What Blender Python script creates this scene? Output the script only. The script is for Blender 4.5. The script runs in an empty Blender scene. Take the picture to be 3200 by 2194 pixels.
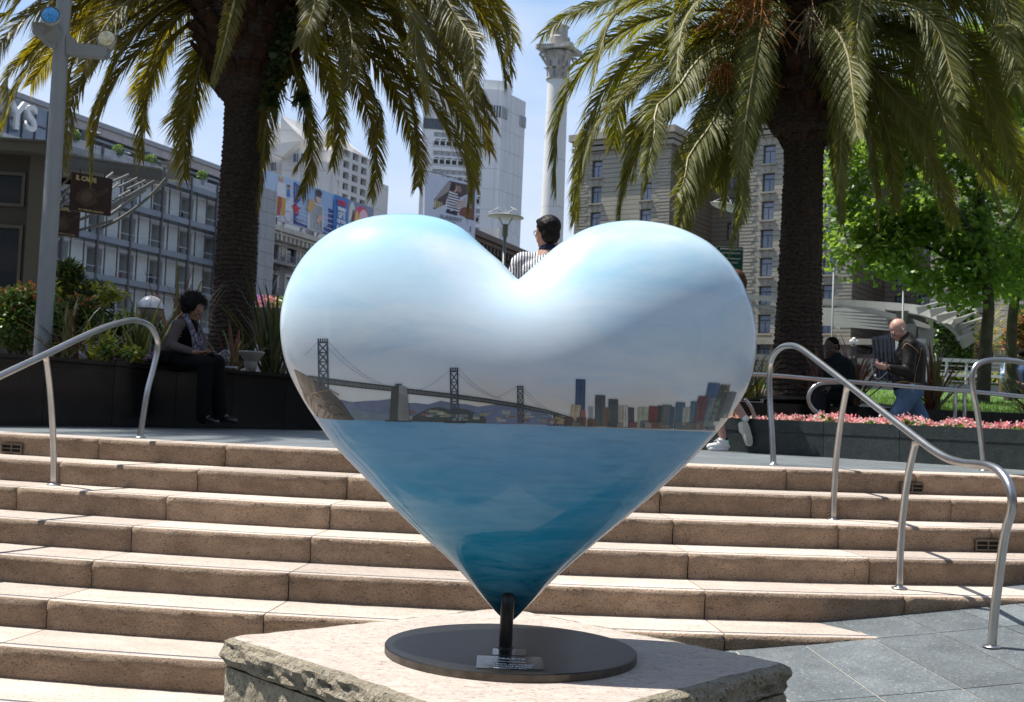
import bpy, bmesh, math, random
import numpy as np
from mathutils import Vector, Matrix, noise as mnoise
random.seed(7)
rng = np.random.default_rng(7)
scene = bpy.context.scene
COL = scene.collection
# ------------------------------------------------------------------ camera
EYE = Vector((0.0, 0.0, 1.6))
FPX, PITCH, ROLL = 3725.0, 0.051185, 0.042
cr, sr, cp, sp = math.cos(ROLL), math.sin(ROLL), math.cos(PITCH), math.sin(PITCH)
cam_right = Vector((cr, -sp * sr, cp * sr))
cam_up = Vector((-sr, -sp * cr, cp * cr))
cam_fwd = Vector((0, cp, sp))
cd = bpy.data.cameras.new("camera")
cam = bpy.data.objects.new("camera", cd)
COL.objects.link(cam)
M = Matrix.Identity(4)
for i in range(3):
 M[i][0] = cam_right[i]; M[i][1] = cam_up[i]; M[i][2] = -cam_fwd[i]; M[i][3] = EYE[i]
cam.matrix_world = M
cd.sensor_width = 36.0
cd.lens = 36.0 * FPX / 3200.0
cd.clip_start = 0.05
cd.clip_end = 3000
cd.dof.use_dof = True
cd.dof.focus_distance = 4.6
cd.dof.aperture_fstop = 10.0
scene.camera = cam
# ------------------------------------------------------------------ light
SUN_EL = math.radians(64.0)
SUN_H = Vector((-0.955, 0.297, 0)).normalized()
SUN = Vector((SUN_H.x * math.cos(SUN_EL), SUN_H.y * math.cos(SUN_EL), math.sin(SUN_EL)))
sd = bpy.data.lights.new("sun", 'SUN')
sd.energy = 5.0
sd.angle = math.radians(0.53)
sd.color = (1.0, 0.955, 0.88)
sun = bpy.data.objects.new("sun", sd)
COL.objects.link(sun)
sun.rotation_euler = (-SUN).to_track_quat('-Z', 'Y').to_euler()
sun.location = (0, 0, 30)
world = bpy.data.worlds.new("World")
scene.world = world
world.use_nodes = True
wt = world.node_tree
wt.nodes.clear()
w_out = wt.nodes.new('ShaderNodeOutputWorld')
w_bg = wt.nodes.new('ShaderNodeBackground')
w_sky = wt.nodes.new('ShaderNodeTexSky')
w_sky.sky_type = 'NISHITA'
w_sky.sun_disc = False
w_sky.sun_elevation = SUN_EL
w_sky.sun_rotation = math.atan2(SUN_H.x, SUN_H.y)
w_sky.air_density = 1.0
w_sky.dust_density = 0.6
w_sky.ozone_density = 1.3
w_bg.inputs['Strength'].default_value = 0.085
# thin high cloud drawn over the sky by direction
w_tc = wt.nodes.new('ShaderNodeTexCoord')
w_map = wt.nodes.new('ShaderNodeMapping')
w_map.inputs['Scale'].default_value = (1.6, 1.6, 5.0)
w_map.inputs['Rotation'].default_value = (0.0, 0.25, 0.3)
w_n = wt.nodes.new('ShaderNodeTexNoise')
w_n.inputs['Scale'].default_value = 1.9
w_n.inputs['Detail'].default_value = 7
w_n.inputs['Roughness'].default_value = 0.55
w_r = wt.nodes.new('ShaderNodeValToRGB')
w_r.color_ramp.elements[0].position = 0.44
w_r.color_ramp.elements[0].color = (0.0, 0.0, 0.0, 1)
w_r.color_ramp.elements[1].position = 0.70
w_r.color_ramp.elements[1].color = (0.62, 0.62, 0.62, 1)
w_mix = wt.nodes.new('ShaderNodeMixRGB')
w_mix.inputs['Color2'].default_value = (7.2, 7.6, 8.4, 1)
wt.links.new(w_tc.outputs['Generated'], w_map.inputs['Vector'])
wt.links.new(w_map.outputs['Vector'], w_n.inputs['Vector'])
wt.links.new(w_n.outputs['Fac'], w_r.inputs['Fac'])
wt.links.new(w_r.outputs['Color'], w_mix.inputs['Fac'])
# pale haze thickening towards the horizon
w_sep = wt.nodes.new('ShaderNodeSeparateXYZ')
w_hr = wt.nodes.new('ShaderNodeValToRGB')
he = w_hr.color_ramp.elements
he[0].position = 0.0; he[0].color = (0.95, 0.95, 0.95, 1)
he[1].position = 0.36; he[1].color = (0.72, 0.72, 0.72, 1)
h2 = he.new(0.62); h2.color = (0.15, 0.15, 0.15, 1)
h3 = he.new(1.0); h3.color = (0.0, 0.0, 0.0, 1)
w_hz = wt.nodes.new('ShaderNodeMixRGB')
w_hc = wt.nodes.new('ShaderNodeValToRGB')
ce = w_hc.color_ramp.elements
ce[0].position = 0.0; ce[0].color = (0.66, 0.70, 0.78, 1)
ce[1].position = 0.34; ce[1].color = (0.33, 0.52, 0.83, 1)
c3 = ce.new(0.13); c3.color = (0.57, 0.66, 0.84, 1)
w_hs = wt.nodes.new('ShaderNodeVectorMath'); w_hs.operation = 'SCALE'; w_hs.inputs['Scale'].default_value = 10.5
wt.links.new(w_hc.outputs['Color'], w_hs.inputs[0])
wt.links.new(w_hs.outputs['Vector'], w_hz.inputs['Color2'])
wt.links.new(w_tc.outputs['Generated'], w_sep.inputs[0])
wt.links.new(w_sep.outputs['Z'], w_hr.inputs['Fac'])
wt.links.new(w_sep.outputs['Z'], w_hc.inputs['Fac'])
wt.links.new(w_hr.outputs['Color'], w_hz.inputs['Fac'])
wt.links.new(w_sky.outputs['Color'], w_hz.inputs['Color1'])
wt.links.new(w_hz.outputs['Color'], w_mix.inputs['Color1'])
wt.links.new(w_mix.outputs['Color'], w_bg.inputs['Color'])
wt.links.new(w_bg.outputs['Background'], w_out.inputs['Surface'])
vs = scene.view_settings
vs.view_transform = 'Standard'
vs.look = 'None'
vs.gamma = 1.0
vs.use_curve_mapping = False
vs.exposure = 0.55
# ------------------------------------------------------------------ helpers
K = 3200.0 / 2323.0      # photograph viewed 2323 wide
def ray(vx, vy):
 u = (vx * K - 1600.0) / FPX
 v = -(vy * K - 1097.0) / FPX
 d = cam_right * u + cam_up * v + cam_fwd
 return d
def at(vx, vy, Y):
 d = ray(vx, vy)
 return EYE + d * (Y / d.y)
def atz(vx, vy, z):
 d = ray(vx, vy)
 return EYE + d * ((z - EYE.z) / d.z)
def at_plane(vx, vy, p0, dx, dy):
 """point of the upright plane through p0 along (dx, dy) seen at a pixel"""
 d = ray(vx, vy)
 nx, ny = -dy, dx
 t = ((p0[0] - EYE.x) * nx + (p0[1] - EYE.y) * ny) / (d.x * nx + d.y * ny)
 return EYE + d * t
def newobj(name, mesh, parent=None, mw=None):
 o = bpy.data.objects.new(name, mesh)
 COL.objects.link(o)
 if parent is not None:
  o.parent = parent
  o.matrix_parent_inverse = parent_inv(parent)
 if mw is not None:
  o.matrix_basis = mw
 return o
WM = {}
def parent_inv(p):
 return WM.get(p.name, Matrix.Identity(4)).inverted()
def thing(name, label, cat, loc, group=None, kind=None):
 o = bpy.data.objects.new(name, None)
 o.empty_display_size = 0.2
 COL.objects.link(o)
 o.location = loc
 WM[o.name] = Matrix.Translation(Vector(loc))
 tag(o, label, cat, group, kind)
 return o
def tag(o, label=None, cat=None, group=None, kind=None):
 if label: o['label'] = label
 if cat: o['category'] = cat
 if group: o['group'] = group
 if kind: o['kind'] = kind
 return o
class MB:
 """collects faces, builds them as one mesh object"""
 def __init__(self):
  self.v = []; self.f = []; self.c = []; self.col = None
 def color(self, c):
  self.col = c
  return self
 def add(self, vs_, fs):
  b = len(self.v)
  self.v.extend([tuple(p) for p in vs_])
  for f in fs:
   self.f.append([i + b for i in f])
   self.c.append(self.col)
 def quad(self, a, b, c, d):
  self.add([a, b, c, d], [[0, 1, 2, 3]])
 def box(self, c, s, rz=0.0, M4=None):
  hx, hy, hz = s[0] / 2, s[1] / 2, s[2] / 2
  pts = []
  for x, y, z in ((-1, -1, -1), (1, -1, -1), (1, 1, -1), (-1, 1, -1), (-1, -1, 1), (1, -1, 1), (1, 1, 1), (-1, 1, 1)):
   p = Vector((x * hx, y * hy, z * hz))
   if rz:
    p = Matrix.Rotation(rz, 3, 'Z') @ p
   p = p + Vector(c)
   if M4 is not None:
    p = M4 @ p
   pts.append(p)
  self.add(pts, [[0, 3, 2, 1], [4, 5, 6, 7], [0, 1, 5, 4], [1, 2, 6, 5], [2, 3, 7, 6], [3, 0, 4, 7]])
 def bar(self, a, b, w, h, up=Vector((0, 0, 1))):
  a = Vector(a); b = Vector(b)
  t = (b - a)
  L = t.length
  t.normalize()
  s = t.cross(up)
  if s.length < 1e-4:
   s = t.cross(Vector((0, 1, 0)))
  s.normalize()
  u = s.cross(t)
  pts = []
  for e in (a, b):
   for i, j in ((-1, -1), (1, -1), (1, 1), (-1, 1)):
    pts.append(e + s * (w / 2 * i) + u * (h / 2 * j))
  self.add(pts, [[0, 1, 2, 3], [7, 6, 5, 4], [0, 4, 5, 1], [1, 5, 6, 2], [2, 6, 7, 3], [3, 7, 4, 0]])
 def tube(self, pts, r, n=8, caps=True):
  pts = [Vector(p) for p in pts]
  m = len(pts)
  rr = r if isinstance(r, (list, tuple)) else [r] * m
  up = Vector((0, 0, 1))
  t0 = (pts[1] - pts[0]).normalized()
  if abs(t0.dot(up)) > 0.9:
   up = Vector((0.0, 1.0, 0.0))
  s = t0.cross(up).normalized()
  vs_ = []
  for i in range(m):
   t = (pts[min(i + 1, m - 1)] - pts[max(i - 1, 0)]).normalized()
   s = (s - t * s.dot(t)).normalized()
   u = s.cross(t)
   for k in range(n):
    a = 2 * math.pi * k / n
    vs_.append(pts[i] + (s * math.cos(a) + u * math.sin(a)) * rr[i])
  fs = []
  for i in range(m - 1):
   for k in range(n):
    k2 = (k + 1) % n
    fs.append([i * n + k, i * n + k2, (i + 1) * n + k2, (i + 1) * n + k])
  if caps:
   fs.append([k for k in range(n)])
   fs.append([(m - 1) * n + k for k in range(n)][::-1])
  self.add(vs_, fs)
 def lathe(self, c, prof, n=24, M3=None, caps=True):
  """prof: list of (r, z) about axis z through c"""
  c = Vector(c)
  vs_ = []
  for r, z in prof:
   for k in range(n):
    a = 2 * math.pi * k / n
    p = Vector((r * math.cos(a), r * math.sin(a), z))
    if M3 is not None:
     p = M3 @ p
    vs_.append(c + p)
  fs = []
  for i in range(len(prof) - 1):
   for k in range(n):
    k2 = (k + 1) % n
    fs.append([i * n + k, i * n + k2, (i + 1) * n + k2, (i + 1) * n + k])
  if caps:
   if prof[0][0] > 1e-5: fs.append([k for k in range(n)][::-1])
   if prof[-1][0] > 1e-5: fs.append([(len(prof) - 1) * n + k for k in range(n)])
  self.add(vs_, fs)
 def ell(self, c, r, nu=16, nv=10, M3=None):
  c = Vector(c)
  vs_ = []
  for i in range(nv + 1):
   th = math.pi * i / nv
   for k in range(nu):
    a = 2 * math.pi * k / nu
    p = Vector((r[0] * math.sin(th) * math.cos(a), r[1] * math.sin(th) * math.sin(a), r[2] * math.cos(th)))
    if M3 is not None:
     p = M3 @ p
    vs_.append(c + p)
  fs = []
  for i in range(nv):
   for k in range(nu):
    k2 = (k + 1) % nu
    fs.append([i * nu + k, (i + 1) * nu + k, (i + 1) * nu + k2, i * nu + k2])
  self.add(vs_, fs)
 def prism(self, poly, z0, z1):
  n = len(poly)
  pts = [(p[0], p[1], z0) for p in poly] + [(p[0], p[1], z1) for p in poly]
  fs = [list(range(n))[::-1], [n + i for i in range(n)]]
  for i in range(n):
   j = (i + 1) % n
   fs.append([i, j, n + j, n + i])
  self.add(pts, fs)
 def mesh(self, name, smooth=False, merge=False):
  me = bpy.data.meshes.new(name)
  me.from_pydata(self.v, [], self.f)
  if any(c is not None for c in self.c):
   ca = me.color_attributes.new("paint", 'FLOAT_COLOR', 'CORNER')
   arr = []
   for f, c in zip(self.f, self.c):
    cc = tuple(c or (1, 1, 1)) + (1.0,)
    arr.extend(cc * len(f))
   ca.data.foreach_set("color", arr)
  if merge:
   bm = bmesh.new(); bm.from_mesh(me)
   bmesh.ops.remove_doubles(bm, verts=bm.verts, dist=1e-5)
   bmesh.ops.recalc_face_normals(bm, faces=bm.faces)
   bm.to_mesh(me); bm.free()
  if smooth:
   me.polygons.foreach_set("use_smooth", [True] * len(me.polygons))
  me.validate()
  me.update()
  return me
 def build(self, name, mat, parent=None, smooth=False, merge=False, mw=None, kind=None, auto=False):
  me = self.mesh(name, smooth, merge)
  if mat is not None:
   me.materials.append(mat)
  o = newobj(name, me, parent, mw)
  if kind: o['kind'] = kind
  if auto:
   auto_smooth(me)
  return o
def auto_smooth(me, ang=math.radians(38)):
 bm = bmesh.new(); bm.from_mesh(me)
 bmesh.ops.remove_doubles(bm, verts=bm.verts, dist=1e-5)
 bmesh.ops.recalc_face_normals(bm, faces=bm.faces)
 for f in bm.faces: f.smooth = True
 for e in bm.edges:
  if len(e.link_faces) == 2 and e.calc_face_angle(0) > ang:
   e.smooth = False
 bm.to_mesh(me); bm.free()
def catmull(P, n=8):
 P = [Vector(p) for p in P]
 Q = [P[0] * 2 - P[1]] + P + [P[-1] * 2 - P[-2]]
 out = []
 for i in range(1, len(Q) - 2):
  for k in range(n):
   t = k / n
   a, b, c, d = Q[i - 1], Q[i], Q[i + 1], Q[i + 2]
   out.append(0.5 * ((2 * b) + (c - a) * t + (2 * a - 5 * b + 4 * c - d) * t * t + (3 * b - a - 3 * c + d) * t ** 3))
 out.append(P[-1].copy())
 return out
def s2l(*c):
 """sRGB 0-255 -> linear"""
 return tuple(((x / 255.0) / 12.92 if x / 255.0 <= 0.04045 else ((x / 255.0 + 0.055) / 1.055) ** 2.4) for x in c)
# ------------------------------------------------------------------ materials
def nt(name):
 m = bpy.data.materials.new(name)
 m.use_nodes = True
 t = m.node_tree
 b = t.nodes['Principled BSDF']
 return m, t, b
def N(t, typ, **kw):
 n = t.nodes.new(typ)
 for k, v in kw.items():
  if k.startswith('i_'):
   n.inputs[k[2:].replace('_', ' ')].default_value = v
  else:
   setattr(n, k, v)
 return n
def mixc(t, fac, c1, c2, blend='MIX'):
 n = t.nodes.new('ShaderNodeMixRGB')
 n.blend_type = blend
 for inp, v in (('Fac', fac), ('Color1', c1), ('Color2', c2)):
  if isinstance(v, bpy.types.NodeSocket):
   t.links.new(v, n.inputs[inp])
  elif inp == 'Fac':
   n.inputs[inp].default_value = v
  else:
   n.inputs[inp].default_value = tuple(v) + (1.0,) if len(v) == 3 else v
 return n.outputs['Color']
def ramp(t, src, stops):
 n = t.nodes.new('ShaderNodeValToRGB')
 e = n.color_ramp.elements
 while len(e) < len(stops): e.new(0.5)
 for i, (p, c) in enumerate(stops):
  e[i].position = p
  if isinstance(c, (int, float)): c = (c, c, c)
  e[i].color = tuple(c) + (1.0,)
 t.links.new(src, n.inputs['Fac'])
 return n.outputs['Color']
def noise_n(t, scale, detail=5, rough=0.55, stretch=None, coord='pos', dist=0.0):
 if coord == 'pos':
  g = t.nodes.new('ShaderNodeNewGeometry').outputs['Position']
 else:
  g = t.nodes.new('ShaderNodeTexCoord').outputs[coord]
 if stretch:
  mp = t.nodes.new('ShaderNodeMapping')
  mp.inputs['Scale'].default_value = stretch
  t.links.new(g, mp.inputs['Vector'])
  g = mp.outputs['Vector']
 n = t.nodes.new('ShaderNodeTexNoise')
 n.inputs['Scale'].default_value = scale
 n.inputs['Detail'].default_value = detail
 n.inputs['Roughness'].default_value = rough
 n.inputs['Distortion'].default_value = dist
 t.links.new(g, n.inputs['Vector'])
 return n.outputs['Fac']
def bump(t, b, h, strength, dist=0.01):
 n = t.nodes.new('ShaderNodeBump')
 n.inputs['Strength'].default_value = strength
 n.inputs['Distance'].default_value = dist
 t.links.new(h, n.inputs['Height'])
 t.links.new(n.outputs['Normal'], b.inputs['Normal'])
 return n
def plain(name, c, rough=0.6, metal=0.0, var=0.12, scale=3.0, bumpv=0.0, bscale=40, coat=0.0, spec=0.5, dirt=0.0):
 m, t, b = nt(name)
 b.inputs['Roughness'].default_value = rough
 b.inputs['Metallic'].default_value = metal
 b.inputs['Coat Weight'].default_value = coat
 b.inputs['Specular IOR Level'].default_value = spec
 f = noise_n(t, scale, 6)
 f2 = ramp(t, f, [(0.3, 0.0), (0.7, 1.0)])
 lo = tuple(x * (1 - var) for x in c); hi = tuple(min(1, x * (1 + var)) for x in c)
 col = mixc(t, f2, lo, hi)
 if dirt:
  d = ramp(t, noise_n(t, scale * 2.3, 8, 0.7, (1, 1, 0.25)), [(0.45, 0.0), (0.75, 1.0)])
  dm = t.nodes.new('ShaderNodeMath'); dm.operation = 'MULTIPLY'; dm.inputs[1].default_value = dirt
  t.links.new(d, dm.inputs[0])
  col = mixc(t, dm.outputs[0], col, tuple(x * 0.45 for x in c))
 t.links.new(col, b.inputs['Base Color'])
 if bumpv:
  bump(t, b, noise_n(t, bscale, 4), bumpv, 0.01)
 return m
def granite(name, ca, cb, speck, scale=9.0, rough=0.55, sp_scale=150.0, sp_amt=0.5, bumpv=0.3, bdist=0.004, vein=(1, 1, 1), coat=0.0, light=None, stain=0.0):
 m, t, b = nt(name)
 b.inputs['Roughness'].default_value = rough
 b.inputs['Coat Weight'].default_value = coat
 b.inputs['Coat Roughness'].default_value = 0.06
 f = ramp(t, noise_n(t, scale, 9, 0.65, vein), [(0.32, 0.0), (0.68, 1.0)])
 col = mixc(t, f, ca, cb)
 s1 = ramp(t, noise_n(t, sp_scale, 3, 0.6, vein), [(0.56, 0.0), (0.66, sp_amt)])
 col = mixc(t, s1, col, speck)
 s2 = ramp(t, noise_n(t, sp_scale * 0.35, 5, 0.7, vein), [(0.6, 0.0), (0.72, sp_amt * 0.8)])
 col = mixc(t, s2, col, speck)
 if light:
  s3 = ramp(t, noise_n(t, sp_scale * 0.8, 2, 0.5), [(0.6, 0.0), (0.68, 0.6)])
  col = mixc(t, s3, col, light)
 if stain:
  s4 = ramp(t, noise_n(t, 2.2, 8, 0.7), [(0.45, 0.0), (0.72, stain)])
  col = mixc(t, s4, col, tuple(x * 0.5 for x in ca))
 oi = t.nodes.new('ShaderNodeObjectInfo')
 mr = t.nodes.new('ShaderNodeMapRange')
 mr.inputs['To Min'].default_value = 0.80; mr.inputs['To Max'].default_value = 1.13
 t.links.new(oi.outputs['Random'], mr.inputs['Value'])
 vm = t.nodes.new('ShaderNodeVectorMath'); vm.operation = 'SCALE'
 t.links.new(col, vm.inputs[0]); t.links.new(mr.outputs['Result'], vm.inputs['Scale'])
 t.links.new(vm.outputs['Vector'], b.inputs['Base Color'])
 if bumpv:
  bump(t, b, noise_n(t, sp_scale * 0.45, 6, 0.65), bumpv, bdist)
 return m
def paint_mat(name, rough=0.5, coat=0.0, attr="paint", grain=0.12):
 m, t, b = nt(name)
 a = t.nodes.new('ShaderNodeAttribute'); a.attribute_name = attr
 f = ramp(t, noise_n(t, 30, 5), [(0.3, 0.0), (0.7, 1.0)])
 dark = mixc(t, 1.0, a.outputs['Color'], (1 - grain,) * 3, 'MULTIPLY')
 t.links.new(mixc(t, f, dark, a.outputs['Color']), b.inputs['Base Color'])
 b.inputs['Roughness'].default_value = rough
 b.inputs['Coat Weight'].default_value = coat
 b.inputs['Coat Roughness'].default_value = 0.05
 return m
def leaf_mat(name, c, trans, tw=0.45, rough=0.45, var=0.35):
 m, t, b = nt(name)
 a = t.nodes.new('ShaderNodeAttribute'); a.attribute_name = "tint"
 f = ramp(t, noise_n(t, 6, 4), [(0.3, 0.0), (0.7, 1.0)])
 col = mixc(t, f, tuple(x * (1 - var) for x in c), tuple(x * (1 + var) for x in c))
 col = mixc(t, a.outputs['Fac'], col, tuple(min(1, x * 1.7 + 0.012) for x in (c[0] * 1.25, c[1], c[2])))
 t.links.new(col, b.inputs['Base Color'])
 b.inputs['Roughness'].default_value = rough
 tr = t.nodes.new('ShaderNodeBsdfTranslucent')
 tr.inputs['Color'].default_value = tuple(trans) + (1.0,)
 mx = t.nodes.new('ShaderNodeMixShader')
 mx.inputs['Fac'].default_value = tw
 t.links.new(b.outputs['BSDF'], mx.inputs[1])
 t.links.new(tr.outputs['BSDF'], mx.inputs[2])
 t.links.new(mx.outputs['Shader'], t.nodes['Material Output'].inputs['Surface'])
 return m
MT = {}
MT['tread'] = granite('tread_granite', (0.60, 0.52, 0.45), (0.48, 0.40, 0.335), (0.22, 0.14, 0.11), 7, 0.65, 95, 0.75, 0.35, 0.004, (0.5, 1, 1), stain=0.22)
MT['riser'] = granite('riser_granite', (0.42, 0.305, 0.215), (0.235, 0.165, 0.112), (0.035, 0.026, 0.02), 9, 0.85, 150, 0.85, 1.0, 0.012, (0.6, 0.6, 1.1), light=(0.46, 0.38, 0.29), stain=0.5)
MT['strip'] = plain('inlaid_strip', (0.10, 0.115, 0.135), 0.8, var=0.3, scale=40)
MT['pedestal_top'] = granite('pedestal_top_granite', (0.63, 0.555, 0.485), (0.49, 0.415, 0.36), (0.25, 0.14, 0.10), 22, 0.65, 105, 0.85, 0.5, 0.005, (0.4, 1, 1), light=(0.75, 0.70, 0.64), stain=0.15)
MT['pedestal_rock'] = granite('rock_face_granite', (0.52, 0.46, 0.35), (0.30, 0.25, 0.17), (0.05, 0.045, 0.035), 22, 0.9, 70, 0.9, 1.0, 0.035, light=(0.62, 0.60, 0.52), stain=0.4)
MT['black_granite'] = granite('black_polished_granite', (0.005, 0.006, 0.007), (0.010, 0.012, 0.013), (0.002, 0.002, 0.003), 12, 0.22, 160, 0.7, 0.0, coat=0.12, light=(0.035, 0.04, 0.042))
MT['grey_granite'] = granite('dark_grey_granite', (0.020, 0.027, 0.028), (0.040, 0.050, 0.050), (0.008, 0.010, 0.011), 10, 0.38, 120, 0.8, 0.0, coat=0.0, light=(0.13, 0.155, 0.15), stain=0.3)
MT['blue_paving'] = granite('blue_grey_paving', (0.092, 0.107, 0.115), (0.165, 0.188, 0.197), (0.04, 0.05, 0.055), 3.4, 0.6, 90, 0.8, 0.3, 0.003, light=(0.34, 0.365, 0.37), stain=0.45)
MT['mortar'] = plain('mortar', (0.46, 0.42, 0.37), 0.9, var=0.15, scale=30)
MT['steel'] = plain('brushed_steel', (0.50, 0.49, 0.48), 0.30, 1.0, var=0.10, scale=9, bumpv=0.05, bscale=90)
MT['black_steel'] = plain('black_painted_steel', (0.012, 0.011, 0.010), 0.33, 0.0, var=0.4, scale=7, coat=0.0, spec=0.4)
MT['plate_edge'] = plain('worn_steel_edge', (0.10, 0.085, 0.07), 0.5, 0.4, var=0.4, scale=25)
MT['plaque'] = plain('engraved_plaque_metal', (0.45, 0.47, 0.50), 0.18, 1.0, var=0.2, scale=20)
MT['white_print'] = plain('white_print', (0.75, 0.78, 0.80), 0.5, var=0.05)
MT['soil'] = plain('soil', (0.065, 0.045, 0.03), 0.95, var=0.5, scale=14, bumpv=1.0, bscale=25)
MT['grass'] = leaf_mat('grass_blades', (0.09, 0.17, 0.03), (0.25, 0.42, 0.05), 0.35)
MT['grass_bed'] = plain('lawn_soil', (0.08, 0.15, 0.03), 0.9, var=0.4, scale=8, bumpv=0.6)
MT['paint'] = paint_mat('flat_colour_print', 0.55)
# ================================================================== ground and steps
CX, CY = 0.0887, 19.94          # centre of the curved flight
R1, TR, RI, ZP = 11.833, 0.43, 0.15, 1.29
DPHI, PHI0 = 0.0825, -0.0087
def pol(r, phi, z):
 return Vector((CX + r * math.sin(phi), CY - r * math.cos(phi), z))
def pave_z(x, y):
 return 0.023 + 0.0911 * x + 0.0554 * y
# far ground to the horizon
g = MB(); g.quad((-900, -60, -1.6), (900, -60, -1.6), (900, 1500, -1.6), (-900, 1500, -1.6))
tag(g.build('ground', plain('far_asphalt', (0.07, 0.07, 0.072), 0.9)), kind='structure')
# sloping lower pavement (mortar bed) and its slabs
g = MB()
nx_, ny_ = 50, 120
xs = np.concatenate([[-60, -30, -15], np.linspace(-9, 4.2, nx_ - 3)]); ys = np.concatenate([[-36, -20, -10], np.linspace(-6, 9.6, ny_ - 3)])
vv = [(x, y, pave_z(x, y)) for y in ys for x in xs]
ff = [[j * nx_ + i, j * nx_ + i + 1, (j + 1) * nx_ + i + 1, (j + 1) * nx_ + i] for j in range(ny_ - 1) for i in range(nx_ - 1)]
g.add(vv, ff)
pavement = tag(g.build('pavement', MT['mortar']), kind='structure')
pavement.data.materials.append(MT['blue_paving'])
pavement.data.polygons.foreach_set('material_index', [0 if (12.9 < math.hypot(p.center.x - CX, p.center.y - CY) < 18.6 and 0 < math.atan2(p.center.x - CX, CY - p.center.y) < .26) else 1 for p in pavement.data.polygons])
for ir in range(6):
 ra = 13.07 + 0.905 * ir; rb = ra + 0.905
 for ip in range(-1, 9):
  pa = 0.0255 * (ip) + 0.0265; pb = pa + 0.0255
  m_ = MB(); gap = 0.0042
  top = []
  for (r, p) in ((rb - gap, pa + gap / rb), (rb - gap, pb - gap / rb), (ra + gap, pb - gap / ra), (ra + gap, pa + gap / ra)):
   q = pol(r, p, 0); top.append(Vector((q.x, q.y, pave_z(q.x, q.y) + 0.004)))
  low = [v - Vector((0, 0, 0.02)) for v in top]
  m_.add(top + low, [[0, 1, 2, 3]] + [[i, (i + 4), (i + 1) % 4 + 4, (i + 1) % 4] for i in range(4)])
  m_.build('paving_slab', MT['blue_paving'], pavement)
# upper plaza
g = MB()
ring = [pol(R1 - 0.34, p, ZP - 0.002) for p in np.linspace(-0.75, 0.42, 60)]
poly = [Vector((-60, 95, ZP - 0.002)), Vector((-60, 6, ZP - 0.002))] + ring + [Vector((5.2, 8.9, ZP - 0.002)), Vector((60, 8.9, ZP - 0.002)), Vector((60, 95, ZP - 0.002))]
g.add(poly, [list(range(len(poly)))[::-1]])
tag(g.build('upper_plaza', MT['blue_paving']), kind='structure')
# curved granite flight
steps = thing('stone_steps', 'curved flight of pinkish granite steps rising behind the heart to the upper plaza', 'steps', (CX, CY, 0), kind=None)
steps['kind'] = 'structure'
del steps['label']; del steps['category']
def step_stone(k, j, pa, pb):
 r0 = R1 + TR * (k - 1)
 zt = ZP - RI * (k - 1)
 rb = r0 - TR - 0.03 if k > 1 else r0 - 0.34
 n = 22
 gp = 0.0038 / r0
 ph = np.linspace(pa + gp, pb - gp, n + 1)
 m_ = MB()
 prof = [(0.030, 0.0, 0), (0.014, -0.003, 0), (0.002, -0.011, .3), (-0.003, -0.028, 1), (0.0, -0.045, 1), (0.004, -0.062, .6), (0.006, -0.100, .15), (0.006, -0.150, 0)]
 rows = []
 for pi_, (dr, dz, ro) in enumerate(prof):
  row = []
  for a, p in enumerate(ph):
   q = pol(r0, p, zt)
   nz = mnoise.noise(Vector((q.x * 9, q.y * 9 + pi_ * 3.1, zt * 7 + pi_ * 0.5)))
   e = 0.0 if pi_ == 0 else (0.0035 + 0.010 * ro) * nz + 0.004 * ro * mnoise.noise(Vector((q.x * 40, q.y * 40, pi_ * 2.0)))
   if pi_ == 1: e *= 0.7
   edge = 0.003 if (a == 0 or a == n) and pi_ > 1 else 0
   row.append(pol(r0 - dr + e - edge, p, zt + dz + (0.0015 * nz if 0 < pi_ < 7 else 0)))
  rows.append(row)
 W = n + 1
 vv = [p for r in rows for p in r]
 fs = []; mi = []
 for i in range(len(rows) - 1):
  for a in range(n):
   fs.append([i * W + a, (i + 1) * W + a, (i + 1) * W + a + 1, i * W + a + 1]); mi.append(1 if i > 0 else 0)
 b0 = len(vv)
 # tread: nose margin, inlaid strip, rest
 rads = [r0 - 0.030, r0 - 0.048, r0 - 0.0482, r0 - 0.0718, r0 - 0.072, rb]
 zz = [0, 0, -0.0015, -0.0015, 0, 0]
 for r, dz in zip(rads, zz):
  for p in ph: vv.append(pol(r, p, zt + dz))
 for i in range(5):
  for a in range(n):
   fs.append([b0 + i * W + a, b0 + i * W + a + 1, b0 + (i + 1) * W + a + 1, b0 + (i + 1) * W + a])
   mi.append(2 if (1 <= i <= 3 and k > 0) else 0)
 # ends
 for a in (0, n):
  e = [i * W + a for i in range(len(rows))]
  b1 = len(vv)
  q = pol(rb, ph[a], zt - 0.15); vv.append(q)
  fs.append([b0 + 5 * W + a, b1] + e[::-1] if a == 0 else e + [b1, b0 + 5 * W + a]); mi.append(1)
 me = bpy.data.meshes.new('step_stone')
 me.from_pydata([tuple(v) for v in vv], [], fs)
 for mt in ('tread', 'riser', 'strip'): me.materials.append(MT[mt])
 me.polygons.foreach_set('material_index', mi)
 bm = bmesh.new(); bm.from_mesh(me)
 bmesh.ops.remove_doubles(bm, verts=bm.verts, dist=1e-5)
 bmesh.ops.recalc_face_normals(bm, faces=bm.faces)
 for f in bm.faces: f.smooth = f.material_index == 1
 bm.to_mesh(me); bm.free()
 newobj('step_stone', me, steps)
for k in range(1, 11):
 for j in range(-6, 4):
  pa = PHI0 + DPHI * j; pb = pa + DPHI
  if k == 1 and pb > 0.33: pb = 0.326
  if k >= 6 and pa > 0.16: continue
  step_stone(k, j, pa, pb)
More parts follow.
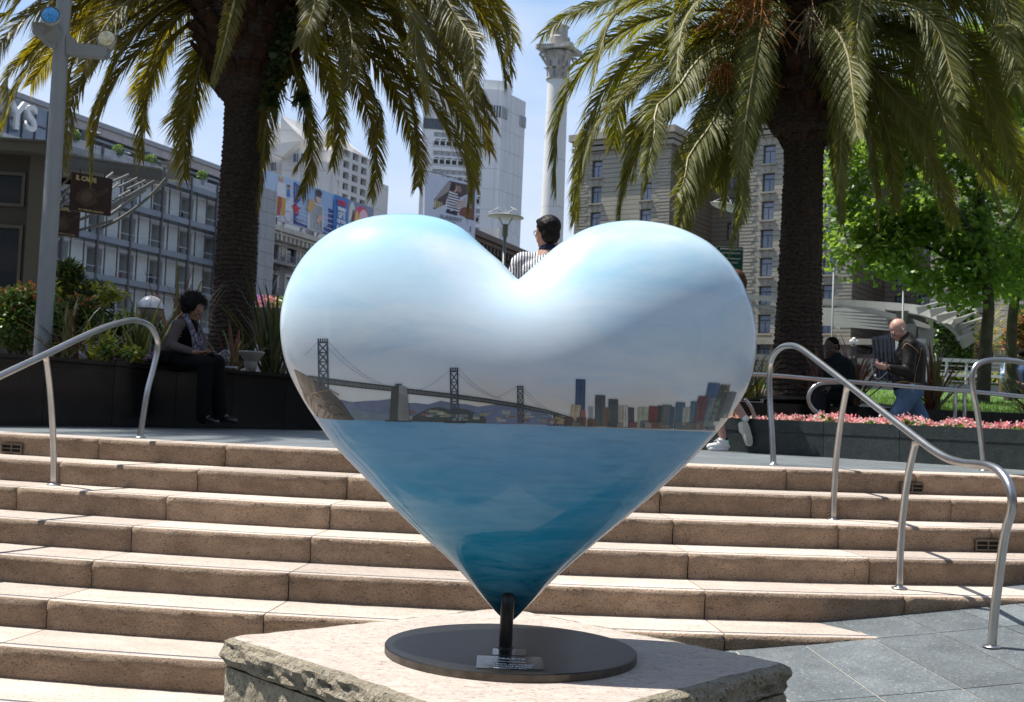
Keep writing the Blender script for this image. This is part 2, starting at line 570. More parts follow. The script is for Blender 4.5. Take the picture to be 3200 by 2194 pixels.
# rubble core so that no daylight shows through the joints
g = MB()
for k in range(1, 11):
 r0 = R1 + TR * (k - 1) - 0.02; zt = ZP - RI * (k - 1) - 0.05
 ph = np.linspace(-0.5, 0.318, 24)
 r_in = r0 - TR
 a_ = [pol(r0, p, zt) for p in ph]; b_ = [pol(r_in, p, zt) for p in ph]; c_ = [pol(r0, p, zt - 0.14) for p in ph]
 n = len(ph)
 g.add(a_ + b_ + c_, [[i, i + 1, n + i + 1, n + i] for i in range(n - 1)] + [[i + 1, i, 2 * n + i, 2 * n + i + 1] for i in range(n - 1)])
g.build('step_core', plain('step_mortar_core', (0.02, 0.017, 0.015), 0.95), steps)
def vent(vx, vy, k, name='vent_grille', label=''):
 """cast grille let into a riser, seen at the pixel"""
 d = ray(vx, vy); r = R1 + TR * (k - 1) + 0.002
 a = d.x ** 2 + d.y ** 2; b = -(d.x * CX + d.y * CY); c_ = CX ** 2 + CY ** 2 - r * r
 t = (-b - math.sqrt(b * b - a * c_)) / a
 p = EYE + d * t
 phi = math.atan2(p.x - CX, CY - p.y)
 zc = ZP - RI * (k - 1) - 0.105
 Mx = Matrix.Translation(pol(r, phi, zc)) @ Matrix.Rotation(phi, 4, 'Z')
 tg = thing(name, label, 'vent', tuple(pol(r, phi, zc)), 'vent grilles let into the risers')
 fr = MB()
 W_, H_ = 0.185, 0.072
 fr.box((0, -0.004, H_ / 2 - .006), (W_, 0.016, 0.012), M4=Mx); fr.box((0, -0.004, -H_ / 2 + .006), (W_, 0.016, 0.012), M4=Mx)
 fr.box((-W_ / 2 + .006, -0.004, 0), (0.012, 0.016, H_ - .024), M4=Mx); fr.box((W_ / 2 - .006, -0.004, 0), (0.012, 0.016, H_ - .024), M4=Mx)
 m1 = plain('grille_bronze', (0.13, 0.105, 0.08), 0.55, 0.5, var=0.3, scale=20)
 fr.build('frame', m1, tg)
 bb = MB(); bb.box((0, -0.0015, 0), (W_ - 0.02, 0.003, H_ - .02), M4=Mx); bb.build('dark_opening', plain('grille_hole', (0.006, 0.006, 0.006), 0.9), tg)
 for s in (0,):
  l = MB(); l.box((0, -0.004, s), (W_ - 0.024, 0.009, 0.007), M4=Mx); l.build('slat', m1, tg)
 l = MB(); l.box((0, -0.005, 0), (0.010, 0.012, H_ - .024), M4=Mx); l.build('mullion', m1, tg)
vent(28, 1016, 1, label='small bronze vent grille in the top riser at the far left of the steps')
vent(2068, 1104, 1, label='small bronze vent grille in the top riser right of the heart')
vent(2240, 1231, 3, label='small bronze vent grille in the third riser behind the curved rail post')
# ================================================================== pedestal
ped = thing('stone_pedestal', 'square pink granite pedestal with rough rock-faced edges under the heart', 'pedestal', (0.03, 4.55, 0.2))
PC = [Vector((-1.075, 4.60, 0)), Vector((0.06, 3.36, 0)), Vector((1.115, 4.54, 0)), Vector((0.02, 5.60, 0))]
ZT = 0.70
def ped_outline(inset=0.0, per=40, jag=0.0, seed=0, rnd=0.06):
 c = sum(PC, Vector()) / 4
 out = []
 n = 4
 for i in range(4):
  a, b, d = PC[i - 1], PC[i], PC[(i + 1) % 4]
  da = (a - b).normalized(); dd = (d - b).normalized()
  rr = rnd if i != 3 else 0.16
  p0 = b + da * rr; p2 = b + dd * rr
  for k in range(6):
   t = k / 6
   out.append(p0 * (1 - t) ** 2 + b * 2 * t * (1 - t) + p2 * t * t)
  nxt = PC[(i + 1) % 4]
  rr2 = rnd if (i + 1) % 4 != 3 else 0.16
  e = nxt + (b - nxt).normalized() * rr2
  for k in range(per):
   out.append(p2.lerp(e, k / per))
 res = []
 for p in out:
  v = p - c
  L = v.length
  j = 0
  if jag:
   j = jag * (mnoise.fractal(Vector((p.x * 6 + seed, p.y * 6, seed * 2.0)), 0.8, 2.1, 6))
  res.append(c + v * ((L - inset + j) / L))
 return res
# cap slab : smooth top, split rock faces all round
levels = [(0.050, 0.0, 0.014), (0.020, -0.004, 0.016), (0.004, -0.014, 0.022), (0.000, -0.030, 0.030), (-0.002, -0.048, 0.036), (0.0, -0.066, 0.034), (0.002, -0.084, 0.024), (0.014, -0.100, 0.010), (0.05, -0.106, 0.0)]
rows = []
for li, (ins, dz, jg) in enumerate(levels):
 o_ = ped_outline(ins, 110, jg, seed=li * 0.35)
 rows.append([Vector((p.x, p.y, ZT + dz + (0.006 * mnoise.noise(Vector((p.x * 14, p.y * 14, li)))) * (1 if 0 < li < 8 else 0))) for p in o_])
W = len(rows[0])
vv = [p for r in rows for p in r]
fs = []
for i in range(len(rows) - 1):
 for a in range(W):
  b = (a + 1) % W
  fs.append([i * W + a, (i + 1) * W + a, (i + 1) * W + b, i * W + b])
c_top = len(vv); vv.append(Vector((0.03, 4.53, ZT)))
for a in range(W):
 fs.append([c_top, a, (a + 1) % W])
me = bpy.data.meshes.new('cap_slab'); me.from_pydata([tuple(v) for v in vv], [], fs)
me.materials.append(MT['pedestal_rock']); me.materials.append(MT['pedestal_top'])
me.polygons.foreach_set('material_index', [0] * ((len(rows) - 1) * W) + [1] * W)
bm = bmesh.new(); bm.from_mesh(me)
bmesh.ops.subdivide_edges(bm, edges=[e for e in bm.edges if all(v.index < c_top for v in e.verts)][:0], cuts=1)
bmesh.ops.recalc_face_normals(bm, faces=bm.faces)
for f in bm.faces: f.smooth = False
bm.to_mesh(me); bm.free()
newobj('cap_slab', me, ped)
g = MB()
lv = [(0.020, ZT - 0.109, 0), (0.014, ZT - 0.125, .008), (0.014, ZT - 0.22, .012), (0.028, ZT - 0.36, .012), (0.03, ZT - 0.62, .01), (0.03, ZT - 1.0, 0)]
rws = [[Vector((p.x, p.y, z)) for p in ped_outline(i_, 40, j_, seed=5 + z * 3)] for i_, z, j_ in lv]
W = len(rws[0])
g.add([p for r in rws for p in r], [[i * W + a, (i + 1) * W + a, (i + 1) * W + (a + 1) % W, i * W + (a + 1) % W] for i in range(len(rws) - 1) for a in range(W)] + [list(range(W))])
g.build('base_block', MT['pedestal_rock'], ped, merge=True)
# ================================================================== heart
HY = 4.6
hv = [(1175, 637), (1140, 599), (1111, 574), (1082, 548), (1047, 518), (1002, 498), (957, 489), (910, 487), (865, 490), (825, 498), (785, 512), (745, 533), (708, 564), (676, 605), (653, 652), (641, 700), (638, 745), (642, 790), (652, 830), (670, 872), (694, 915), (727, 965), (765, 1016), (831, 1085), (896, 1153), (957, 1212), (1016, 1265), (1052, 1304), (1099, 1358), (1131, 1394), (1156, 1414),
      (1178, 1394), (1214, 1357), (1268, 1302), (1346, 1234), (1431, 1164), (1508, 1098), (1557, 1052), (1592, 1016), (1625, 980), (1650, 950), (1669, 922), (1685, 897), (1698, 868), (1708, 830), (1713, 785), (1713, 750), (1707, 712), (1696, 677), (1680, 639), (1656, 601), (1625, 568), (1598, 547), (1561, 528), (1520, 513), (1475, 505), (1430, 502), (1379, 507), (1328, 521), (1280, 547), (1245, 573), (1203, 612)]
TIP = 30
loopA = catmull([at(x, y, HY) for x, y in hv[:TIP + 1]], 5)
loopB = catmull([at(x, y, HY) for x, y in hv[TIP:] + [hv[0]]], 5)
OUT = np.array([(p.x, p.z) for p in loopA[:-1] + loopB[:-1]])
HC = at(1172, 850, HY); hc = np.array([HC.x, HC.z])
def seg_dist(P, A, B):
 """distance from points P (n,2) to all segments A->B ; returns min"""
 out = np.full(len(P), 1e9)
 for a, b in zip(A, B):
  ab = b - a
  t = np.clip(((P - a) @ ab) / (ab @ ab + 1e-12), 0, 1)
  d = np.hypot(*(P - (a + t[:, None] * ab)).T)
  np.minimum(out, d, out=out)
 return out
def inside(P):
 x, y = P[:, 0], P[:, 1]
 c = np.zeros(len(P), bool)
 A = OUT; B = np.roll(OUT, -1, 0)
 for (x1, y1), (x2, y2) in zip(A, B):
  if y1 == y2: continue
  cond = ((y1 > y) != (y2 > y)) & (x < (x2 - x1) * (y - y1) / (y2 - y1) + x1)
  c ^= cond
 return c
GN = 170
gx0, gz0 = OUT.min(0) - 0.03
gx1, gz1 = OUT.max(0) + 0.03
gh = max(gx1 - gx0, gz1 - gz0) / (GN - 1)
gxs = gx0 + gh * np.arange(GN); gzs = gz0 + gh * np.arange(GN)
GX, GZ = np.meshgrid(gxs, gzs, indexing='ij')
PP = np.stack([GX.ravel(), GZ.ravel()], 1)
ins = inside(PP).reshape(GN, GN)
dd_ = seg_dist(PP, OUT, np.roll(OUT, -1, 0)).reshape(GN, GN)
# Poisson by conjugate gradients, lap u = -1, u = 0 outside
def lap(u):
 r = -4 * u
 r[1:-1, 1:-1] += u[2:, 1:-1] + u[:-2, 1:-1] + u[1:-1, 2:] + u[1:-1, :-2]
 return np.where(ins, -r / gh ** 2, 0)
u = np.zeros((GN, GN)); r_ = np.where(ins, 1.0, 0) - lap(u); p_ = r_.copy(); rs = (r_ * r_).sum()
for it in range(700):
 Ap = lap(p_); al = rs / (p_ * Ap).sum(); u += al * p_; r_ -= al * Ap
 rn = (r_ * r_).sum()
 if rn < 1e-10: break
 p_ = r_ + rn / rs * p_; rs = rn
good = ins & (dd_ > 2.2 * gh)
w_ = np.where(good, u / np.maximum(dd_, 1e-6), 0.0)
ok_ = good.copy()
for it in range(14):
 s = np.zeros_like(w_); n_ = np.zeros_like(w_)
 for dx in (-1, 0, 1):
  for dy in (-1, 0, 1):
   s += np.roll(np.roll(np.where(ok_, w_, 0), dx, 0), dy, 1); n_ += np.roll(np.roll(ok_.astype(float), dx, 0), dy, 1)
 new = (~ok_) & (n_ > 0)
 w_ = np.where(new, s / np.maximum(n_, 1), w_); ok_ |= new
for it in range(3):
 w_[1:-1, 1:-1] = (w_[1:-1, 1:-1] * 4 + w_[2:, 1:-1] + w_[:-2, 1:-1] + w_[1:-1, 2:] + w_[1:-1, :-2]) / 8
HK = 0.43 / math.sqrt(u.max())
SEG_A, SEG_B = OUT, np.roll(OUT, -1, 0)
def thick(P):
 P = np.asarray(P, float)
 fx = np.clip((P[:, 0] - gx0) / gh, 0, GN - 1.001); fz = np.clip((P[:, 1] - gz0) / gh, 0, GN - 1.001)
 i = fx.astype(int); j = fz.astype(int); a = fx - i; b = fz - j
 w = (w_[i, j] * (1 - a) * (1 - b) + w_[i + 1, j] * a * (1 - b) + w_[i, j + 1] * (1 - a) * b + w_[i + 1, j + 1] * a * b)
 d = seg_dist(P, SEG_A, SEG_B)
 d = np.where(inside(P), d, 0)
 uu = (u[i, j] * (1 - a) * (1 - b) + u[i + 1, j] * a * (1 - b) + u[i, j + 1] * (1 - a) * b + u[i + 1, j + 1] * a * b)
 m = np.clip((d - 3 * gh) / (4 * gh), 0, 1); m = m * m * (3 - 2 * m)
 return HK * np.sqrt(np.maximum(w * d * (1 - m) + uu * m, 0))
heart = thing('heart_sculpture', 'big glossy heart painted with blue sky, a bridge, a city skyline and the sea', 'sculpture', (HC.x, HY, 0.73))
NA = len(OUT); MR = 72
sv = np.sin(np.linspace(0, math.pi / 2, MR + 1)) ** 0.9
pts = []
for s in sv[1:-1]:
 pts.append(hc + s * (OUT - hc))
pts = np.concatenate(pts)
tk = thick(pts)
tc = thick(hc[None])[0]
nring = MR - 1
vv = []
front0 = 0
for (x, z), t in zip(pts, tk): vv.append((x, HY - t, z))
back0 = len(vv)
for (x, z), t in zip(pts, tk): vv.append((x, HY + t, z))
rim0 = len(vv)
for x, z in OUT: vv.append((x, HY, z))
cf = len(vv); vv.append((hc[0], HY - tc, hc[1])); vv.append((hc[0], HY + tc, hc[1]))
fs = []
for side, b0, c0 in ((0, front0, cf), (1, back0, cf + 1)):
 for i in range(nring - 1):
  for a in range(NA):
   b = (a + 1) % NA
   fs.append([b0 + i * NA + a, b0 + i * NA + b, b0 + (i + 1) * NA + b, b0 + (i + 1) * NA + a])
 for a in range(NA):
  b = (a + 1) % NA
  fs.append([c0, b0 + a, b0 + b])
  fs.append([b0 + (nring - 1) * NA + a, b0 + (nring - 1) * NA + b, rim0 + b, rim0 + a])
me = bpy.data.meshes.new('heart_body'); me.from_pydata(vv, [], fs)
bm = bmesh.new(); bm.from_mesh(me)
bmesh.ops.recalc_face_normals(bm, faces=bm.faces)
for f in bm.faces: f.smooth = True
bm.to_mesh(me); bm.free()
SEA = at(1161, 961, HY - 0.3).z
TOP = OUT[:, 1].max(); BOT = OUT[:, 1].min()
hm, t, b = nt('heart_paint')
geo = t.nodes.new('ShaderNodeNewGeometry'); sx = t.nodes.new('ShaderNodeSeparateXYZ')
t.links.new(geo.outputs['Position'], sx.inputs[0])
def mr(src, a, b_, c=0.0, d=1.0):
 n = t.nodes.new('ShaderNodeMapRange')
 n.inputs['From Min'].default_value = a; n.inputs['From Max'].default_value = b_
 n.inputs['To Min'].default_value = c; n.inputs['To Max'].default_value = d
 t.links.new(src, n.inputs['Value'])
 return n.outputs['Result']
def addm(a, b_, op='ADD'):
 n = t.nodes.new('ShaderNodeMath'); n.operation = op
 for i, v in enumerate((a, b_)):
  if isinstance(v, (int, float)): n.inputs[i].default_value = v
  else: t.links.new(v, n.inputs[i])
 return n.outputs[0]
wob = addm(noise_n(t, 2.2, 4, 0.5, (0.7, 0.7, 1.5)), -0.5)
zsky = addm(mr(sx.outputs['Z'], SEA, TOP), addm(wob, 0.28, 'MULTIPLY'))
sky = ramp(t, zsky, [(0.0, s2l(232, 216, 200)), (0.10, s2l(220, 212, 204)), (0.26, s2l(220, 226, 234)), (0.48, s2l(210, 234, 250)), (0.70, s2l(190, 224, 244)), (0.95, s2l(158, 210, 236))])
cl = ramp(t, noise_n(t, 2.1, 6, 0.55, (0.9, 0.9, 1.5), dist=0.5), [(0.42, 0.0), (0.70, 0.65)])
sky = mixc(t, cl, sky, s2l(236, 244, 250))
cl2 = ramp(t, noise_n(t, 2.6, 6, 0.6, (0.6, 0.6, 1.9), dist=0.8), [(0.52, 0.0), (0.75, 0.45)])
sky = mixc(t, cl2, sky, s2l(138, 198, 236))
brush = ramp(t, noise_n(t, 30, 5, 0.6, (0.5, 0.5, 1.3), dist=0.6), [(0.3, 0.975), (0.7, 1.01)])
sky = mixc(t, 1.0, sky, brush, 'MULTIPLY')
zsea = addm(mr(sx.outputs['Z'], SEA, BOT), addm(addm(noise_n(t, 3.0, 6, 0.6, (0.6, 0.6, 1.6)), -0.5), 0.5, 'MULTIPLY'))
sea = ramp(t, zsea, [(0.0, s2l(142, 180, 212)), (0.12, s2l(112, 164, 204)), (0.35, s2l(56, 148, 192)), (0.6, s2l(20, 134, 174)), (0.85, s2l(0, 104, 136)), (1.0, s2l(0, 76, 100))])
wv = ramp(t, noise_n(t, 7, 9, 0.7, (0.4, 0.4, 1.9), dist=0.7), [(0.42, 0.0), (0.74, 0.6)])
sea = mixc(t, wv, sea, s2l(128, 180, 208))
wv2 = ramp(t, noise_n(t, 24, 7, 0.68, (0.22, 0.22, 2.2), dist=0.4), [(0.50, 0.0), (0.72, 0.28)])
sea = mixc(t, wv2, sea, s2l(20, 92, 132))
step_ = mr(sx.outputs['Z'], SEA - 0.002, SEA + 0.002)
full = mixc(t, step_, sea, sky)
t.links.new(full, b.inputs['Base Color'])
b.inputs['Roughness'].default_value = 0.4
b.inputs['Specular IOR Level'].default_value = 0.05
b.inputs['Coat Weight'].default_value = 0.78
b.inputs['Coat Roughness'].default_value = 0.05
b.inputs['Coat IOR'].default_value = 1.42
bump(t, b, noise_n(t, 55, 5, 0.6, (0.3, 0.3, 1.4)), 0.10, 0.002)
me.materials.append(hm)
newobj('heart_body', me, heart)
def hs_batch(Q):
 """surface points of the heart seen at pixels; rows vx, vy, offset"""
 Q = np.asarray(Q, float)
 u_ = (Q[:, 0] * K - 1600.0) / FPX; v_ = -(Q[:, 1] * K - 1097.0) / FPX
 D = u_[:, None] * np.array(cam_right) + v_[:, None] * np.array(cam_up) + np.array(cam_fwd)
 Y = np.full(len(Q), HY - 0.25)
 for _ in range(8):
  Px = D[:, 0] * Y / D[:, 1]; Pz = EYE.z + D[:, 2] * Y / D[:, 1]
  Y = HY - thick(np.stack([Px, Pz], 1))
 Px = D[:, 0] * Y / D[:, 1]; Pz = EYE.z + D[:, 2] * Y / D[:, 1]
 e = 0.004
 gx = (thick(np.stack([Px + e, Pz], 1)) - thick(np.stack([Px - e, Pz], 1))) / (2 * e)
 gz = (thick(np.stack([Px, Pz + e], 1)) - thick(np.stack([Px, Pz - e], 1))) / (2 * e)
 n = np.stack([-gx, -np.ones_like(gx), -gz], 1)
 n /= np.linalg.norm(n, axis=1)[:, None]
 return np.stack([Px, Y, Pz], 1) + n * Q[:, 2:3]
paintm = MB()
def dq(P, col, off=0.0012, nu=2, nv=2):
 """painted quad given by four pixels (a b c d around), draped on the heart"""
 lum = sum(s2l(*col)) / 3; paintm.color(tuple((v * .85 + lum * .15) * .98 for v in s2l(*col)))
 a, b, c, d = [Vector((p[0], p[1])) for p in P]
 g_ = []
 for j in range(nv + 1):
  for i in range(nu + 1):
   q = a.lerp(b, i / nu).lerp(d.lerp(c, i / nu), j / nv)
   g_.append((q.x, q.y, off))
 W = nu + 1
 paintm.add(g_, [[j * W + i, j * W + i + 1, (j + 1) * W + i + 1, (j + 1) * W + i] for j in range(nv) for i in range(nu)])
def dline(x0, y0, x1, y1, w, col, off=0.0016, n=3):
 dx, dy = x1 - x0, y1 - y0; L = math.hypot(dx, dy); ox, oy = -dy / L * w / 2, dx / L * w / 2
 dq([(x0 + ox, y0 + oy), (x1 + ox, y1 + oy), (x1 - ox, y1 - oy), (x0 - ox, y0 - oy)], col, off, n, 1)
def seay(x): return 950.5 + 0.0265 * (x - 720)
# far hills
prev = None
for i in range(0, 19):
 x = 772 + i * 28.5
 top = 907 + 0.036 * (x - 780) + 4 * math.sin(i * 1.3) + 2.5 * math.sin(i * 2.9)
 if i > 16: top = seay(x) - (20 - (i - 16) * 6)
 if prev: dq([(prev[0], prev[1]), (x, top), (x, seay(x)), (prev[0], seay(prev[0]))], (108, 122, 158), 0.0010, 1, 1)
 prev = (x, top)
prev = None
for i in range(0, 9):
 x = 935 + i * 21; top = seay(x) - (10, 22, 32, 34, 30, 33, 30, 22, 12)[i]
 if prev: dq([(prev[0], prev[1]), (x, top), (x, seay(x)), (prev[0], seay(prev[0]))], (58, 70, 72), 0.0012, 1, 1)
 prev = (x, top)
dq([(795, seay(795) - 26), (890, seay(890) - 14), (890, seay(890)), (795, seay(795))], (112, 132, 150), 0.0012, 3, 1)
R_ = random.Random(3)
for i in range(58):
 x = 905 + R_.random() * 400; h = 3 + R_.random() * 5; w = 8 + R_.random() * 16
 y = seay(x) - 3 - R_.random() * 22 * (1 if x < 1230 else .5)
 c = R_.choice([(150, 148, 120), (168, 150, 96), (140, 158, 158), (122, 140, 150), (172, 168, 158), (140, 92, 92), (104, 128, 132), (160, 166, 168)])
 dq([(x, y - h), (x + w, y - h + .4), (x + w, y), (x, y)], c, 0.0014 + 0.00002 * i, 1, 1)
# bridge deck
deck = [(700, 852), (740, 858), (800, 866), (888, 876), (925, 882), (1020, 893), (1100, 904), (1180, 917), (1240, 930), (1296, 947)]
for (x0, y0), (x1, y1) in zip(deck[:-1], deck[1:]):
 th_ = 12.5 - (x0 - 700) / 600 * 6; th2 = 12.5 - (x1 - 700) / 600 * 6
 dq([(x0, y0), (x1, y1), (x1, y1 + th2), (x0, y0 + th_)], (108, 112, 110), 0.0018, 3, 1)
 dline(x0, y0 + .8, x1, y1 + .8, 2.4, (48, 54, 56), 0.0024)
 dline(x0, y0 + th_, x1, y1 + th2, 2.2, (42, 48, 50), 0.0024)
 n_ = max(2, int((x1 - x0) / 9))
 for k in range(n_):
  f = k / n_; xx = x0 + (x1 - x0) * f; yy = y0 + (y1 - y0) * f
  dline(xx, yy + 1, xx + 3, yy + th_, 0.9, (60, 66, 66), 0.0022, 1)
for x in (1255, 1262):
 dq([(x, 936), (x + 5, 937), (x + 5, seay(x)), (x, seay(x))], (62, 62, 60), 0.002, 1, 1)
def tower(xa, xb, yt, yb, n, w, col=(50, 74, 92)):
 for x0, lean in ((xa, 1), (xb, 1)):
  dline(x0, yt, x0 + 3 * (yb - yt) / 190, yb, w, col, 0.0028, 6)
 for k in range(5):
  xx = xa + (xb - xa) * k / 4
  dline(xx, yt - 1, xx, yt + 6, w * .8, col, 0.0028, 1)
 H = (yb - yt - 10) / n
 dline(xa, yt + 8, xb, yt + 8, w, col, 0.0028, 1)
 for k in range(n):
  y0 = yt + 10 + k * H; s = 3 * (y0 - yt) / 190
  dline(xa + s, y0, xb + s, y0 + H, w * .75, col, 0.003, 1)
  dline(xb + s, y0, xa + s, y0 + H, w * .75, col, 0.0031, 1)
  dline(xa + s, y0 + H, xb + s, y0 + H, w * .7, col, 0.0031, 1)
def cable(x0, y0, x1, y1, sag, w=0.7, col=(150, 166, 182)):
 P = []
 for k in range(9):
  f = k / 8
  P.append((x0 + (x1 - x0) * f, y0 + (y1 - y0) * f + sag * 4 * f * (1 - f)))
 for a, b_ in zip(P[:-1], P[1:]): dline(a[0], a[1], b_[0], b_[1], w, col, 0.0016, 1)
cable(745, 775, 868, 872, 12); cable(745, 790, 850, 868, 8)
cable(720, 776, 690, 806, 2); cable(1040, 836, 1140, 905, 12); cable(1040, 848, 1120, 900, 8)
cable(1022, 838, 950, 885, 6); cable(1172, 877, 1120, 903, 3); cable(1187, 878, 1240, 928, 4); cable(1187, 886, 1225, 924, 3)
tower(723, 743, 769, 884, 5, 3.4)
tower(1022, 1038, 835, 955, 5, 3.0)
tower(1174, 1186, 876, 958, 5, 2.4, (66, 76, 82))
dq([(1008, seay(1010) - 3), (1056, seay(1056) - 3), (1056, seay(1056) + 1), (1008, seay(1008) + 1)], (40, 40, 38), 0.003, 1, 1)
# island cliff
cliff = [(668, 838), (690, 849), (722, 866), (745, 884), (764, 900), (778, 915), (790, 935), (804, 952)]
lo = [(690, 900), (700, 918), (712, 935), (722, 946), (735, 949), (755, 951), (780, 952), (800, 953)]
for i in range(len(cliff) - 1):
 dq([cliff[i], cliff[i + 1], lo[i + 1], lo[i]], (52, 38, 22) if i > 2 else (60, 46, 32), 0.0022, 3, 3)
dline(706, 892, 748, 884, 3, (142, 96, 44), 0.0034); dline(748, 884, 770, 896, 2, (110, 80, 40), 0.0034)
for i in range(26):
 x = 700 + R_.random() * 80; y = 870 + (x - 700) * .7 + R_.random() * 40
 if y < seay(x) - 4 and x > 712: dline(x, y, x + 6 + R_.random() * 6, y + 2 + R_.random() * 4, 1.6, R_.choice([(110, 84, 48), (48, 38, 26), (90, 74, 50)]), 0.0032, 1)
# concrete anchorage
dq([(889, 877), (906, 872), (903, seay(903) - 2), (884, seay(886) - 2)], (62, 60, 58), 0.0030, 1, 4)
dq([(906, 873), (924, 880), (930, seay(930) - 2), (903, seay(903) - 2)], (128, 130, 130), 0.0030, 1, 4)
dq([(906, 873), (924, 880), (925, 896), (906, 892)], (150, 154, 156), 0.0034, 1, 1)
dline(897, 872, 912, 872, 2.2, (50, 50, 50), 0.0036, 1)
dline(874, seay(874) - .5, 934, seay(934) - .5, 2.6, (52, 48, 44), 0.0036)
# city
bl = [(1296, 918, 1318, 6, (196, 176, 140)), (1318, 930, 1328, 0, (176, 92, 92)), (1335, 922, 1345, 0, (150, 160, 175)), (1306, 860, 1328, 2, (62, 88, 124)), (1350, 896, 1373, 1, (72, 86, 92)), (1367, 924, 1386, 0, (120, 92, 76)), (1380, 905, 1402, 1, (70, 82, 88)), (1404, 920, 1424, 2, (178, 158, 138)), (1424, 924, 1438, 0, (66, 70, 78)),
      (1413, 920, 1424, 0, (190, 186, 180)), (1446, 924, 1470, 0, (168, 178, 150)), (1472, 921, 1492, 4, (124, 40, 46)), (1492, 920, 1508, 4, (48, 54, 58)), (1502, 918, 1524, 5, (110, 112, 108)), (1516, 922, 1530, 4, (58, 84, 110)), (1533, 912, 1554, 5, (62, 104, 130)), (1548, 924, 1566, 5, (176, 174, 160)), (1567, 910, 1588, 6, (72, 112, 138)),
      (1584, 898, 1606, 16, (112, 48, 58)), (1590, 895, 1607, 14, (186, 178, 160)), (1606, 868, 1632, 18, (52, 98, 150)), (1612, 902, 1634, 20, (126, 138, 130)), (1634, 872, 1656, 26, (52, 62, 56)), (1650, 888, 1670, 22, (84, 90, 96)), (1604, 894, 1626, 12, (60, 90, 124))]
order = [3, 0, 1, 2, 4, 5, 6, 7, 9, 8, 10, 11, 12, 13, 14, 15, 16, 17, 20, 24, 18, 21, 22, 23]
oo = 0.002
for bi in order:
 x0, yt, x1, lean, c = bl[bi]
 yb = seay((x0 + x1) / 2) - 1
 if x1 > 1625: yb = 972 - (x1 - 1625) * 0.55
 yl = yb
 oo += 0.00008
 dq([(x0, yt), (x1, yt + 1), (x1 - lean, yl), (x0 - lean, yl)], c, oo, 2, 5)
 for k in range(1, 4):
  f = k / 4
  cc = tuple(min(255, int(v * (1.18 if k % 2 else 0.84))) for v in c)
  dline(x0 + (x1 - x0) * f, yt + 2, x0 + (x1 - x0) * f - lean, yl, 1.1, cc, oo + 0.0002, 4)
for i in range(34):
 x = 1270 + R_.random() * 345; w = 8 + R_.random() * 14; h = 6 + R_.random() * 14
 yb = seay(x) - 0.5; oo += 0.00003
 c = R_.choice([(132, 62, 60), (120, 74, 54), (110, 110, 100), (72, 78, 86), (150, 140, 126), (96, 110, 120), (84, 60, 52), (60, 66, 68)])
 dq([(x, yb - h), (x + w, yb - h), (x + w - 1, yb + .3), (x - 1, yb)], c, oo, 1, 1)
dline(1240, seay(1240) + .5, 1620, seay(1610) + .5, 1.4, (74, 70, 74), 0.006, 20)
pmat = paint_mat('heart_lettering_paint', 0.4, 0.8, grain=.3)
paintm.v = [tuple(p) for p in hs_batch(paintm.v)]
paintm.build('painted_skyline', pmat, heart)
# support pipe, plate, plaques
g = MB()
pz = 0.73
PX, PY = at(1147, 1467, 4.42).x, 4.44
g.tube([(PX, PY, pz), (PX, PY, pz + 0.12), (PX + .001, PY + .002, pz + 0.155), (PX + .002, PY + 0.012, pz + 0.178), (PX + .003, PY + 0.035, pz + 0.195), (PX + .004, PY + 0.075, pz + 0.205), (PX + .005, HY, pz + 0.215)], 0.0245, 20)
g.build('support_pipe', MT['black_steel'], heart, auto=True)
g = MB(); g.lathe((PX, PY, pz), [(0.032, 0.0), (0.031, 0.004), (0.026, 0.009)], 20); g.build('weld_bead', MT['black_steel'], heart, smooth=True)
g = MB(); Rp = 0.468
g.lathe((0.042, 4.49, ZT), [(Rp, 0.001), (Rp, 0.026)], 96, caps=False)
g.build('plate_rim', MT['plate_edge'], heart)
g = MB(); g.lathe((0.042, 4.49, ZT), [(Rp, 0.026), (Rp - 0.002, 0.029), (Rp - 0.004, 0.030)], 96); g.build('base_plate', MT['black_steel'], heart)
zpl = ZT + 0.0305
def quadz(P, z, th, name, mat, parent):
 g = MB(); pts = [atz(x, y, z) for x, y in P]
 g.add([(p.x, p.y, z) for p in pts] + [(p.x, p.y, z + th) for p in pts], [[3, 2, 1, 0], [4, 5, 6, 7], [0, 1, 5, 4], [1, 2, 6, 5], [2, 3, 7, 6], [3, 0, 4, 7]])
 return g.build(name, mat, parent)
pq1 = quadz([(1117, 1486), (1193, 1489), (1193, 1474), (1118, 1472)], zpl, 0.002, 'small_plaque', MT['plaque'], heart)
pq2 = quadz([(1080, 1516), (1235, 1520), (1229, 1492), (1082, 1488)], zpl, 0.002, 'large_plaque', MT['plaque'], heart)
def text_mesh(s, size, mat, name, parent=None, mw=None, extrude=0.0005, align='CENTER', bold=0.0, spacing=1.0, squash=1.0):
 cu = bpy.data.curves.new('lettering_curve', 'FONT')
 cu.body = s; cu.size = size; cu.extrude = extrude; cu.align_x = align; cu.align_y = 'CENTER'
 cu.offset = bold; cu.space_character = spacing; cu.resolution_u = 3
 tmp = bpy.data.objects.new('tmp', cu); COL.objects.link(tmp)
 bpy.context.view_layer.update()
 me = bpy.data.meshes.new_from_object(tmp.evaluated_get(bpy.context.evaluated_depsgraph_get()))
 bpy.data.objects.remove(tmp); bpy.data.curves.remove(cu)
 me.name = name
 if squash != 1.0:
  me.transform(Matrix.Diagonal((squash, 1, 1, 1)))
 me.materials.clear(); me.materials.append(mat)
 return newobj(name, me, parent, mw)
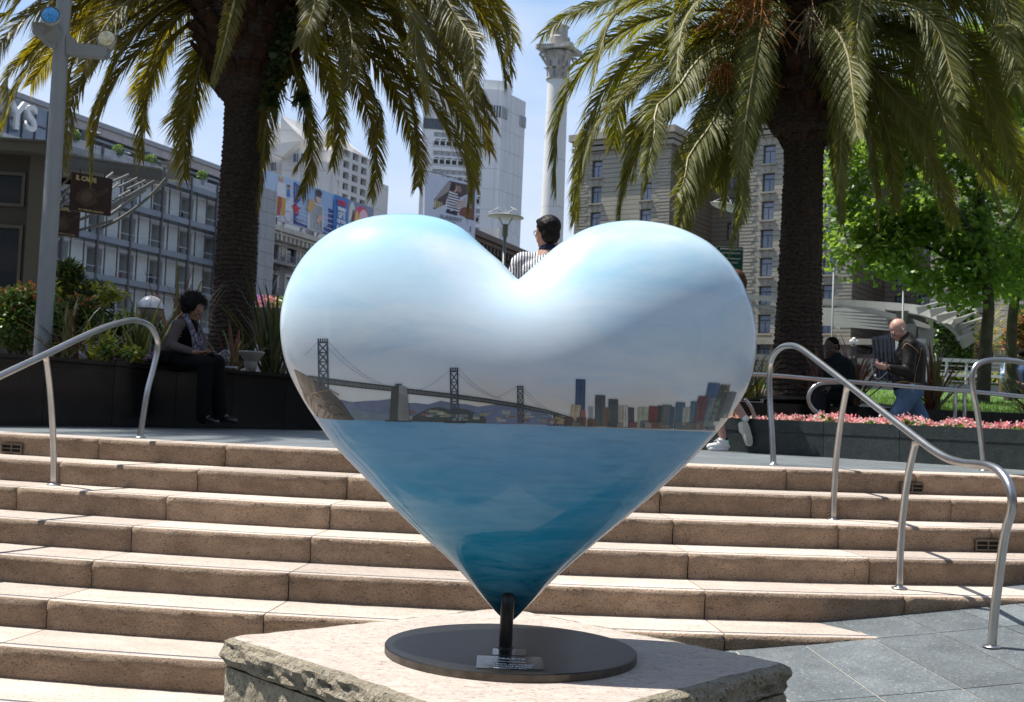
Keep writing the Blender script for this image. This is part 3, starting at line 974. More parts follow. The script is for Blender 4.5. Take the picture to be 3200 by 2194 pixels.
for i, (s, sz) in enumerate((("HEARTS", 0.030), ("IN SAN FRANCISCO", 0.012), ("ALL DAY, ALL NIGHT", 0.0175), ("MARIANNE BLAND", 0.0175), ("FEBRUARY 9, 2012", 0.014))):
 c = atz(1157, (1494.5, 1501, 1507, 1511.5, 1516)[i], zpl + 0.0025)
 text_mesh(s, sz, MT['white_print'], 'lettering', heart, Matrix.Translation((c.x, c.y, zpl + 0.0024)) @ Matrix.Rotation(-0.03, 4, 'Z'), 0.0002, bold=0.0004)
# ================================================================== handrails
def flange(g, p, r=0.045, h=0.008):
 g.lathe(p, [(r, 0.001), (r, h * .5), (r * 0.8, h), (0.03, h + .003)], 20)
def rail(name, label, path, posts, p0, dx, dy, rr=0.022, extra=()):
 """path pixels in the upright plane; posts = lists of pixels base->top"""
 o = thing(name, label, 'handrail', tuple(p0), 'tubular steel handrails')
 P = [at_plane(x, y, p0, dx, dy) for x, y in path]
 g = MB(); g.tube(catmull(P, 8), rr, 14); g.build('rail', MT['steel'], o, smooth=True)
 for ps in posts:
  Q = [at_plane(x, y, p0, dx, dy) for x, y in ps]
  if len(Q) > 1:
   g = MB(); g.tube(catmull(Q, 6), rr * 0.93, 12); g.build('post', MT['steel'], o, smooth=True)
  g = MB(); flange(g, Q[0]); g.build('flange', MT['steel'], o, smooth=True)
 return o
# right main rail
a_ = atz(2418 / K, 1452 / K, ZP)
b_ = EYE + Vector((2.371, 5.812, -1.038))
rail('handrail', 'curved steel handrail climbing the right side of the steps on four posts', [(1755, 1055), (1751, 980), (1746, 900), (1746, 845), (1752, 812), (1770, 790), (1792, 784), (1815, 790), (1850, 815), (1925, 873), (2000, 932), (2080, 994), (2115, 1020), (2150, 1040), (2185, 1050), (2215, 1053), (2245, 1058), (2270, 1072), (2288, 1098), (2296, 1130), (2294, 1160), (2284, 1195), (2275, 1240), (2265, 1320), (2256, 1390), (2250, 1468)],
     [[(1755, 1055)], [(1890, 1180), (1892, 1120), (1898, 1030), (1908, 950), (1922, 875)], [(2040, 1335), (2042, 1260), (2048, 1170), (2060, 1080), (2078, 1000)], [(2250, 1468)]], a_, b_.x - a_.x, b_.y - a_.y)
a_ = atz(437 / K, 1368 / K, ZP)
b_ = atz(168 / K, 1516 / K, ZP - 0.3)
rail('handrail', 'curved steel handrail at the left of the steps below the seated woman', [(318, 993), (324, 950), (334, 890), (347, 840), (357, 795), (356, 768), (342, 742), (318, 729), (290, 728), (240, 742), (190, 763), (100, 806), (0, 853), (-120, 912), (-160, 945), (-170, 990), (-172, 1100)],
     [[(318, 993)], [(122, 1100), (122, 1040), (119, 960), (113, 880), (104, 808)]], a_, b_.x - a_.x, b_.y - a_.y)
a_ = atz(3076 / K, 1471 / K, ZP)
rail('handrail', 'steel handrail whose hoop rises at the right edge above the pink flowers', [(2233, 1068), (2226, 1000), (2216, 930), (2207, 885), (2206, 850), (2216, 828), (2240, 818), (2280, 817), (2330, 826), (2400, 860), (2500, 925)], [[(2233, 1068)]], a_, 1.0, 0.35)
# rail of the ramp behind the planter
g0 = Vector((1.6, 12.75, ZP))
rl = rail('ramp_handrail', 'long level steel handrail along the ramp behind the flower planter', [(1600, 905), (1640, 860), (1670, 850), (1700, 849), (1770, 853), (1850, 860), (2000, 872), (2150, 884), (2250, 893), (2400, 908), (2600, 925)], [], g0, 1, 0, 0.024)
for xs_, y0_ in ((2168, 884), (2189, 886)):
 g = MB(); p = at_plane(xs_, y0_, g0, 1, 0); g.tube([p, p - Vector((0, 0, 0.5))], 0.02, 10); g.build('post', MT['steel'], rl, smooth=True)
g = MB(); g.tube(catmull([at_plane(x, y, g0, 1, 0) for x, y in [(1690, 905), (1704, 925), (1714, 950)]], 5), 0.02, 10); g.build('post', MT['steel'], rl, smooth=True)
g1 = Vector((2.4, 13.0, ZP))
rail('ramp_handrail', 'short looped end of the lower ramp handrail with a bright highlight', [(1995, 872), (1935, 868), (1880, 868), (1856, 872), (1840, 885), (1834, 905), (1842, 925), (1865, 945), (1880, 962)], [], g1, 1, 0, 0.022)
# ================================================================== granite walls
def gran_wall(name, label, line, z0, z1, cop, mat, thick_, panel, z_low=None, course=None):
 """upright granite-faced wall along plan points, outer face on the line"""
 o = thing(name, label, 'wall', (line[0][0], line[0][1], z0))
 P = catmull([Vector((x, y, 0)) for x, y in line], 6)
 # resample by arc length to the panel width
 acc = [0]
 for i in range(len(P) - 1): acc.append(acc[-1] + (P[i + 1] - P[i]).length)
 def pt(s):
  s = max(0, min(acc[-1], s))
  for i in range(len(acc) - 1):
   if acc[i + 1] >= s:
    return P[i].lerp(P[i + 1], (s - acc[i]) / (acc[i + 1] - acc[i] + 1e-9))
  return P[-1]
 nn = int(acc[-1] / panel)
 gap = 0.003
 core = MB()
 for i in range(nn):
  a, b = pt(i * panel + gap), pt((i + 1) * panel - gap)
  t = (b - a).normalized(); n = Vector((-t.y, t.x, 0))   # inward
  rowsz = [(z0, z1 - cop - gap)] if not course else [(z0 + course * q, min(z0 + course * (q + 1) - gap * 2, z1 - cop - gap)) for q in range(int(math.ceil((z1 - cop - z0) / course)))]
  for (za, zb) in rowsz:
   if zb - za < 0.02: continue
   m_ = MB(); m_.add([a + Vector((0, 0, za)), b + Vector((0, 0, za)), b + n * .03 + Vector((0, 0, za)), a + n * .03 + Vector((0, 0, za)), a + Vector((0, 0, zb)), b + Vector((0, 0, zb)), b + n * .03 + Vector((0, 0, zb)), a + n * .03 + Vector((0, 0, zb))],
                              [[0, 3, 2, 1], [4, 5, 6, 7], [0, 1, 5, 4], [1, 2, 6, 5], [2, 3, 7, 6], [3, 0, 4, 7]])
   m_.build('facing_panel', mat, o)
  m_ = MB(); q = n * -0.006
  m_.add([a + q + Vector((0, 0, z1 - cop)), b + q + Vector((0, 0, z1 - cop)), b + n * thick_ + Vector((0, 0, z1 - cop)), a + n * thick_ + Vector((0, 0, z1 - cop)), a + q + Vector((0, 0, z1)), b + q + Vector((0, 0, z1)), b + n * thick_ + Vector((0, 0, z1)), a + n * thick_ + Vector((0, 0, z1))],
               [[0, 3, 2, 1], [4, 5, 6, 7], [0, 1, 5, 4], [1, 2, 6, 5], [2, 3, 7, 6], [3, 0, 4, 7]])
  m_.build('coping_stone', mat, o)
  a2, b2 = pt(i * panel), pt((i + 1) * panel)
  core.add([a2 + n * .008 + Vector((0, 0, z0 - .05)), b2 + n * .008 + Vector((0, 0, z0 - .05)), b2 + n * .008 + Vector((0, 0, z1 - .01)), a2 + n * .008 + Vector((0, 0, z1 - .01)), a2 + n * (thick_ - .01) + Vector((0, 0, z0 - .05)), b2 + n * (thick_ - .01) + Vector((0, 0, z0 - .05)), b2 + n * (thick_ - .01) + Vector((0, 0, z1 - .01)), a2 + n * (thick_ - .01) + Vector((0, 0, z1 - .01))], [[0, 1, 2, 3], [5, 4, 7, 6]])
 core.build('joint_mortar', plain('wall_joint', (0.11, 0.115, 0.11), 0.9), o)
 return o
gran_wall('planter_wall', 'long black polished granite planter wall the woman sits on', [(-7.6, 5.4), (-6.0, 8.2), (-4.55, 10.7), (-3.62, 12.3), (-2.45, 14.1), (-1.2, 15.6), (0.4, 16.9)], ZP, 1.935, 0.085, MT['black_granite'], 0.45, 0.82)
gran_wall('planter_wall', 'low dark grey granite planter wall holding the pink flowers', [(0.4, 13.4), (1.2, 13.05), (2.01, 12.55), (3.02, 11.75), (3.8, 10.95), (4.9, 9.7), (5.6, 8.6)], ZP, 1.635, 0.12, MT['grey_granite'], 0.12, 0.80)
gran_wall('planter_wall', 'black granite wall of the raised bed around the right palm', [(0.4, 15.0), (3.0, 14.55), (6.5, 14.5), (10.0, 14.6)], 0.4, 1.845, 0.11, MT['black_granite'], 0.3, 0.55, course=0.24)
# ================================================================== planting beds
g = MB()
xs = np.linspace(0, 1, 10)
front = catmull([Vector((x, y, 0)) for x, y in [(-7.3, 5.6), (-5.7, 8.4), (-4.2, 10.9), (-3.27, 12.5), (-2.2, 14.3), (-1.0, 15.8), (0.5, 17.1)]], 5)
rows = []
for f in (0, .33, .66, 1):
 rows.append([Vector((p.x - 3.2 * f, p.y + 5.5 * f, 1.89 + 0.03 * mnoise.noise(Vector((p.x * 3, p.y * 3 + f * 9, 0))) + .05 * f)) for p in front])
W = len(front)
g.add([p for r in rows for p in r], [[i * W + a, i * W + a + 1, (i + 1) * W + a + 1, (i + 1) * W + a] for i in range(3) for a in range(W - 1)])
tag(g.build('soil_bed', MT['soil']), kind='structure')
g = MB()
NX, NY = 60, 24
vv = []
for j in range(NY):
 for i in range(NX):
  x = 0.6 + 13.5 * i / (NX - 1); y = 14.8 + 13 * (j / (NY - 1))
  m_ = math.exp(-((x - 3.75) ** 2 + (y - 15.6) ** 2) / 1.4)
  z = 1.81 + 0.052 * (y - 14.8) + 0.16 * m_ + 0.015 * mnoise.noise(Vector((x * 4, y * 4, 0)))
  vv.append((x, y, z))
g.add(vv, [[j * NX + i, j * NX + i + 1, (j + 1) * NX + i + 1, (j + 1) * NX + i] for j in range(NY - 1) for i in range(NX - 1)])
lawn_m, t, b = nt('lawn_and_soil')
geo = t.nodes.new('ShaderNodeNewGeometry'); sx_ = t.nodes.new('ShaderNodeSeparateXYZ'); t.links.new(geo.outputs['Position'], sx_.inputs[0])
mrn = t.nodes.new('ShaderNodeMapRange'); mrn.inputs['From Min'].default_value = 5.0; mrn.inputs['From Max'].default_value = 5.8
t.links.new(sx_.outputs['X'], mrn.inputs['Value'])
gr = mixc(t, noise_n(t, 12, 6), (0.05, 0.12, 0.015), (0.13, 0.24, 0.04))
so = mixc(t, noise_n(t, 16, 6, .7), (0.035, 0.025, 0.016), (0.12, 0.085, 0.055))
t.links.new(mixc(t, mrn.outputs['Result'], so, gr), b.inputs['Base Color']); b.inputs['Roughness'].default_value = 0.95
bump(t, b, noise_n(t, 40, 5), 1.0, 0.03)
tag(g.build('lawn_ground', lawn_m, smooth=True), kind='structure')
def blades(n, fn, name, mat, h=(0.03, 0.07), w=0.006, kind='stuff'):
 vs_ = []; fs = []
 for i in range(n):
  p = fn()
  a = random.random() * 6.28; L = random.uniform(*h)
  d = Vector((math.cos(a), math.sin(a), 0)); l = Vector((math.cos(a + 1.57), math.sin(a + 1.57), 0)) * random.random() * L * .7
  b0 = len(vs_)
  vs_ += [p - d * w / 2, p + d * w / 2, p + l + Vector((0, 0, L))]
  fs.append([b0, b0 + 1, b0 + 2])
 g = MB(); g.add(vs_, fs)
 return g.build(name, mat, kind=kind)
def lawn_pt():
 x = random.uniform(5.3, 9.8); y = random.uniform(14.9, 20.5) if random.random() < .8 else random.uniform(20, 27)
 return Vector((x, y, 1.81 + 0.052 * (y - 14.8)))
tag(blades(9000, lawn_pt, 'grass', MT['grass'], (0.03, 0.08), 0.012), kind='stuff')
# ================================================================== leaves
def set_tint(me, vals_per_vert):
 a = me.attributes.new('tint', 'FLOAT', 'POINT')
 a.data.foreach_set('value', vals_per_vert)
LEAF_SHAPES = {
 'oval': [(0, 0), (.28, .35), (.22, .75), (0, 1.0), (-.22, .75), (-.28, .35)],
 'maple': [(0, 0), (.30, .12), (.62, .28), (.40, .48), (.46, .80), (.16, .72), (0, 1.08), (-.16, .72), (-.46, .80), (-.40, .48), (-.62, .28), (-.30, .12)],
 'slim': [(0, 0), (.13, .4), (0, 1.0), (-.13, .4)],
}
def leaf_cloud(name, pts, size, shape, mat, parent, droop=0.35, tint=None, up=0.4, tw=None):
 """pts : list of (Vector, outward dir)"""
 S = LEAF_SHAPES[shape]
 n = len(S)
 V = []; F = []; T = []
 for p, o in pts:
  sz = size * random.uniform(0.65, 1.25)
  d = (Vector((random.gauss(0, .6), random.gauss(0, .6), random.gauss(0, .45) - droop)) + o * .6).normalized()
  nrm = (Vector((random.gauss(0, .55), random.gauss(0, .55), up + random.random() * .6)) + o * .35)
  s = d.cross(nrm)
  if s.length < 1e-3: continue
  s.normalize(); nn = s.cross(d)
  b0 = len(V)
  fold = random.uniform(-.15, .25)
  for (a, c) in S:
   V.append(p + d * (c * sz) + s * (a * sz) + nn * (abs(a) * fold * sz - c * c * .12 * sz))
  F.append(list(range(b0, b0 + n)))
  tv = (tint(p) if tint else random.random()) if not callable(tw) else tw(p)
  T += [tv] * n
 me = bpy.data.meshes.new(name); me.from_pydata([tuple(v) for v in V], [], F)
 set_tint(me, T)
 me.materials.append(mat)
 return newobj(name, me, parent)
MT['frond'] = leaf_mat('palm_leaflet', (0.034, 0.046, 0.010), (0.62, 0.50, 0.02), 0.38, 0.5, 0.35)
MT['frond_r'] = leaf_mat('palm_leaflet_olive', (0.070, 0.090, 0.018), (0.52, 0.50, 0.03), 0.28, 0.6, 0.35)
MT['rachis'] = plain('palm_rachis', (0.22, 0.19, 0.06), 0.5, var=0.2)
MT['maple'] = leaf_mat('maple_leaf', (0.062, 0.130, 0.020), (0.36, 0.54, 0.06), 0.42, 0.42, 0.5)
MT['bark'] = plain('tree_bark', (0.085, 0.072, 0.055), 0.9, var=0.45, scale=7, bumpv=0.8, bscale=22, dirt=0.5)
MT['shrub'] = leaf_mat('shrub_leaf', (0.07, 0.14, 0.025), (0.22, 0.36, 0.05), 0.3, 0.4, 0.45)
MT['shrub_dark'] = leaf_mat('dark_shrub_leaf', (0.028, 0.055, 0.014), (0.10, 0.16, 0.02), 0.25, 0.45, 0.4)
MT['shrub_red'] = leaf_mat('reddish_tip_leaf', (0.34, 0.12, 0.05), (0.5, 0.22, 0.06), 0.3, 0.45, 0.3)
MT['yellow_leaf'] = leaf_mat('yellow_green_leaf', (0.22, 0.27, 0.03), (0.5, 0.5, 0.04), 0.35, 0.45, 0.3)
MT['flax'] = leaf_mat('flax_blade', (0.10, 0.11, 0.045), (0.24, 0.24, 0.06), 0.2, 0.4, 0.45)
MT['flax_red'] = leaf_mat('bronze_flax_blade', (0.115, 0.055, 0.042), (0.30, 0.12, 0.05), 0.2, 0.42, 0.4)
MT['petal'] = leaf_mat('pink_petal', (0.68, 0.18, 0.22), (0.8, 0.35, 0.35), 0.35, 0.6, 0.3)
MT['petal_light'] = leaf_mat('pale_pink_petal', (0.85, 0.52, 0.50), (0.8, 0.5, 0.45), 0.35, 0.6, 0.15)
MT['petal_purple'] = leaf_mat('purple_petal', (0.42, 0.14, 0.55), (0.5, 0.2, 0.6), 0.3, 0.6, 0.3)
# ------------------------------------------------------------------ palms
def frond(parent, P, mat, L0=0.46, twist=None, n=190, dens=1.0, w=0.0185, centre=None):
 """P : 3D control points base -> tip"""
 C_ = catmull(P, 7)
 acc = [0]
 for i in range(len(C_) - 1): acc.append(acc[-1] + (C_[i + 1] - C_[i]).length)
 LT = acc[-1]
 V = []; F = []; T = []
 def sample(s):
  for i in range(len(acc) - 1):
   if acc[i + 1] >= s:
    f = (s - acc[i]) / (acc[i + 1] - acc[i] + 1e-9)
    return C_[i].lerp(C_[i + 1], f), (C_[i + 1] - C_[i]).normalized()
  return C_[-1], (C_[-1] - C_[-2]).normalized()
 if twist is None: twist = random.uniform(-1.1, 1.1)
 n = int(n * dens * max(0.6, min(1.25, LT / 3.2)))
 out = (P[-1] - P[0]); out.z = 0
 if out.length < 0.01: out = Vector((0, -1, 0))
 out.normalize()
 # rachis
 rp = []
 k = 14
 for i in range(k + 1):
  q, tt = sample(LT * i / k); rp.append(q)
 tb = MB(); tb.tube(rp, [0.026 * (1 - i / k) ** 0.8 + 0.004 for i in range(k + 1)], 5)
 V += [Vector(v) for v in tb.v]; F += tb.f; T += [0.2] * len(tb.v)
 nr = len(F)
 phase = random.random() * 6
 for i in range(n):
  f = 0.10 + 0.90 * (i + random.random() * .5) / n
  q, tt = sample(LT * min(f, 0.998))
  nrm = (out * 0.6 + Vector((0, 0, 0.8)))
  nrm = nrm - tt * nrm.dot(tt)
  if nrm.length < 1e-3: nrm = Vector((0, 1, 0))
  nrm.normalize()
  s0 = tt.cross(nrm).normalized()
  tws = twist * (0.3 + 0.9 * f)
  s = s0 * math.cos(tws) + nrm * math.sin(tws)
  nn = nrm * math.cos(tws) - s0 * math.sin(tws)
  env = 1.24 * min(1.0, (f - 0.05) / 0.18) ** 0.6 * (1.0 - 0.62 * max(0, (f - 0.45) / 0.55) ** 1.6)
  Lf = L0 * env
  for side in (-1, 1):
   if random.random() < 0.03: continue
   L = Lf * random.uniform(0.82, 1.1)
   fw = 0.62 + 0.7 * f
   d = (s * side * (1.0 - 0.3 * f) + tt * fw + nn * random.uniform(0.05, 0.28) + Vector((random.gauss(0, .07), random.gauss(0, .07), random.gauss(0, .07)))).normalized()
   wd = tt.cross(d)
   if wd.length < 1e-3: continue
   wd = (tt * 0.75 + nn * random.uniform(-.5, .5)) ; wd = (wd - d * wd.dot(d)).normalized()
   ww = w * random.uniform(.8, 1.15) * (0.6 + .4 * env)
   g1 = Vector((0, 0, -0.06 * L)); g2 = Vector((0, 0, -0.34 * L * random.uniform(.6, 1.2)))
   b0 = len(V)
   a0 = q; a1 = q + d * L * 0.5 + g1; a2 = q + d * L * 0.97 + g2
   V += [a0 - wd * ww * .4, a0 + wd * ww * .4, a1 - wd * ww * .5, a1 + wd * ww * .5, a2]
   F += [[b0, b0 + 1, b0 + 3, b0 + 2], [b0 + 2, b0 + 3, b0 + 4]]
   tv = random.random() * .7 + .3 * (f)
   T += [tv] * 5
 me = bpy.data.meshes.new('frond'); me.from_pydata([tuple(v) for v in V], [], F)
 set_tint(me, T)
 me.materials.append(mat); me.materials.append(MT['rachis'])
 me.polygons.foreach_set('material_index', [1] * nr + [0] * (len(F) - nr))
 newobj('frond', me, parent)
def palm_trunk(name_label, base, prof, parent, seed, rows_h=0.062):
 """prof : (z, r) ; carved with staggered leaf scars"""
 n = 60
 zs = []
 z = prof[0][0]
 while z < prof[-1][0]:
  zs.append(z); z += 0.0155
 V = []
 for z in zs:
  for (z0, r0), (z1, r1) in zip(prof[:-1], prof[1:]):
   if z0 <= z <= z1:
    r = r0 + (r1 - r0) * (z - z0) / (z1 - z0); break
  row = z / rows_h
  for k in range(n):
   a = 2 * math.pi * k / n
   row = z / rows_h + .55 * mnoise.noise(Vector((math.cos(a) * 2.2, math.sin(a) * 2.2, z * 3 + seed)))
   ph = (a / (2 * math.pi)) * 11 + 0.5 * math.floor(row) + 0.6 * mnoise.noise(Vector((a, z * 2, seed)))
   fr = row - math.floor(row)
   lip = (1 - fr) ** 2 * (0.45 + 0.55 * abs(math.cos(math.pi * ph)))
   d = 0.024 * lip + 0.020 * mnoise.noise(Vector((math.cos(a) * 5, math.sin(a) * 5, z * 9 + seed)))
   V.append((base.x + (r + d) * math.cos(a), base.y + (r + d) * math.sin(a), z))
 F = []
 m = len(zs)
 for i in range(m - 1):
  for k in range(n):
   F.append([i * n + k, i * n + (k + 1) % n, (i + 1) * n + (k + 1) % n, (i + 1) * n + k])
 me = bpy.data.meshes.new('trunk'); me.from_pydata(V, [], F)
 me.materials.append(MT['palm_bark'])
 return newobj('trunk', me, parent)
mt_, t, b = nt('palm_trunk_bark')
c_ = mixc(t, ramp(t, noise_n(t, 22, 8, .7, (1, 1, 2.2)), [(0.35, 0.0), (0.68, 1.0)]), (0.018, 0.012, 0.009), (0.125, 0.092, 0.068))
t.links.new(c_, b.inputs['Base Color']); b.inputs['Roughness'].default_value = 0.9
bump(t, b, noise_n(t, 60, 6, .7, (1, 1, 2.5)), 1.0, 0.02)
MT['palm_bark'] = mt_
MT['boot'] = plain('palm_leaf_base', (0.050, 0.026, 0.016), 0.9, var=0.6, spec=.2, scale=12, bumpv=0.9, bscale=45)
MT['fruit'] = plain('orange_fruit_stalk', (0.34, 0.13, 0.03), 0.7, var=0.4, scale=20)
MT['dry'] = plain('dry_fibre', (0.20, 0.15, 0.10), 0.9, var=0.4, scale=20)
def boots(parent, c, prof, n, lsz=0.30, seed=0):
 """cut leaf bases spiralling over the bulge under the crown"""
 r_ = random.Random(seed)
 mb = MB()
 S = [(-1, -.3, 0), (1, -.3, 0), (.8, .3, 0), (-.8, .3, 0), (-.75, -.2, 1), (.75, -.2, 1), (.55, .2, 1.02), (-.55, .2, 1.02)]
 mb.add([(x * .075, y * .075, z * .30) for x, y, z in S], [[0, 1, 2, 3], [7, 6, 5, 4], [0, 4, 5, 1], [1, 5, 6, 2], [2, 6, 7, 3], [3, 7, 4, 0]])
 me = mb.mesh('leaf_base'); me.materials.append(MT['boot'])
 z0, z1 = prof[0][0], prof[-1][0]
 for i in range(n):
  f = (i + .5) / n
  z = z0 + (z1 - z0) * f
  for (a0, r0), (a1, r1) in zip(prof[:-1], prof[1:]):
   if a0 <= z <= a1: r = r0 + (r1 - r0) * (z - a0) / (a1 - a0)
  a = i * 2.39996 + r_.uniform(-.15, .15)
  tilt = math.radians(35 + 25 * f + r_.uniform(-10, 10))
  s = r_.uniform(.8, 1.25) * lsz / .3
  Mx = Matrix.Translation((c.x + r * .86 * math.cos(a), c.y + r * .86 * math.sin(a), z)) @ Matrix.Rotation(a - math.pi / 2, 4, 'Z') @ Matrix.Rotation(-tilt, 4, 'X') @ Matrix.Diagonal((s, s, s * r_.uniform(.6, 1.2), 1))
  newobj('leaf_base', me, parent, Mx)
def px_frond(parent, centre, pts, dy, mat, **kw):
 """pts : pixels of the rachis, from crown to tip; dy : how much nearer (-) or farther the tip is than the crown"""
 Y0 = centre.y
 n = len(pts)
 P = []
 for i, (x, y) in enumerate(pts):
  f = (i + (0 if len(pts) > 2 else 0)) / (n - 1)
  P.append(at(x, y, Y0 + dy * (f ** 0.8)))
 frond(parent, P, mat, **kw)
def free_frond(parent, C0, az, el, L, mat, **kw):
 P = []
 p = C0.copy(); d = Vector((math.cos(az) * math.cos(el), math.sin(az) * math.cos(el), math.sin(el)))
 m = 7
 for i in range(m + 1):
  P.append(p.copy())
  p = p + d * (L / m)
  d = (d + Vector((0, 0, -0.30 * (i + 1) / m * 1.25))).normalized()
 frond(parent, P, mat, **kw)
PY_ = 15.5
# left palm
c0 = at(565, 20, PY_)
base = at(525, 815, PY_)
lp = thing('palm_tree', 'date palm at the left behind the seated woman, its hanging fronds lit yellow', 'palm tree', (base.x, base.y, 1.9), 'two date palms')
lean = c0.x - base.x
def zz_(vy, vx=540): return at(vx, vy, PY_).z
palm_trunk('', Vector((0.5 * (base.x + c0.x), PY_, 0)), [(1.80, .32), (zz_(760), .28), (zz_(680), .262), (zz_(500), .252), (zz_(300), .243), (zz_(235), .25), (zz_(215), .38), (zz_(150), .52), (zz_(60), .68), (zz_(-40), .70), (zz_(-120), .45)], lp, 1.0)
bprof = [(zz_(228), .33), (zz_(205), .40), (zz_(150), .52), (zz_(60), .68), (zz_(-40), .72)]
boots(lp, Vector((0.5 * (base.x + c0.x), PY_, 0)), bprof, 150, .38, 4)
LF = [
 ([(575, 60), (612, 90), (628, 150), (612, 230), (600, 300), (597, 360), (584, 470)], -.4, .26), ([(590, 20), (640, 70), (662, 143), (689, 239), (708, 319), (705, 383), (683, 442)], -.2, .30),
 ([(590, 20), (670, 60), (702, 105), (740, 179), (766, 255), (769, 319), (755, 378)], .3, .28), ([(590, 10), (700, 50), (759, 96), (800, 160), (830, 240), (850, 303), (855, 383), (842, 448)], -.2, .30),
 ([(590, 0), (720, 40), (810, 99), (884, 179), (919, 255), (948, 335), (952, 380), (948, 424)], -.5, .34), ([(590, -20), (760, 40), (868, 128), (963, 217), (1027, 303), (1066, 399), (1059, 472)], -1.0, .40),
 ([(600, -30), (760, -30), (880, 0), (935, 75), (954, 160), (960, 232)], -2.0, .42), ([(600, -40), (800, -50), (979, 0), (1034, 64), (1066, 128), (1076, 210)], -1.6, .42),
 ([(600, -60), (850, -80), (1020, -40), (1095, 30), (1135, 100), (1149, 181)], -.6, .42), ([(600, -20), (820, 10), (950, 60), (1020, 120), (1059, 191), (1091, 271), (1112, 345)], .2, .42),
 ([(600, -50), (860, -60), (1040, -30), (1110, 40), (1150, 100), (1163, 160)], -.1, .40), ([(600, -10), (800, 20), (930, 90), (990, 160), (1040, 240), (1080, 320), (1106, 330)], .8, .40),
 ([(575, 0), (660, -20), (703, 20), (704, 64), (692, 145)], -2.2, .30), ([(590, 0), (700, -20), (778, 20), (798, 80), (796, 140), (788, 206)], -1.8, .36),
 ([(545, 60), (490, 90), (462, 128), (443, 191), (424, 271), (417, 340), (418, 407)], -.3, .36), ([(540, 20), (470, 30), (400, 80), (367, 128), (338, 207), (322, 287), (322, 362)], .1, .36),
 ([(540, 0), (430, 20), (351, 80), (287, 143), (239, 223), (214, 303), (210, 388)], -.8, .38), ([(540, -10), (400, 10), (287, 80), (207, 143), (169, 207), (153, 271), (143, 375)], -.6, .38),
 ([(540, -20), (360, -20), (220, 30), (130, 80), (57, 166), (25, 230), (6, 290)], -.4, .40), ([(540, -40), (350, -60), (180, -30), (90, 20), (32, 60), (0, 100), (-40, 180)], -.9, .42),
 ([(540, -60), (330, -100), (140, -90), (20, -20), (-60, 60)], -.6, .42), ([(560, -30), (545, -40), (522, 40), (505, 110), (480, 192)], -2.6, .17),
 ([(540, 0), (420, -20), (300, 0), (200, 50), (120, 120), (70, 190)], .6, .42), ([(540, -20), (430, -40), (330, -20), (260, 30), (215, 100), (190, 160)], -1.6, .40),
 ([(600, -30), (700, -60), (800, -40), (870, 10), (910, 80), (925, 160)], .8, .42), ([(600, -40), (720, -80), (850, -60), (930, 0), (985, 80), (1010, 180)], .6, .42),
]
for P, dy, L in list(LF):
 if P[0][0] > 560 or P[-1][0] < 440:
  LF.append(([(x + random.uniform(-14, 14) * (.3 + i / len(P)), y - random.uniform(10, 40) - 6 * i) for i, (x, y) in enumerate(P)], dy + random.choice((-.5, .6, .8)), L))
for P, dy, L in LF:
 px_frond(lp, c0, P, dy, MT['frond'], L0=L, twist=random.choice((-1, 1)) * random.uniform(.35, .95))
cc = c0 + Vector((0, 0, .6))
for i in range(34):
 az = i * 2.39996 + .3
 free_frond(lp, cc, az, math.radians(random.uniform(18, 75)), random.uniform(2.9, 3.8), MT['frond'], L0=.40, n=70)
# a taller palm left of the picture whose crown shades the wall
tpb = Vector((-6.7, 13.4, 1.9))
tp3 = thing('palm_tree', 'third date palm standing outside the picture on the left, its crown shading the wall', 'palm tree', tuple(tpb))
palm_trunk('', tpb, [(1.8, .34), (3, .27), (8.2, .25), (8.6, .4), (9.3, .5), (9.9, .3)], tp3, 3.0)
for i, fr_ in enumerate([o for o in lp.children if o.name.startswith('frond')][-34:] * 2):
 a_ = i * .37
 o_ = fr_.copy(); COL.objects.link(o_); o_.parent = tp3; o_.matrix_parent_inverse = parent_inv(tp3)
 o_.matrix_basis = Matrix.Translation((tpb.x, tpb.y, 9.3 + (.0 if i < 34 else -.3))) @ Matrix.Rotation(a_, 4, 'Z') @ Matrix.Rotation(-.25 if i > 33 else 0, 4, 'X') @ Matrix.Translation(-cc)
# ivy on the left palm
iv = thing('ivy', 'green ivy hanging from the right side of the left palm', 'ivy', (c0.x + .5, PY_ - .5, zz_(150)))
pts = []
for k in range(420):
 f = random.random()
 x = 655 - 45 * f + random.gauss(0, 10); y = 30 + 210 * f + random.gauss(0, 12)
 pts.append((at(x, y, PY_ - .42 - random.random() * .2 + .15 * f), Vector((0, -1, 0))))
for k in range(60):
 pts.append((at(688 + random.gauss(0, 6), 222 + random.gauss(0, 5), PY_ - .4), Vector((0, -1, 0))))
leaf_cloud('leaves', pts, .09, 'maple', MT['shrub_dark'], iv)
g = MB(); g.tube(catmull([at(x, y, PY_ - .42) for x, y in [(650, 60), (640, 130), (625, 190), (640, 215), (665, 232), (685, 222)]], 5), .008, 5); g.build('stem', MT['bark'], iv)
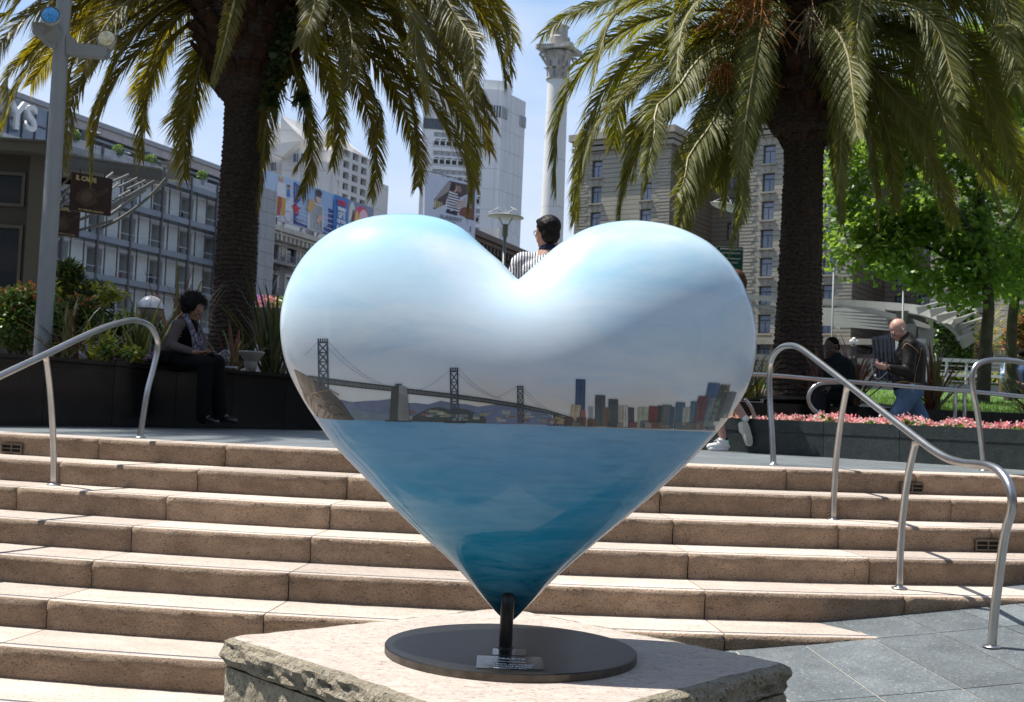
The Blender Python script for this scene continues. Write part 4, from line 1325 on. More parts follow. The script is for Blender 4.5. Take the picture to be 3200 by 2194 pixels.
# right palm
c1 = at(1818, 90, PY_)
base = at(1822, 850, PY_)
rp_ = thing('palm_tree', 'date palm at the right with spreading olive fronds and orange fruit stalks', 'palm tree', (base.x, base.y, 1.95), 'two date palms')
cx_ = Vector((0.5 * (base.x + c1.x), PY_, 0))
def zr_(vy): return at(1820, vy, PY_).z
palm_trunk('', cx_, [(1.80, .42), (zr_(840), .34), (zr_(760), .295), (zr_(640), .272), (zr_(480), .255), (zr_(370), .24), (zr_(325), .26), (zr_(300), .42), (zr_(240), .50), (zr_(150), .56), (zr_(40), .60), (zr_(-60), .4)], rp_, 5.0)
boots(rp_, cx_, [(zr_(330), .30), (zr_(300), .42), (zr_(240), .50), (zr_(150), .56), (zr_(40), .58)], 140, .36, 9)
RF = [
 ([(1790, 60), (1600, -40), (1450, -20), (1385, 0), (1315, 22), (1267, 48), (1228, 85)], -.4, .42), ([(1790, 60), (1620, -20), (1500, -10), (1430, 10), (1385, 48), (1359, 128), (1345, 190)], -1.5, .30),
 ([(1790, 80), (1640, 22), (1480, 41), (1390, 85), (1321, 153), (1280, 223), (1262, 303), (1260, 430)], -.3, .46), ([(1790, 100), (1650, 60), (1544, 67), (1449, 112), (1369, 207), (1334, 287), (1315, 367), (1308, 480)], -.7, .44),
 ([(1790, 120), (1660, 100), (1512, 143), (1433, 198), (1359, 271), (1330, 335), (1312, 410), (1305, 496)], .3, .42), ([(1790, 130), (1700, 95), (1624, 102), (1560, 191), (1496, 255), (1448, 335), (1417, 415), (1404, 500)], -.7, .38),
 ([(1790, 150), (1690, 120), (1600, 150), (1528, 239), (1496, 303), (1478, 360), (1464, 426)], -1.6, .36), ([(1790, 60), (1680, -40), (1600, -10), (1556, 41), (1541, 96), (1535, 181)], -2.3, .30),
 ([(1790, 150), (1720, 150), (1640, 255), (1608, 319), (1576, 399), (1555, 450), (1540, 510)], -1.8, .36), ([(1790, 140), (1715, 170), (1650, 250), (1612, 330), (1580, 410), (1560, 450), (1545, 530)], -.9, .40),
 ([(1790, 160), (1730, 150), (1680, 200), (1659, 319), (1653, 400), (1646, 462)], -.5, .30), ([(1800, 160), (1750, 180), (1720, 255), (1700, 330), (1686, 420), (1674, 500), (1662, 560)], -1.8, .26),
 ([(1800, 60), (1760, 10), (1730, 60), (1710, 160), (1692, 270), (1680, 385)], -2.2, .30), ([(1790, 130), (1700, 130), (1580, 200), (1500, 280), (1450, 330), (1440, 400)], .7, .40),
 ([(1790, 110), (1660, 90), (1500, 120), (1420, 190), (1400, 260), (1390, 330)], .9, .44), ([(1790, 150), (1720, 200), (1690, 300), (1660, 380), (1640, 470)], .8, .34),
 ([(1830, 60), (1900, -40), (1950, -20), (1945, 50), (1938, 123)], -2.2, .34), ([(1830, 90), (1855, 52), (1895, 66), (1924, 125), (1937, 223), (1946, 308)], -2.4, .38),
 ([(1830, 140), (1860, 155), (1890, 204), (1906, 287), (1905, 360), (1902, 432)], -1.6, .34), ([(1850, 60), (1930, 20), (2000, 5), (2077, 18), (2125, 64), (2154, 153), (2173, 228)], -1.8, .42),
 ([(1850, 110), (1940, 85), (2029, 92), (2080, 120), (2110, 165), (2138, 255), (2163, 340)], -1.6, .42), ([(1860, 80), (2000, 60), (2125, 110), (2205, 150), (2252, 223), (2278, 303), (2290, 358)], -1.0, .42),
 ([(1850, 20), (2000, -50), (2157, -20), (2246, 10), (2280, 80), (2295, 130), (2302, 188)], -1.4, .44), ([(1860, 120), (1950, 160), (2029, 245), (2085, 310), (2110, 350), (2124, 402)], -.9, .34),
 ([(1860, 120), (1980, 170), (2100, 250), (2173, 319), (2221, 383), (2250, 430), (2268, 480)], .2, .42), ([(1850, 140), (1920, 160), (1966, 200), (2007, 277), (2026, 367), (2032, 480)], .2, .28),
 ([(1840, 150), (1910, 190), (1946, 255), (1972, 335), (1985, 415), (1991, 510)], .5, .22), ([(1840, 200), (1870, 240), (1895, 320), (1906, 410), (1911, 510)], -.6, .16),
 ([(1860, 60), (2050, 40), (2220, 110), (2300, 200), (2340, 330), (2350, 450)], .1, .44), ([(1860, 140), (1980, 200), (2060, 290), (2125, 399), (2150, 460), (2166, 510)], .5, .32),
 ([(1860, 40), (2050, -20), (2240, 40), (2330, 150), (2370, 260)], -.6, .44), ([(1860, 30), (2000, -60), (2180, -60), (2330, 20), (2400, 120)], -.2, .44),
 ([(1860, 100), (2020, 110), (2180, 200), (2260, 300), (2310, 400), (2330, 500)], .9, .44),
]
for P, dy, L in list(RF):
 if P[-1][0] > 1345: RF.append(([(x + random.uniform(-16, 16) * (.3 + i / len(P)), y - random.uniform(10, 42) - 5 * i) for i, (x, y) in enumerate(P)], dy + random.choice((-.5, .6, .8)), L))
for P, dy, L in RF:
 px_frond(rp_, c1, P, dy, MT['frond_r'], L0=L, twist=random.choice((-1, 1)) * random.uniform(.35, .95))
cc = c1 + Vector((0, 0, .3))
for i in range(38):
 az = i * 2.39996 + 1.1
 free_frond(rp_, cc, az, math.radians(random.uniform(12, 75)), random.uniform(2.8, 3.8), MT['frond_r'], L0=.40, n=70)
for j, (vx, vy, dx, n) in enumerate(((1700, 10, 60, 70), (1740, 60, 40, 50), (1640, 165, 40, 45), (1838, 45, 25, 30))):
 g = MB()
 for k in range(n):
  a = at(vx + random.gauss(0, dx * .35), vy - 20 + random.gauss(0, 10), PY_ - .9); b_ = at(vx + random.gauss(0, dx), vy + 45 + random.gauss(0, 22), PY_ - .9 + random.gauss(0, .2))
  m_ = a.lerp(b_, .5) + Vector((random.gauss(0, .04), random.gauss(0, .05), .05))
  g.tube([a, m_, b_], [.006, .005, .004], 4)
 g.build('fruit_stalk', MT['fruit'] if j < 3 else MT['dry'], rp_)
# ------------------------------------------------------------------ broadleaf trees at the right
def limb_tube(g, P, r0, r1, n=8):
 C_ = catmull(P, 5); m = len(C_)
 g.tube(C_, [r0 + (r1 - r0) * i / (m - 1) for i in range(m)], n)
def maple(label, vx, Y, zb, th, limbs, blobs, nleaf, seed):
 random.seed(seed)
 b0 = at(vx, 880, Y); b0.z = zb
 o = thing('plane_tree', label, 'tree', tuple(b0), 'young plane trees on the lawn')
 g = MB()
 P = [at(x, y, Y) for x, y in th]; P[0].z = zb - .1
 limb_tube(g, P, .12, .055, 14); g.build('trunk', MT['bark'], o, smooth=True)
 for L in limbs:
  g = MB(); limb_tube(g, [at(x, y, Y + dy) for x, y, dy in L], .05, .014, 8); g.build('limb', MT['bark'], o, smooth=True)
 pts = []
 tot = sum(b[3] * b[4] for b in blobs)
 for (x, y, dy, rx, ry) in blobs:
  c = at(x, y, Y + dy); s = K * Y / FPX
  n = int(nleaf * rx * ry / tot)
  # leaves gather in small sprays
  for k in range(n // 6):
   th_ = random.random() * 6.283; rr = random.random() ** .42
   ph = random.uniform(-1, 1)
   q = c + Vector((rx * s * rr * math.cos(th_) * math.sqrt(1 - ph * ph * .3), ph * rx * s * .8 * rr, ry * s * rr * math.sin(th_)))
   if mnoise.noise(q * 1.5) < -0.16: continue
   o_ = (q - c).normalized()
   for m_ in range(6):
    pts.append((q + Vector((random.gauss(0, .10), random.gauss(0, .10), random.gauss(0, .07))), o_))
 leaf_cloud('crown', pts, .088, 'maple', MT['maple'], o, droop=.2)
 return o
maple('nearer plane tree with bright green leaves and a leaning dark trunk behind the right handrail', 2230, 20.0, 2.1, [(2229, 905), (2233, 840), (2238, 760), (2243, 690), (2236, 620), (2232, 560), (2228, 480), (2222, 400)],
      [[(2234, 640, 0), (2180, 600, .2), (2100, 560, .4), (2020, 545, .5), (1960, 520, .6)], [(2236, 610, 0), (2260, 560, .2), (2300, 500, .3), (2330, 440, .3)], [(2232, 600, 0), (2200, 520, -.3), (2150, 450, -.3), (2100, 380, -.2)], [(2226, 500, 0), (2180, 400, .4), (2140, 320, .6)]],
      [(2000, 400, .3, 125, 150), (1980, 530, .1, 115, 95), (2080, 560, .2, 130, 85), (2060, 300, .4, 120, 110), (2180, 450, 0, 150, 170), (2290, 560, .3, 110, 110), (2170, 640, .1, 95, 50), (2200, 200, .4, 140, 140), (2320, 120, .5, 120, 140), (2060, 240, .6, 70, 70)], 33000, 11)
maple('farther plane tree with a thin dark trunk at the right edge of the lawn', 2300, 22.5, 2.2, [(2290, 905), (2293, 850), (2295, 760), (2299, 700), (2310, 640), (2316, 590), (2320, 500)],
      [[(2312, 640, 0), (2260, 600, .2), (2200, 590, .4)], [(2308, 650, 0), (2340, 600, 0), (2380, 540, 0)]],
      [(2330, 480, .3, 150, 180), (2240, 620, .2, 90, 60), (2360, 640, .2, 80, 70), (2330, 260, .5, 110, 130)], 10000, 12)
random.seed(21)
# ------------------------------------------------------------------ flax, shrubs, flowers
def flax(name, label, base, n, L, spread, mats, w=0.045, group=None, face=0.0, cat='plant'):
 o = thing(name, label, cat, tuple(base), group)
 for i in range(n):
  az = random.random() * 6.283
  el = math.radians(random.uniform(90 - spread, 88))
  Lb = L * random.uniform(.6, 1.15)
  d = Vector((math.cos(az) * math.cos(el), math.sin(az) * math.cos(el), math.sin(el)))
  side = Vector((-math.sin(az + random.uniform(-.8, .8)), math.cos(az), 0)).normalized()
  p = Vector(base) + Vector((random.gauss(0, .05), random.gauss(0, .05), 0))
  V = []; F = []
  m = 6; bend = random.uniform(.04, .34) * (1 if random.random() < .75 else 2)
  ww = w * random.uniform(.7, 1.2)
  nrm = side.cross(d)
  for k in range(m + 1):
   f = k / m
   wd = ww * (0.65 + .5 * f) * (1 - f ** 3) + .001
   V += [p - side * wd / 2, p + nrm * wd * .18 * -1, p + side * wd / 2]
   p = p + d * (Lb / m)
   d = (d + Vector((0, 0, -bend * f * 1.1)) + Vector((math.cos(az), math.sin(az), 0)) * bend * f * .4).normalized()
  for k in range(m):
   a = k * 3
   F += [[a, a + 1, a + 4, a + 3], [a + 1, a + 2, a + 5, a + 4]]
  me = bpy.data.meshes.new('blade'); me.from_pydata([tuple(v) for v in V], [], F)
  set_tint(me, [random.random()] * len(V))
  me.materials.append(random.choice(mats))
  newobj('blade', me, o)
 return o
zc_ = 1.9
def bp(vx, Y, z=zc_):
 p = at(vx, 820, Y); return Vector((p.x, p.y, z))
flax('flax_plant', 'flax with bronze green blades beside the grey lamp post', bp(150, 12.0), 26, .75, 60, [MT['flax'], MT['flax'], MT['flax_red']], .04, 'flax plants behind the left granite wall')
flax('flax_plant', 'flax with yellow edged drooping blades left of the round hood lamp', bp(215, 12.2), 26, .62, 68, [MT['flax'], MT['yellow_leaf']], .045, 'flax plants behind the left granite wall')
flax('flax_plant', 'large striped flax directly behind the curved rail hoop and the seated woman', bp(318, 12.9), 46, .85, 58, [MT['flax'], MT['flax'], MT['yellow_leaf']], .05, 'flax plants behind the left granite wall')
flax('flax_plant', 'tall dark flax rising behind the seated woman\'s back and head', bp(395, 13.8), 20, 1.25, 30, [MT['flax'], MT['flax_red']], .05, 'flax plants behind the left granite wall')
flax('flax_plant', 'low reddish flax at the foot of the left palm trunk', bp(530, 14.1), 30, .70, 55, [MT['flax'], MT['flax_red']], .04, 'flax plants behind the left granite wall')
flax('flax_plant', 'tall dark flax between the white floodlight and the heart', bp(615, 14.9), 46, 1.25, 40, [MT['flax'], MT['shrub_dark']], .06, 'flax plants behind the left granite wall')
flax('flax_plant', 'dark flax hard against the left edge of the heart', bp(665, 15.3), 34, 1.1, 40, [MT['shrub_dark'], MT['flax']], .06, 'flax plants behind the left granite wall')
flax('flax_plant', 'pale yellowing flax just right of the heart', bp(1705, 15.0, 1.86), 40, .80, 48, [MT['flax'], MT['yellow_leaf'], MT['flax']], .035, 'flax plants in the right bed')
flax('flax_plant', 'bronze flax at the foot of the right palm behind the sloping rail', bp(1865, 14.9, 1.86), 26, .75, 58, [MT['flax_red']], .04, 'flax plants in the right bed')
flax('flax_plant', 'dark bronze flax in front of the seated man on the phone', bp(1935, 14.85, 1.84), 46, .85, 58, [MT['flax_red'], MT['flax_red'], MT['flax']], .045, 'flax plants in the right bed')
flax('flax_plant', 'broad bronze flax between the bald man and the nearer plane tree', bp(2118, 15.2, 1.83), 52, .90, 60, [MT['flax_red'], MT['flax'], MT['flax_red']], .05, 'flax plants in the right bed')
flax('flax_plant', 'yellow striped flax cut by the right edge of the picture', bp(2345, 14.9, 1.83), 36, .75, 68, [MT['yellow_leaf'], MT['flax'], MT['flax_red']], .045, 'flax plants in the right bed')
def shrub(name, label, blobs, Y, n, size, shape, mats, tip=None, cat='shrub', stem=True, gp=None, zb=1.88):
 x0, y0 = blobs[0][0], blobs[0][1]
 c = at(x0, y0, Y); o = thing(name, label, cat, (c.x, c.y, zb), gp)
 s = K * Y / FPX
 tot = sum(b[2] * b[3] for b in blobs)
 P = [[] for _ in mats]; TP = []
 for (x, y, rx, ry) in blobs:
  c = at(x, y, Y)
  for k in range(int(n * rx * ry / tot)):
   v = Vector((random.gauss(0, 1), random.gauss(0, 1), random.gauss(0, 1))).normalized() * random.random() ** .3
   q = c + Vector((v.x * rx * s, v.y * rx * s * .8, v.z * ry * s))
   if tip and v.z > .55 and random.random() < .45: TP.append((q, v))
   else: P[random.randrange(len(mats))].append((q, v))
 for p, m in zip(P, mats): leaf_cloud('foliage', p, size, shape, m, o, droop=0)
 if TP: leaf_cloud('reddish_tips', TP, size, shape, tip, o, droop=-.2)['kind'] = 'stuff'
 g = MB()
 for k in range(7):
  x, y, rx, ry = random.choice(blobs); e = at(x + random.uniform(-.5, .5) * rx, y, Y)
  a = Vector((o.location.x + random.uniform(-.2, .2), Y, zb))
  limb_tube(g, [a, a.lerp(e, .5) + Vector((random.gauss(0, .06), 0, 0)), e], .014, .006, 5)
 g.build('stems', MT['bark'], o)
 return o
shrub('pieris_shrub', 'bright green shrub with reddish young tips left of the grey lamp post', [(40, 735, 65, 60), (95, 715, 50, 55), (15, 695, 45, 40), (60, 680, 45, 35)], 12.6, 3800, .055, 'oval', [MT['shrub'], MT['shrub']], MT['shrub_red'])
shrub('pieris_shrub', 'green shrub with reddish tips right of the grey lamp post', [(150, 745, 50, 55), (195, 725, 45, 40), (180, 700, 35, 30)], 12.8, 2600, .05, 'oval', [MT['shrub'], MT['shrub_dark']], MT['shrub_red'])
shrub('dark_shrub', 'tall dark shrub with a pointed top behind the lamp post', [(160, 640, 32, 45), (180, 680, 55, 40), (220, 680, 45, 35), (150, 620, 22, 28)], 13.8, 2600, .10, 'slim', [MT['shrub_dark'], MT['shrub_dark'], MT['shrub_dark'], MT['yellow_leaf']])
shrub('dark_shrub', 'low dark shrub with pale leaves behind the striped flax', [(255, 770, 55, 45), (330, 760, 60, 45), (290, 735, 45, 30)], 14.0, 2200, .06, 'oval', [MT['shrub_dark'], MT['shrub_dark'], MT['shrub']])
g_ = thing('holly_fern_branch', 'arching branch of yellow green leaflets over the dark shrub', 'branch', tuple(at(200, 680, 13.4)))
pts = []
for k in range(70):
 f = random.random(); x = 225 + 62 * f + random.gauss(0, 3); y = 668 + 8 * math.sin(f * 3) - 14 * f * (1 - f) * 2 + random.gauss(0, 6)
 pts.append((at(x, y, 13.3), Vector((0, -1, 0))))
for k in range(60):
 f = random.random(); pts.append((at(232 + 22 * f + random.gauss(0, 4), 690 - 40 * f + random.gauss(0, 4), 13.3), Vector((0, -1, 0))))
leaf_cloud('leaflets', pts, .075, 'oval', MT['yellow_leaf'], g_, up=.9)
g = MB(); g.tube(catmull([at(x, y, 13.31) for x, y in [(205, 690), (235, 672), (262, 668), (287, 682)]], 4), .006, 5); g.build('stem', MT['bark'], g_)
shrub('ground_cover_shrub', 'variegated white-green ground plant by the wall under the rail', [(238, 792, 16, 14), (246, 776, 12, 12), (300, 800, 20, 12)], 12.0, 300, .06, 'oval', [MT['yellow_leaf'], MT['shrub']])
shrub('red_leaf_shrub', 'far shrub with reddish leaves at the right edge beyond the white railing', [(2305, 770, 30, 38), (2330, 740, 32, 42)], 33, 2200, .12, 'oval', [MT['shrub'], MT['shrub_red']], zb=2.2)
shrub('clipped_hedge', 'low clipped hedge behind the white cable railing', [(2190, 862, 36, 14), (2250, 862, 36, 14), (2120, 862, 40, 14)], 34, 4200, .11, 'oval', [MT['shrub'], MT['yellow_leaf']], zb=2.2)
def flower_cluster(o, c, r, n, mats, size):
 for m, nn in mats:
  pts = []
  for k in range(nn):
   v = Vector((random.gauss(0, 1), random.gauss(0, 1), abs(random.gauss(0, 1)))).normalized() * random.random() ** .4
   pts.append((c + v * r, v))
  leaf_cloud('blossoms', pts, size, 'oval', m, o, droop=-.1, up=.2)
# pink flower bed in the low planter
fl = thing('flower_bed', 'strip of pink bedding flowers along the top of the low granite planter', 'flowers', (3, 12, 1.6), kind='stuff')
line = catmull([Vector((1.35, 13.25, 0)), Vector((2.15, 12.8, 0)), Vector((3.2, 12.0, 0)), Vector((4.05, 11.15, 0)), Vector((5.2, 9.9, 0))], 12)
P1, P2, P3 = [], [], []
g = MB()
top_ = []
for k in range(3600):
 f = random.random() ** .7; i = min(len(line) - 2, int(f * (len(line) - 1))); p = line[i].lerp(line[i + 1], random.random())
 t_ = (line[i + 1] - line[i]).normalized(); n = Vector((-t_.y, t_.x, 0))
 q = p + n * random.uniform(-.12, .5)
 hgt = 1.575 + .10 * (0.6 + mnoise.noise(Vector((q.x * 4.5, q.y * 4.5, 3)))) + random.random() * .025
 if mnoise.noise(Vector((q.x * 3.2, q.y * 3.2, 8))) < (-.05 if f < .4 else -.38): continue
 base_ = Vector((q.x, q.y, hgt))
 (P1 if random.random() < .45 else P2).extend([(base_ + Vector((random.gauss(0, .012), random.gauss(0, .012), random.gauss(0, .01))), Vector((random.gauss(0, 1), random.gauss(0, 1), .6)).normalized()) for _ in range(3)]) if mnoise.noise(Vector((q.x * 7, q.y * 7, 5))) > -.22 else None
 P3.append((base_ - Vector((0, 0, .035 + random.random() * .04)), Vector((0, 0, 1))))
leaf_cloud('pink_blossoms', P1, .034, 'oval', MT['petal'], fl, droop=-.1, up=.1)
leaf_cloud('pale_blossoms', P2, .030, 'oval', MT['petal_light'], fl, droop=-.1, up=.1)
leaf_cloud('leaves', P3, .055, 'oval', MT['shrub'], fl, droop=0)
for c in fl.children: c['kind'] = 'stuff'
g = MB(); W = len(line)
lft = [p + Vector((-.05, -.1, 1.57)) for p in line]; rgt = [p + Vector((.35, .55, 1.57)) for p in line]
g.add(lft + rgt, [[i, i + 1, W + i + 1, W + i] for i in range(W - 1)]); tag(g.build('planter_soil', MT['soil']), kind='structure')
# stone bowl with flowers behind the left palm
c = at(602, 712, 21)
fp = thing('flower_pot', 'large grey planter bowl full of purple and pink flowers behind the left palm', 'planter', (c.x, c.y, c.z - .5))
g = MB(); g.lathe((c.x, c.y, c.z - .55), [(.30, 0), (.36, .1), (.52, .5), (.60, .58), (.60, .64), (.53, .64), (.5, .58)], 30)
g.build('bowl', plain('planter_concrete', (.16, .15, .14), .9, var=.2), fp, smooth=True)
for dx, m in ((-.42, MT['petal_purple']), (-.2, MT['petal_purple']), (.05, MT['petal']), (.3, MT['shrub']), (.5, MT['petal']), (.45, MT['shrub'])):
 flower_cluster(fp, Vector((c.x + dx, c.y - .1, c.z + .08)), .24, 0, [(m, 260), (MT['shrub'], 60)], .05)
# ================================================================== buildings
class Fac:
 """upright facade plane: origin o (x, y), direction az (0 = +y, +90 = +x); u runs along, local y goes into the building"""
 def __init__(self, vx, Y, az_deg, vy=500):
  p = at(vx, vy, Y)
  self.o = Vector((p.x, p.y, 0))
  a = math.radians(az_deg)
  self.d = Vector((math.sin(a), math.cos(a), 0))
  if self.d.x * 1.0 < 0: self.d = -self.d
  self.n_in = Vector((-self.d.y, self.d.x, 0))
  self.M = Matrix.Identity(4)
  for i in range(3):
   self.M[i][0] = self.d[i]; self.M[i][1] = self.n_in[i]; self.M[i][2] = (0, 0, 1)[i]; self.M[i][3] = self.o[i]
 def hit(self, vx, vy, off=0.0):
  o = self.o + self.n_in * off
  p = at_plane(vx, vy, o, self.d.x, self.d.y)
  return (p - self.o).dot(self.d), p.z
 def u(self, vx, vy=500): return self.hit(vx, vy)[0]
 def at(self, u, z, off=0.0): return self.M @ Vector((u, off, z))
 def mw(self, u, z, off=0.0): return self.M @ Matrix.Translation((u, off, z))
def wall_holes(name, mat, parent, F, u0, u1, z0, z1, holes, depth, off=0.0, reveal=None):
 """holes: (u0, u1, z0, z1)"""
 us = sorted(set([u0, u1] + [h[0] for h in holes] + [h[1] for h in holes]))
 zs = sorted(set([z0, z1] + [h[2] for h in holes] + [h[3] for h in holes]))
 us = [u for u in us if u0 <= u <= u1]; zs = [z for z in zs if z0 <= z <= z1]
 V = []; Fs = []; idx = {}
 def v(u, z, d):
  k = (round(u, 4), round(z, 4), d)
  if k not in idx:
   idx[k] = len(V); V.append(F.at(u, z, off + (depth if d else 0)))
  return idx[k]
 for i in range(len(us) - 1):
  uc = (us[i] + us[i + 1]) / 2
  hc_ = [h for h in holes if h[0] < uc < h[1]]
  for j in range(len(zs) - 1):
   zc = (zs[j] + zs[j + 1]) / 2
   if any(h[2] < zc < h[3] for h in hc_): continue
   Fs.append([v(us[i], zs[j], 0), v(us[i + 1], zs[j], 0), v(us[i + 1], zs[j + 1], 0), v(us[i], zs[j + 1], 0)])
 for (a, b_, c, d) in holes:
  Fs += [[v(a, c, 0), v(a, d, 0), v(a, d, 1), v(a, c, 1)], [v(b_, d, 0), v(b_, c, 0), v(b_, c, 1), v(b_, d, 1)],
               [v(a, d, 0), v(b_, d, 0), v(b_, d, 1), v(a, d, 1)], [v(b_, c, 0), v(a, c, 0), v(a, c, 1), v(b_, c, 1)]]
 g = MB(); g.add(V, Fs)
 return g.build(name, mat, parent)
def lbox(g, F, u0, u1, y0, y1, z0, z1):
 g.box(((u0 + u1) / 2, (y0 + y1) / 2, (z0 + z1) / 2), (abs(u1 - u0), abs(y1 - y0), abs(z1 - z0)), M4=F.M)
def stone_wall_mat(name, ca, cb, course=0.55, dark=0.45, rough=0.85, joint=0.08, scale=0.8, bumpd=0.05, vcourse=0.0, F=None, streak=0.3):
 m, t, b = nt(name)
 geo = t.nodes.new('ShaderNodeNewGeometry'); sx = t.nodes.new('ShaderNodeSeparateXYZ'); t.links.new(geo.outputs['Position'], sx.inputs[0])
 f = ramp(t, noise_n(t, scale, 8, .65), [(0.3, 0.0), (0.7, 1.0)])
 col = mixc(t, f, ca, cb)
 if streak:
  s = ramp(t, noise_n(t, scale * 1.5, 7, .7, (1, 1, .12)), [(0.45, 0.0), (0.75, streak)])
  col = mixc(t, s, col, tuple(x * 0.5 for x in ca))
 def lines(src, period, w):
  d = t.nodes.new('ShaderNodeMath'); d.operation = 'DIVIDE'; d.inputs[1].default_value = period; t.links.new(src, d.inputs[0])
  fr = t.nodes.new('ShaderNodeMath'); fr.operation = 'FRACT'; t.links.new(d.outputs[0], fr.inputs[0])
  lt = t.nodes.new('ShaderNodeMath'); lt.operation = 'LESS_THAN'; lt.inputs[1].default_value = w; t.links.new(fr.outputs[0], lt.inputs[0])
  return lt.outputs[0]
 h = None
 if course:
  h = lines(sx.outputs['Z'], course, joint)
 if vcourse and F is not None:
  dp = t.nodes.new('ShaderNodeVectorMath'); dp.operation = 'DOT_PRODUCT'; t.links.new(geo.outputs['Position'], dp.inputs[0]); dp.inputs[1].default_value = tuple(F.d)
  v2 = lines(dp.outputs['Value'], vcourse, joint * course / vcourse if course else joint)
  if h is not None:
   mx = t.nodes.new('ShaderNodeMath'); mx.operation = 'MAXIMUM'; t.links.new(h, mx.inputs[0]); t.links.new(v2, mx.inputs[1]); h = mx.outputs[0]
  else: h = v2
 if h is not None:
  col = mixc(t, h, col, tuple(x * (1 - dark) for x in ca))
  inv = t.nodes.new('ShaderNodeMath'); inv.operation = 'SUBTRACT'; inv.inputs[0].default_value = 1.0; t.links.new(h, inv.inputs[1])
  bump(t, b, inv.outputs[0], 0.9, bumpd)
 t.links.new(col, b.inputs['Base Color'])
 b.inputs['Roughness'].default_value = rough
 return m
def glass(name, c, rough=0.12, var=0.3, scale=0.6):
 m = plain(name, c, rough, var=var, scale=scale, coat=0.6)
 return m
GL_BLUE = glass('blue_grey_pane', (0.10, 0.14, 0.20))
GL_CURT = plain('curtained_pane', (0.20, 0.23, 0.30), 0.25, var=0.35, scale=5.0, coat=0.5)
GL_DARK = glass('dark_pane', (0.025, 0.032, 0.042))
M_DARKF = plain('dark_window_frame', (0.025, 0.025, 0.03), 0.5)
M_WHITEF = plain('white_window_frame', (0.45, 0.46, 0.47), 0.5)
_winmesh = {}
def window(parent, F, uc, zc, w, h, frame_m, pane_m, style='sash', off=0.18, fw=0.09):
 """recessed window: frame object with a pane below it; meshes are shared"""
 key = (round(w, 2), round(h, 2), frame_m.name, pane_m.name, style)
 if key not in _winmesh:
  g = MB()
  g.box((0, 0, h / 2 - fw / 2), (w, .08, fw)); g.box((0, 0, -h / 2 + fw / 2), (w, .08, fw))
  g.box((-w / 2 + fw / 2, 0, 0), (fw, .08, h - 2 * fw)); g.box((w / 2 - fw / 2, 0, 0), (fw, .08, h - 2 * fw))
  if style == 'sash':
   g.box((0, 0, h * .2), (w - 2 * fw, .06, fw * .8)); g.box((0, 0.005, -h * .16), (fw * .6, .05, h * .64))
  elif style == 'mid':
   g.box((0, 0, 0), (w - 2 * fw, .06, fw * .7))
  elif style == 'triple':
   for x in (-w / 6, w / 6): g.box((x, 0, 0), (fw * .7, .06, h - 2 * fw))
  elif style == 'vert':
   g.box((w * .12, 0, 0), (fw * .8, .06, h - 2 * fw))
  me = g.mesh('window'); me.materials.append(frame_m)
  g = MB(); g.box((0, 0.03, 0), (w - fw, .02, h - fw)); mp = g.mesh('pane'); mp.materials.append(pane_m)
  _winmesh[key] = (me, mp)
 me, mp = _winmesh[key]
 mw = F.mw(uc, zc, off)
 o = newobj('window', me, parent, mw)
 p = bpy.data.objects.new('pane', mp); COL.objects.link(p); p.parent = o
 return o
_misc = {}
def shared(key, fn, mat):
 if key not in _misc:
  g = MB(); fn(g); me = g.mesh(key[0]); me.materials.append(mat); _misc[key] = me
 return _misc[key]
# ---------------------------------------------------------------- big hotel at the right
FH = Fac(1302, 142.0, -57, 600)
hot = thing('hotel', 'massive grey stone hotel with three wings and rusticated walls behind the right palm', 'building', tuple(FH.at(10, -1.5)))
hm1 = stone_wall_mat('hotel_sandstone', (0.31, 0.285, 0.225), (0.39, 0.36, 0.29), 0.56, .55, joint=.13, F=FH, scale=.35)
hm2 = stone_wall_mat('hotel_shaded_stone', (0.17, 0.15, 0.12), (0.22, 0.195, 0.155), 0.56, .5, joint=.13, scale=.35)  # same sandstone, shade of flanks and courts put into its colour
hm3 = plain('hotel_trim_stone', (0.33, 0.30, 0.24), .85, var=.2, scale=.5, dirt=.3)
HZ0 = -1.5
ztop = FH.hit(1420, 298)[1]
zrow = [FH.hit(1352, y)[1] for y in (309 + 22, 0)]
row_c = FH.hit(1352, 442)[1]; row_n = FH.hit(1350, 500)[1]
dz = FH.hit(1742, 415)[1] - FH.hit(1738, 479)[1]
rows_z = [FH.hit(1742, 414)[1] + dz * k for k in range(2, -8, -1)]
WW, WH = 1.42, 2.05
wings = [(FH.u(1303), FH.u(1518), [1352, 1465]), (FH.u(1679), FH.u(1937), [1742, 1812, 1885]), (FH.u(2114), FH.u(2114) + 40, [])]
u3 = wings[2][0]
allw = []
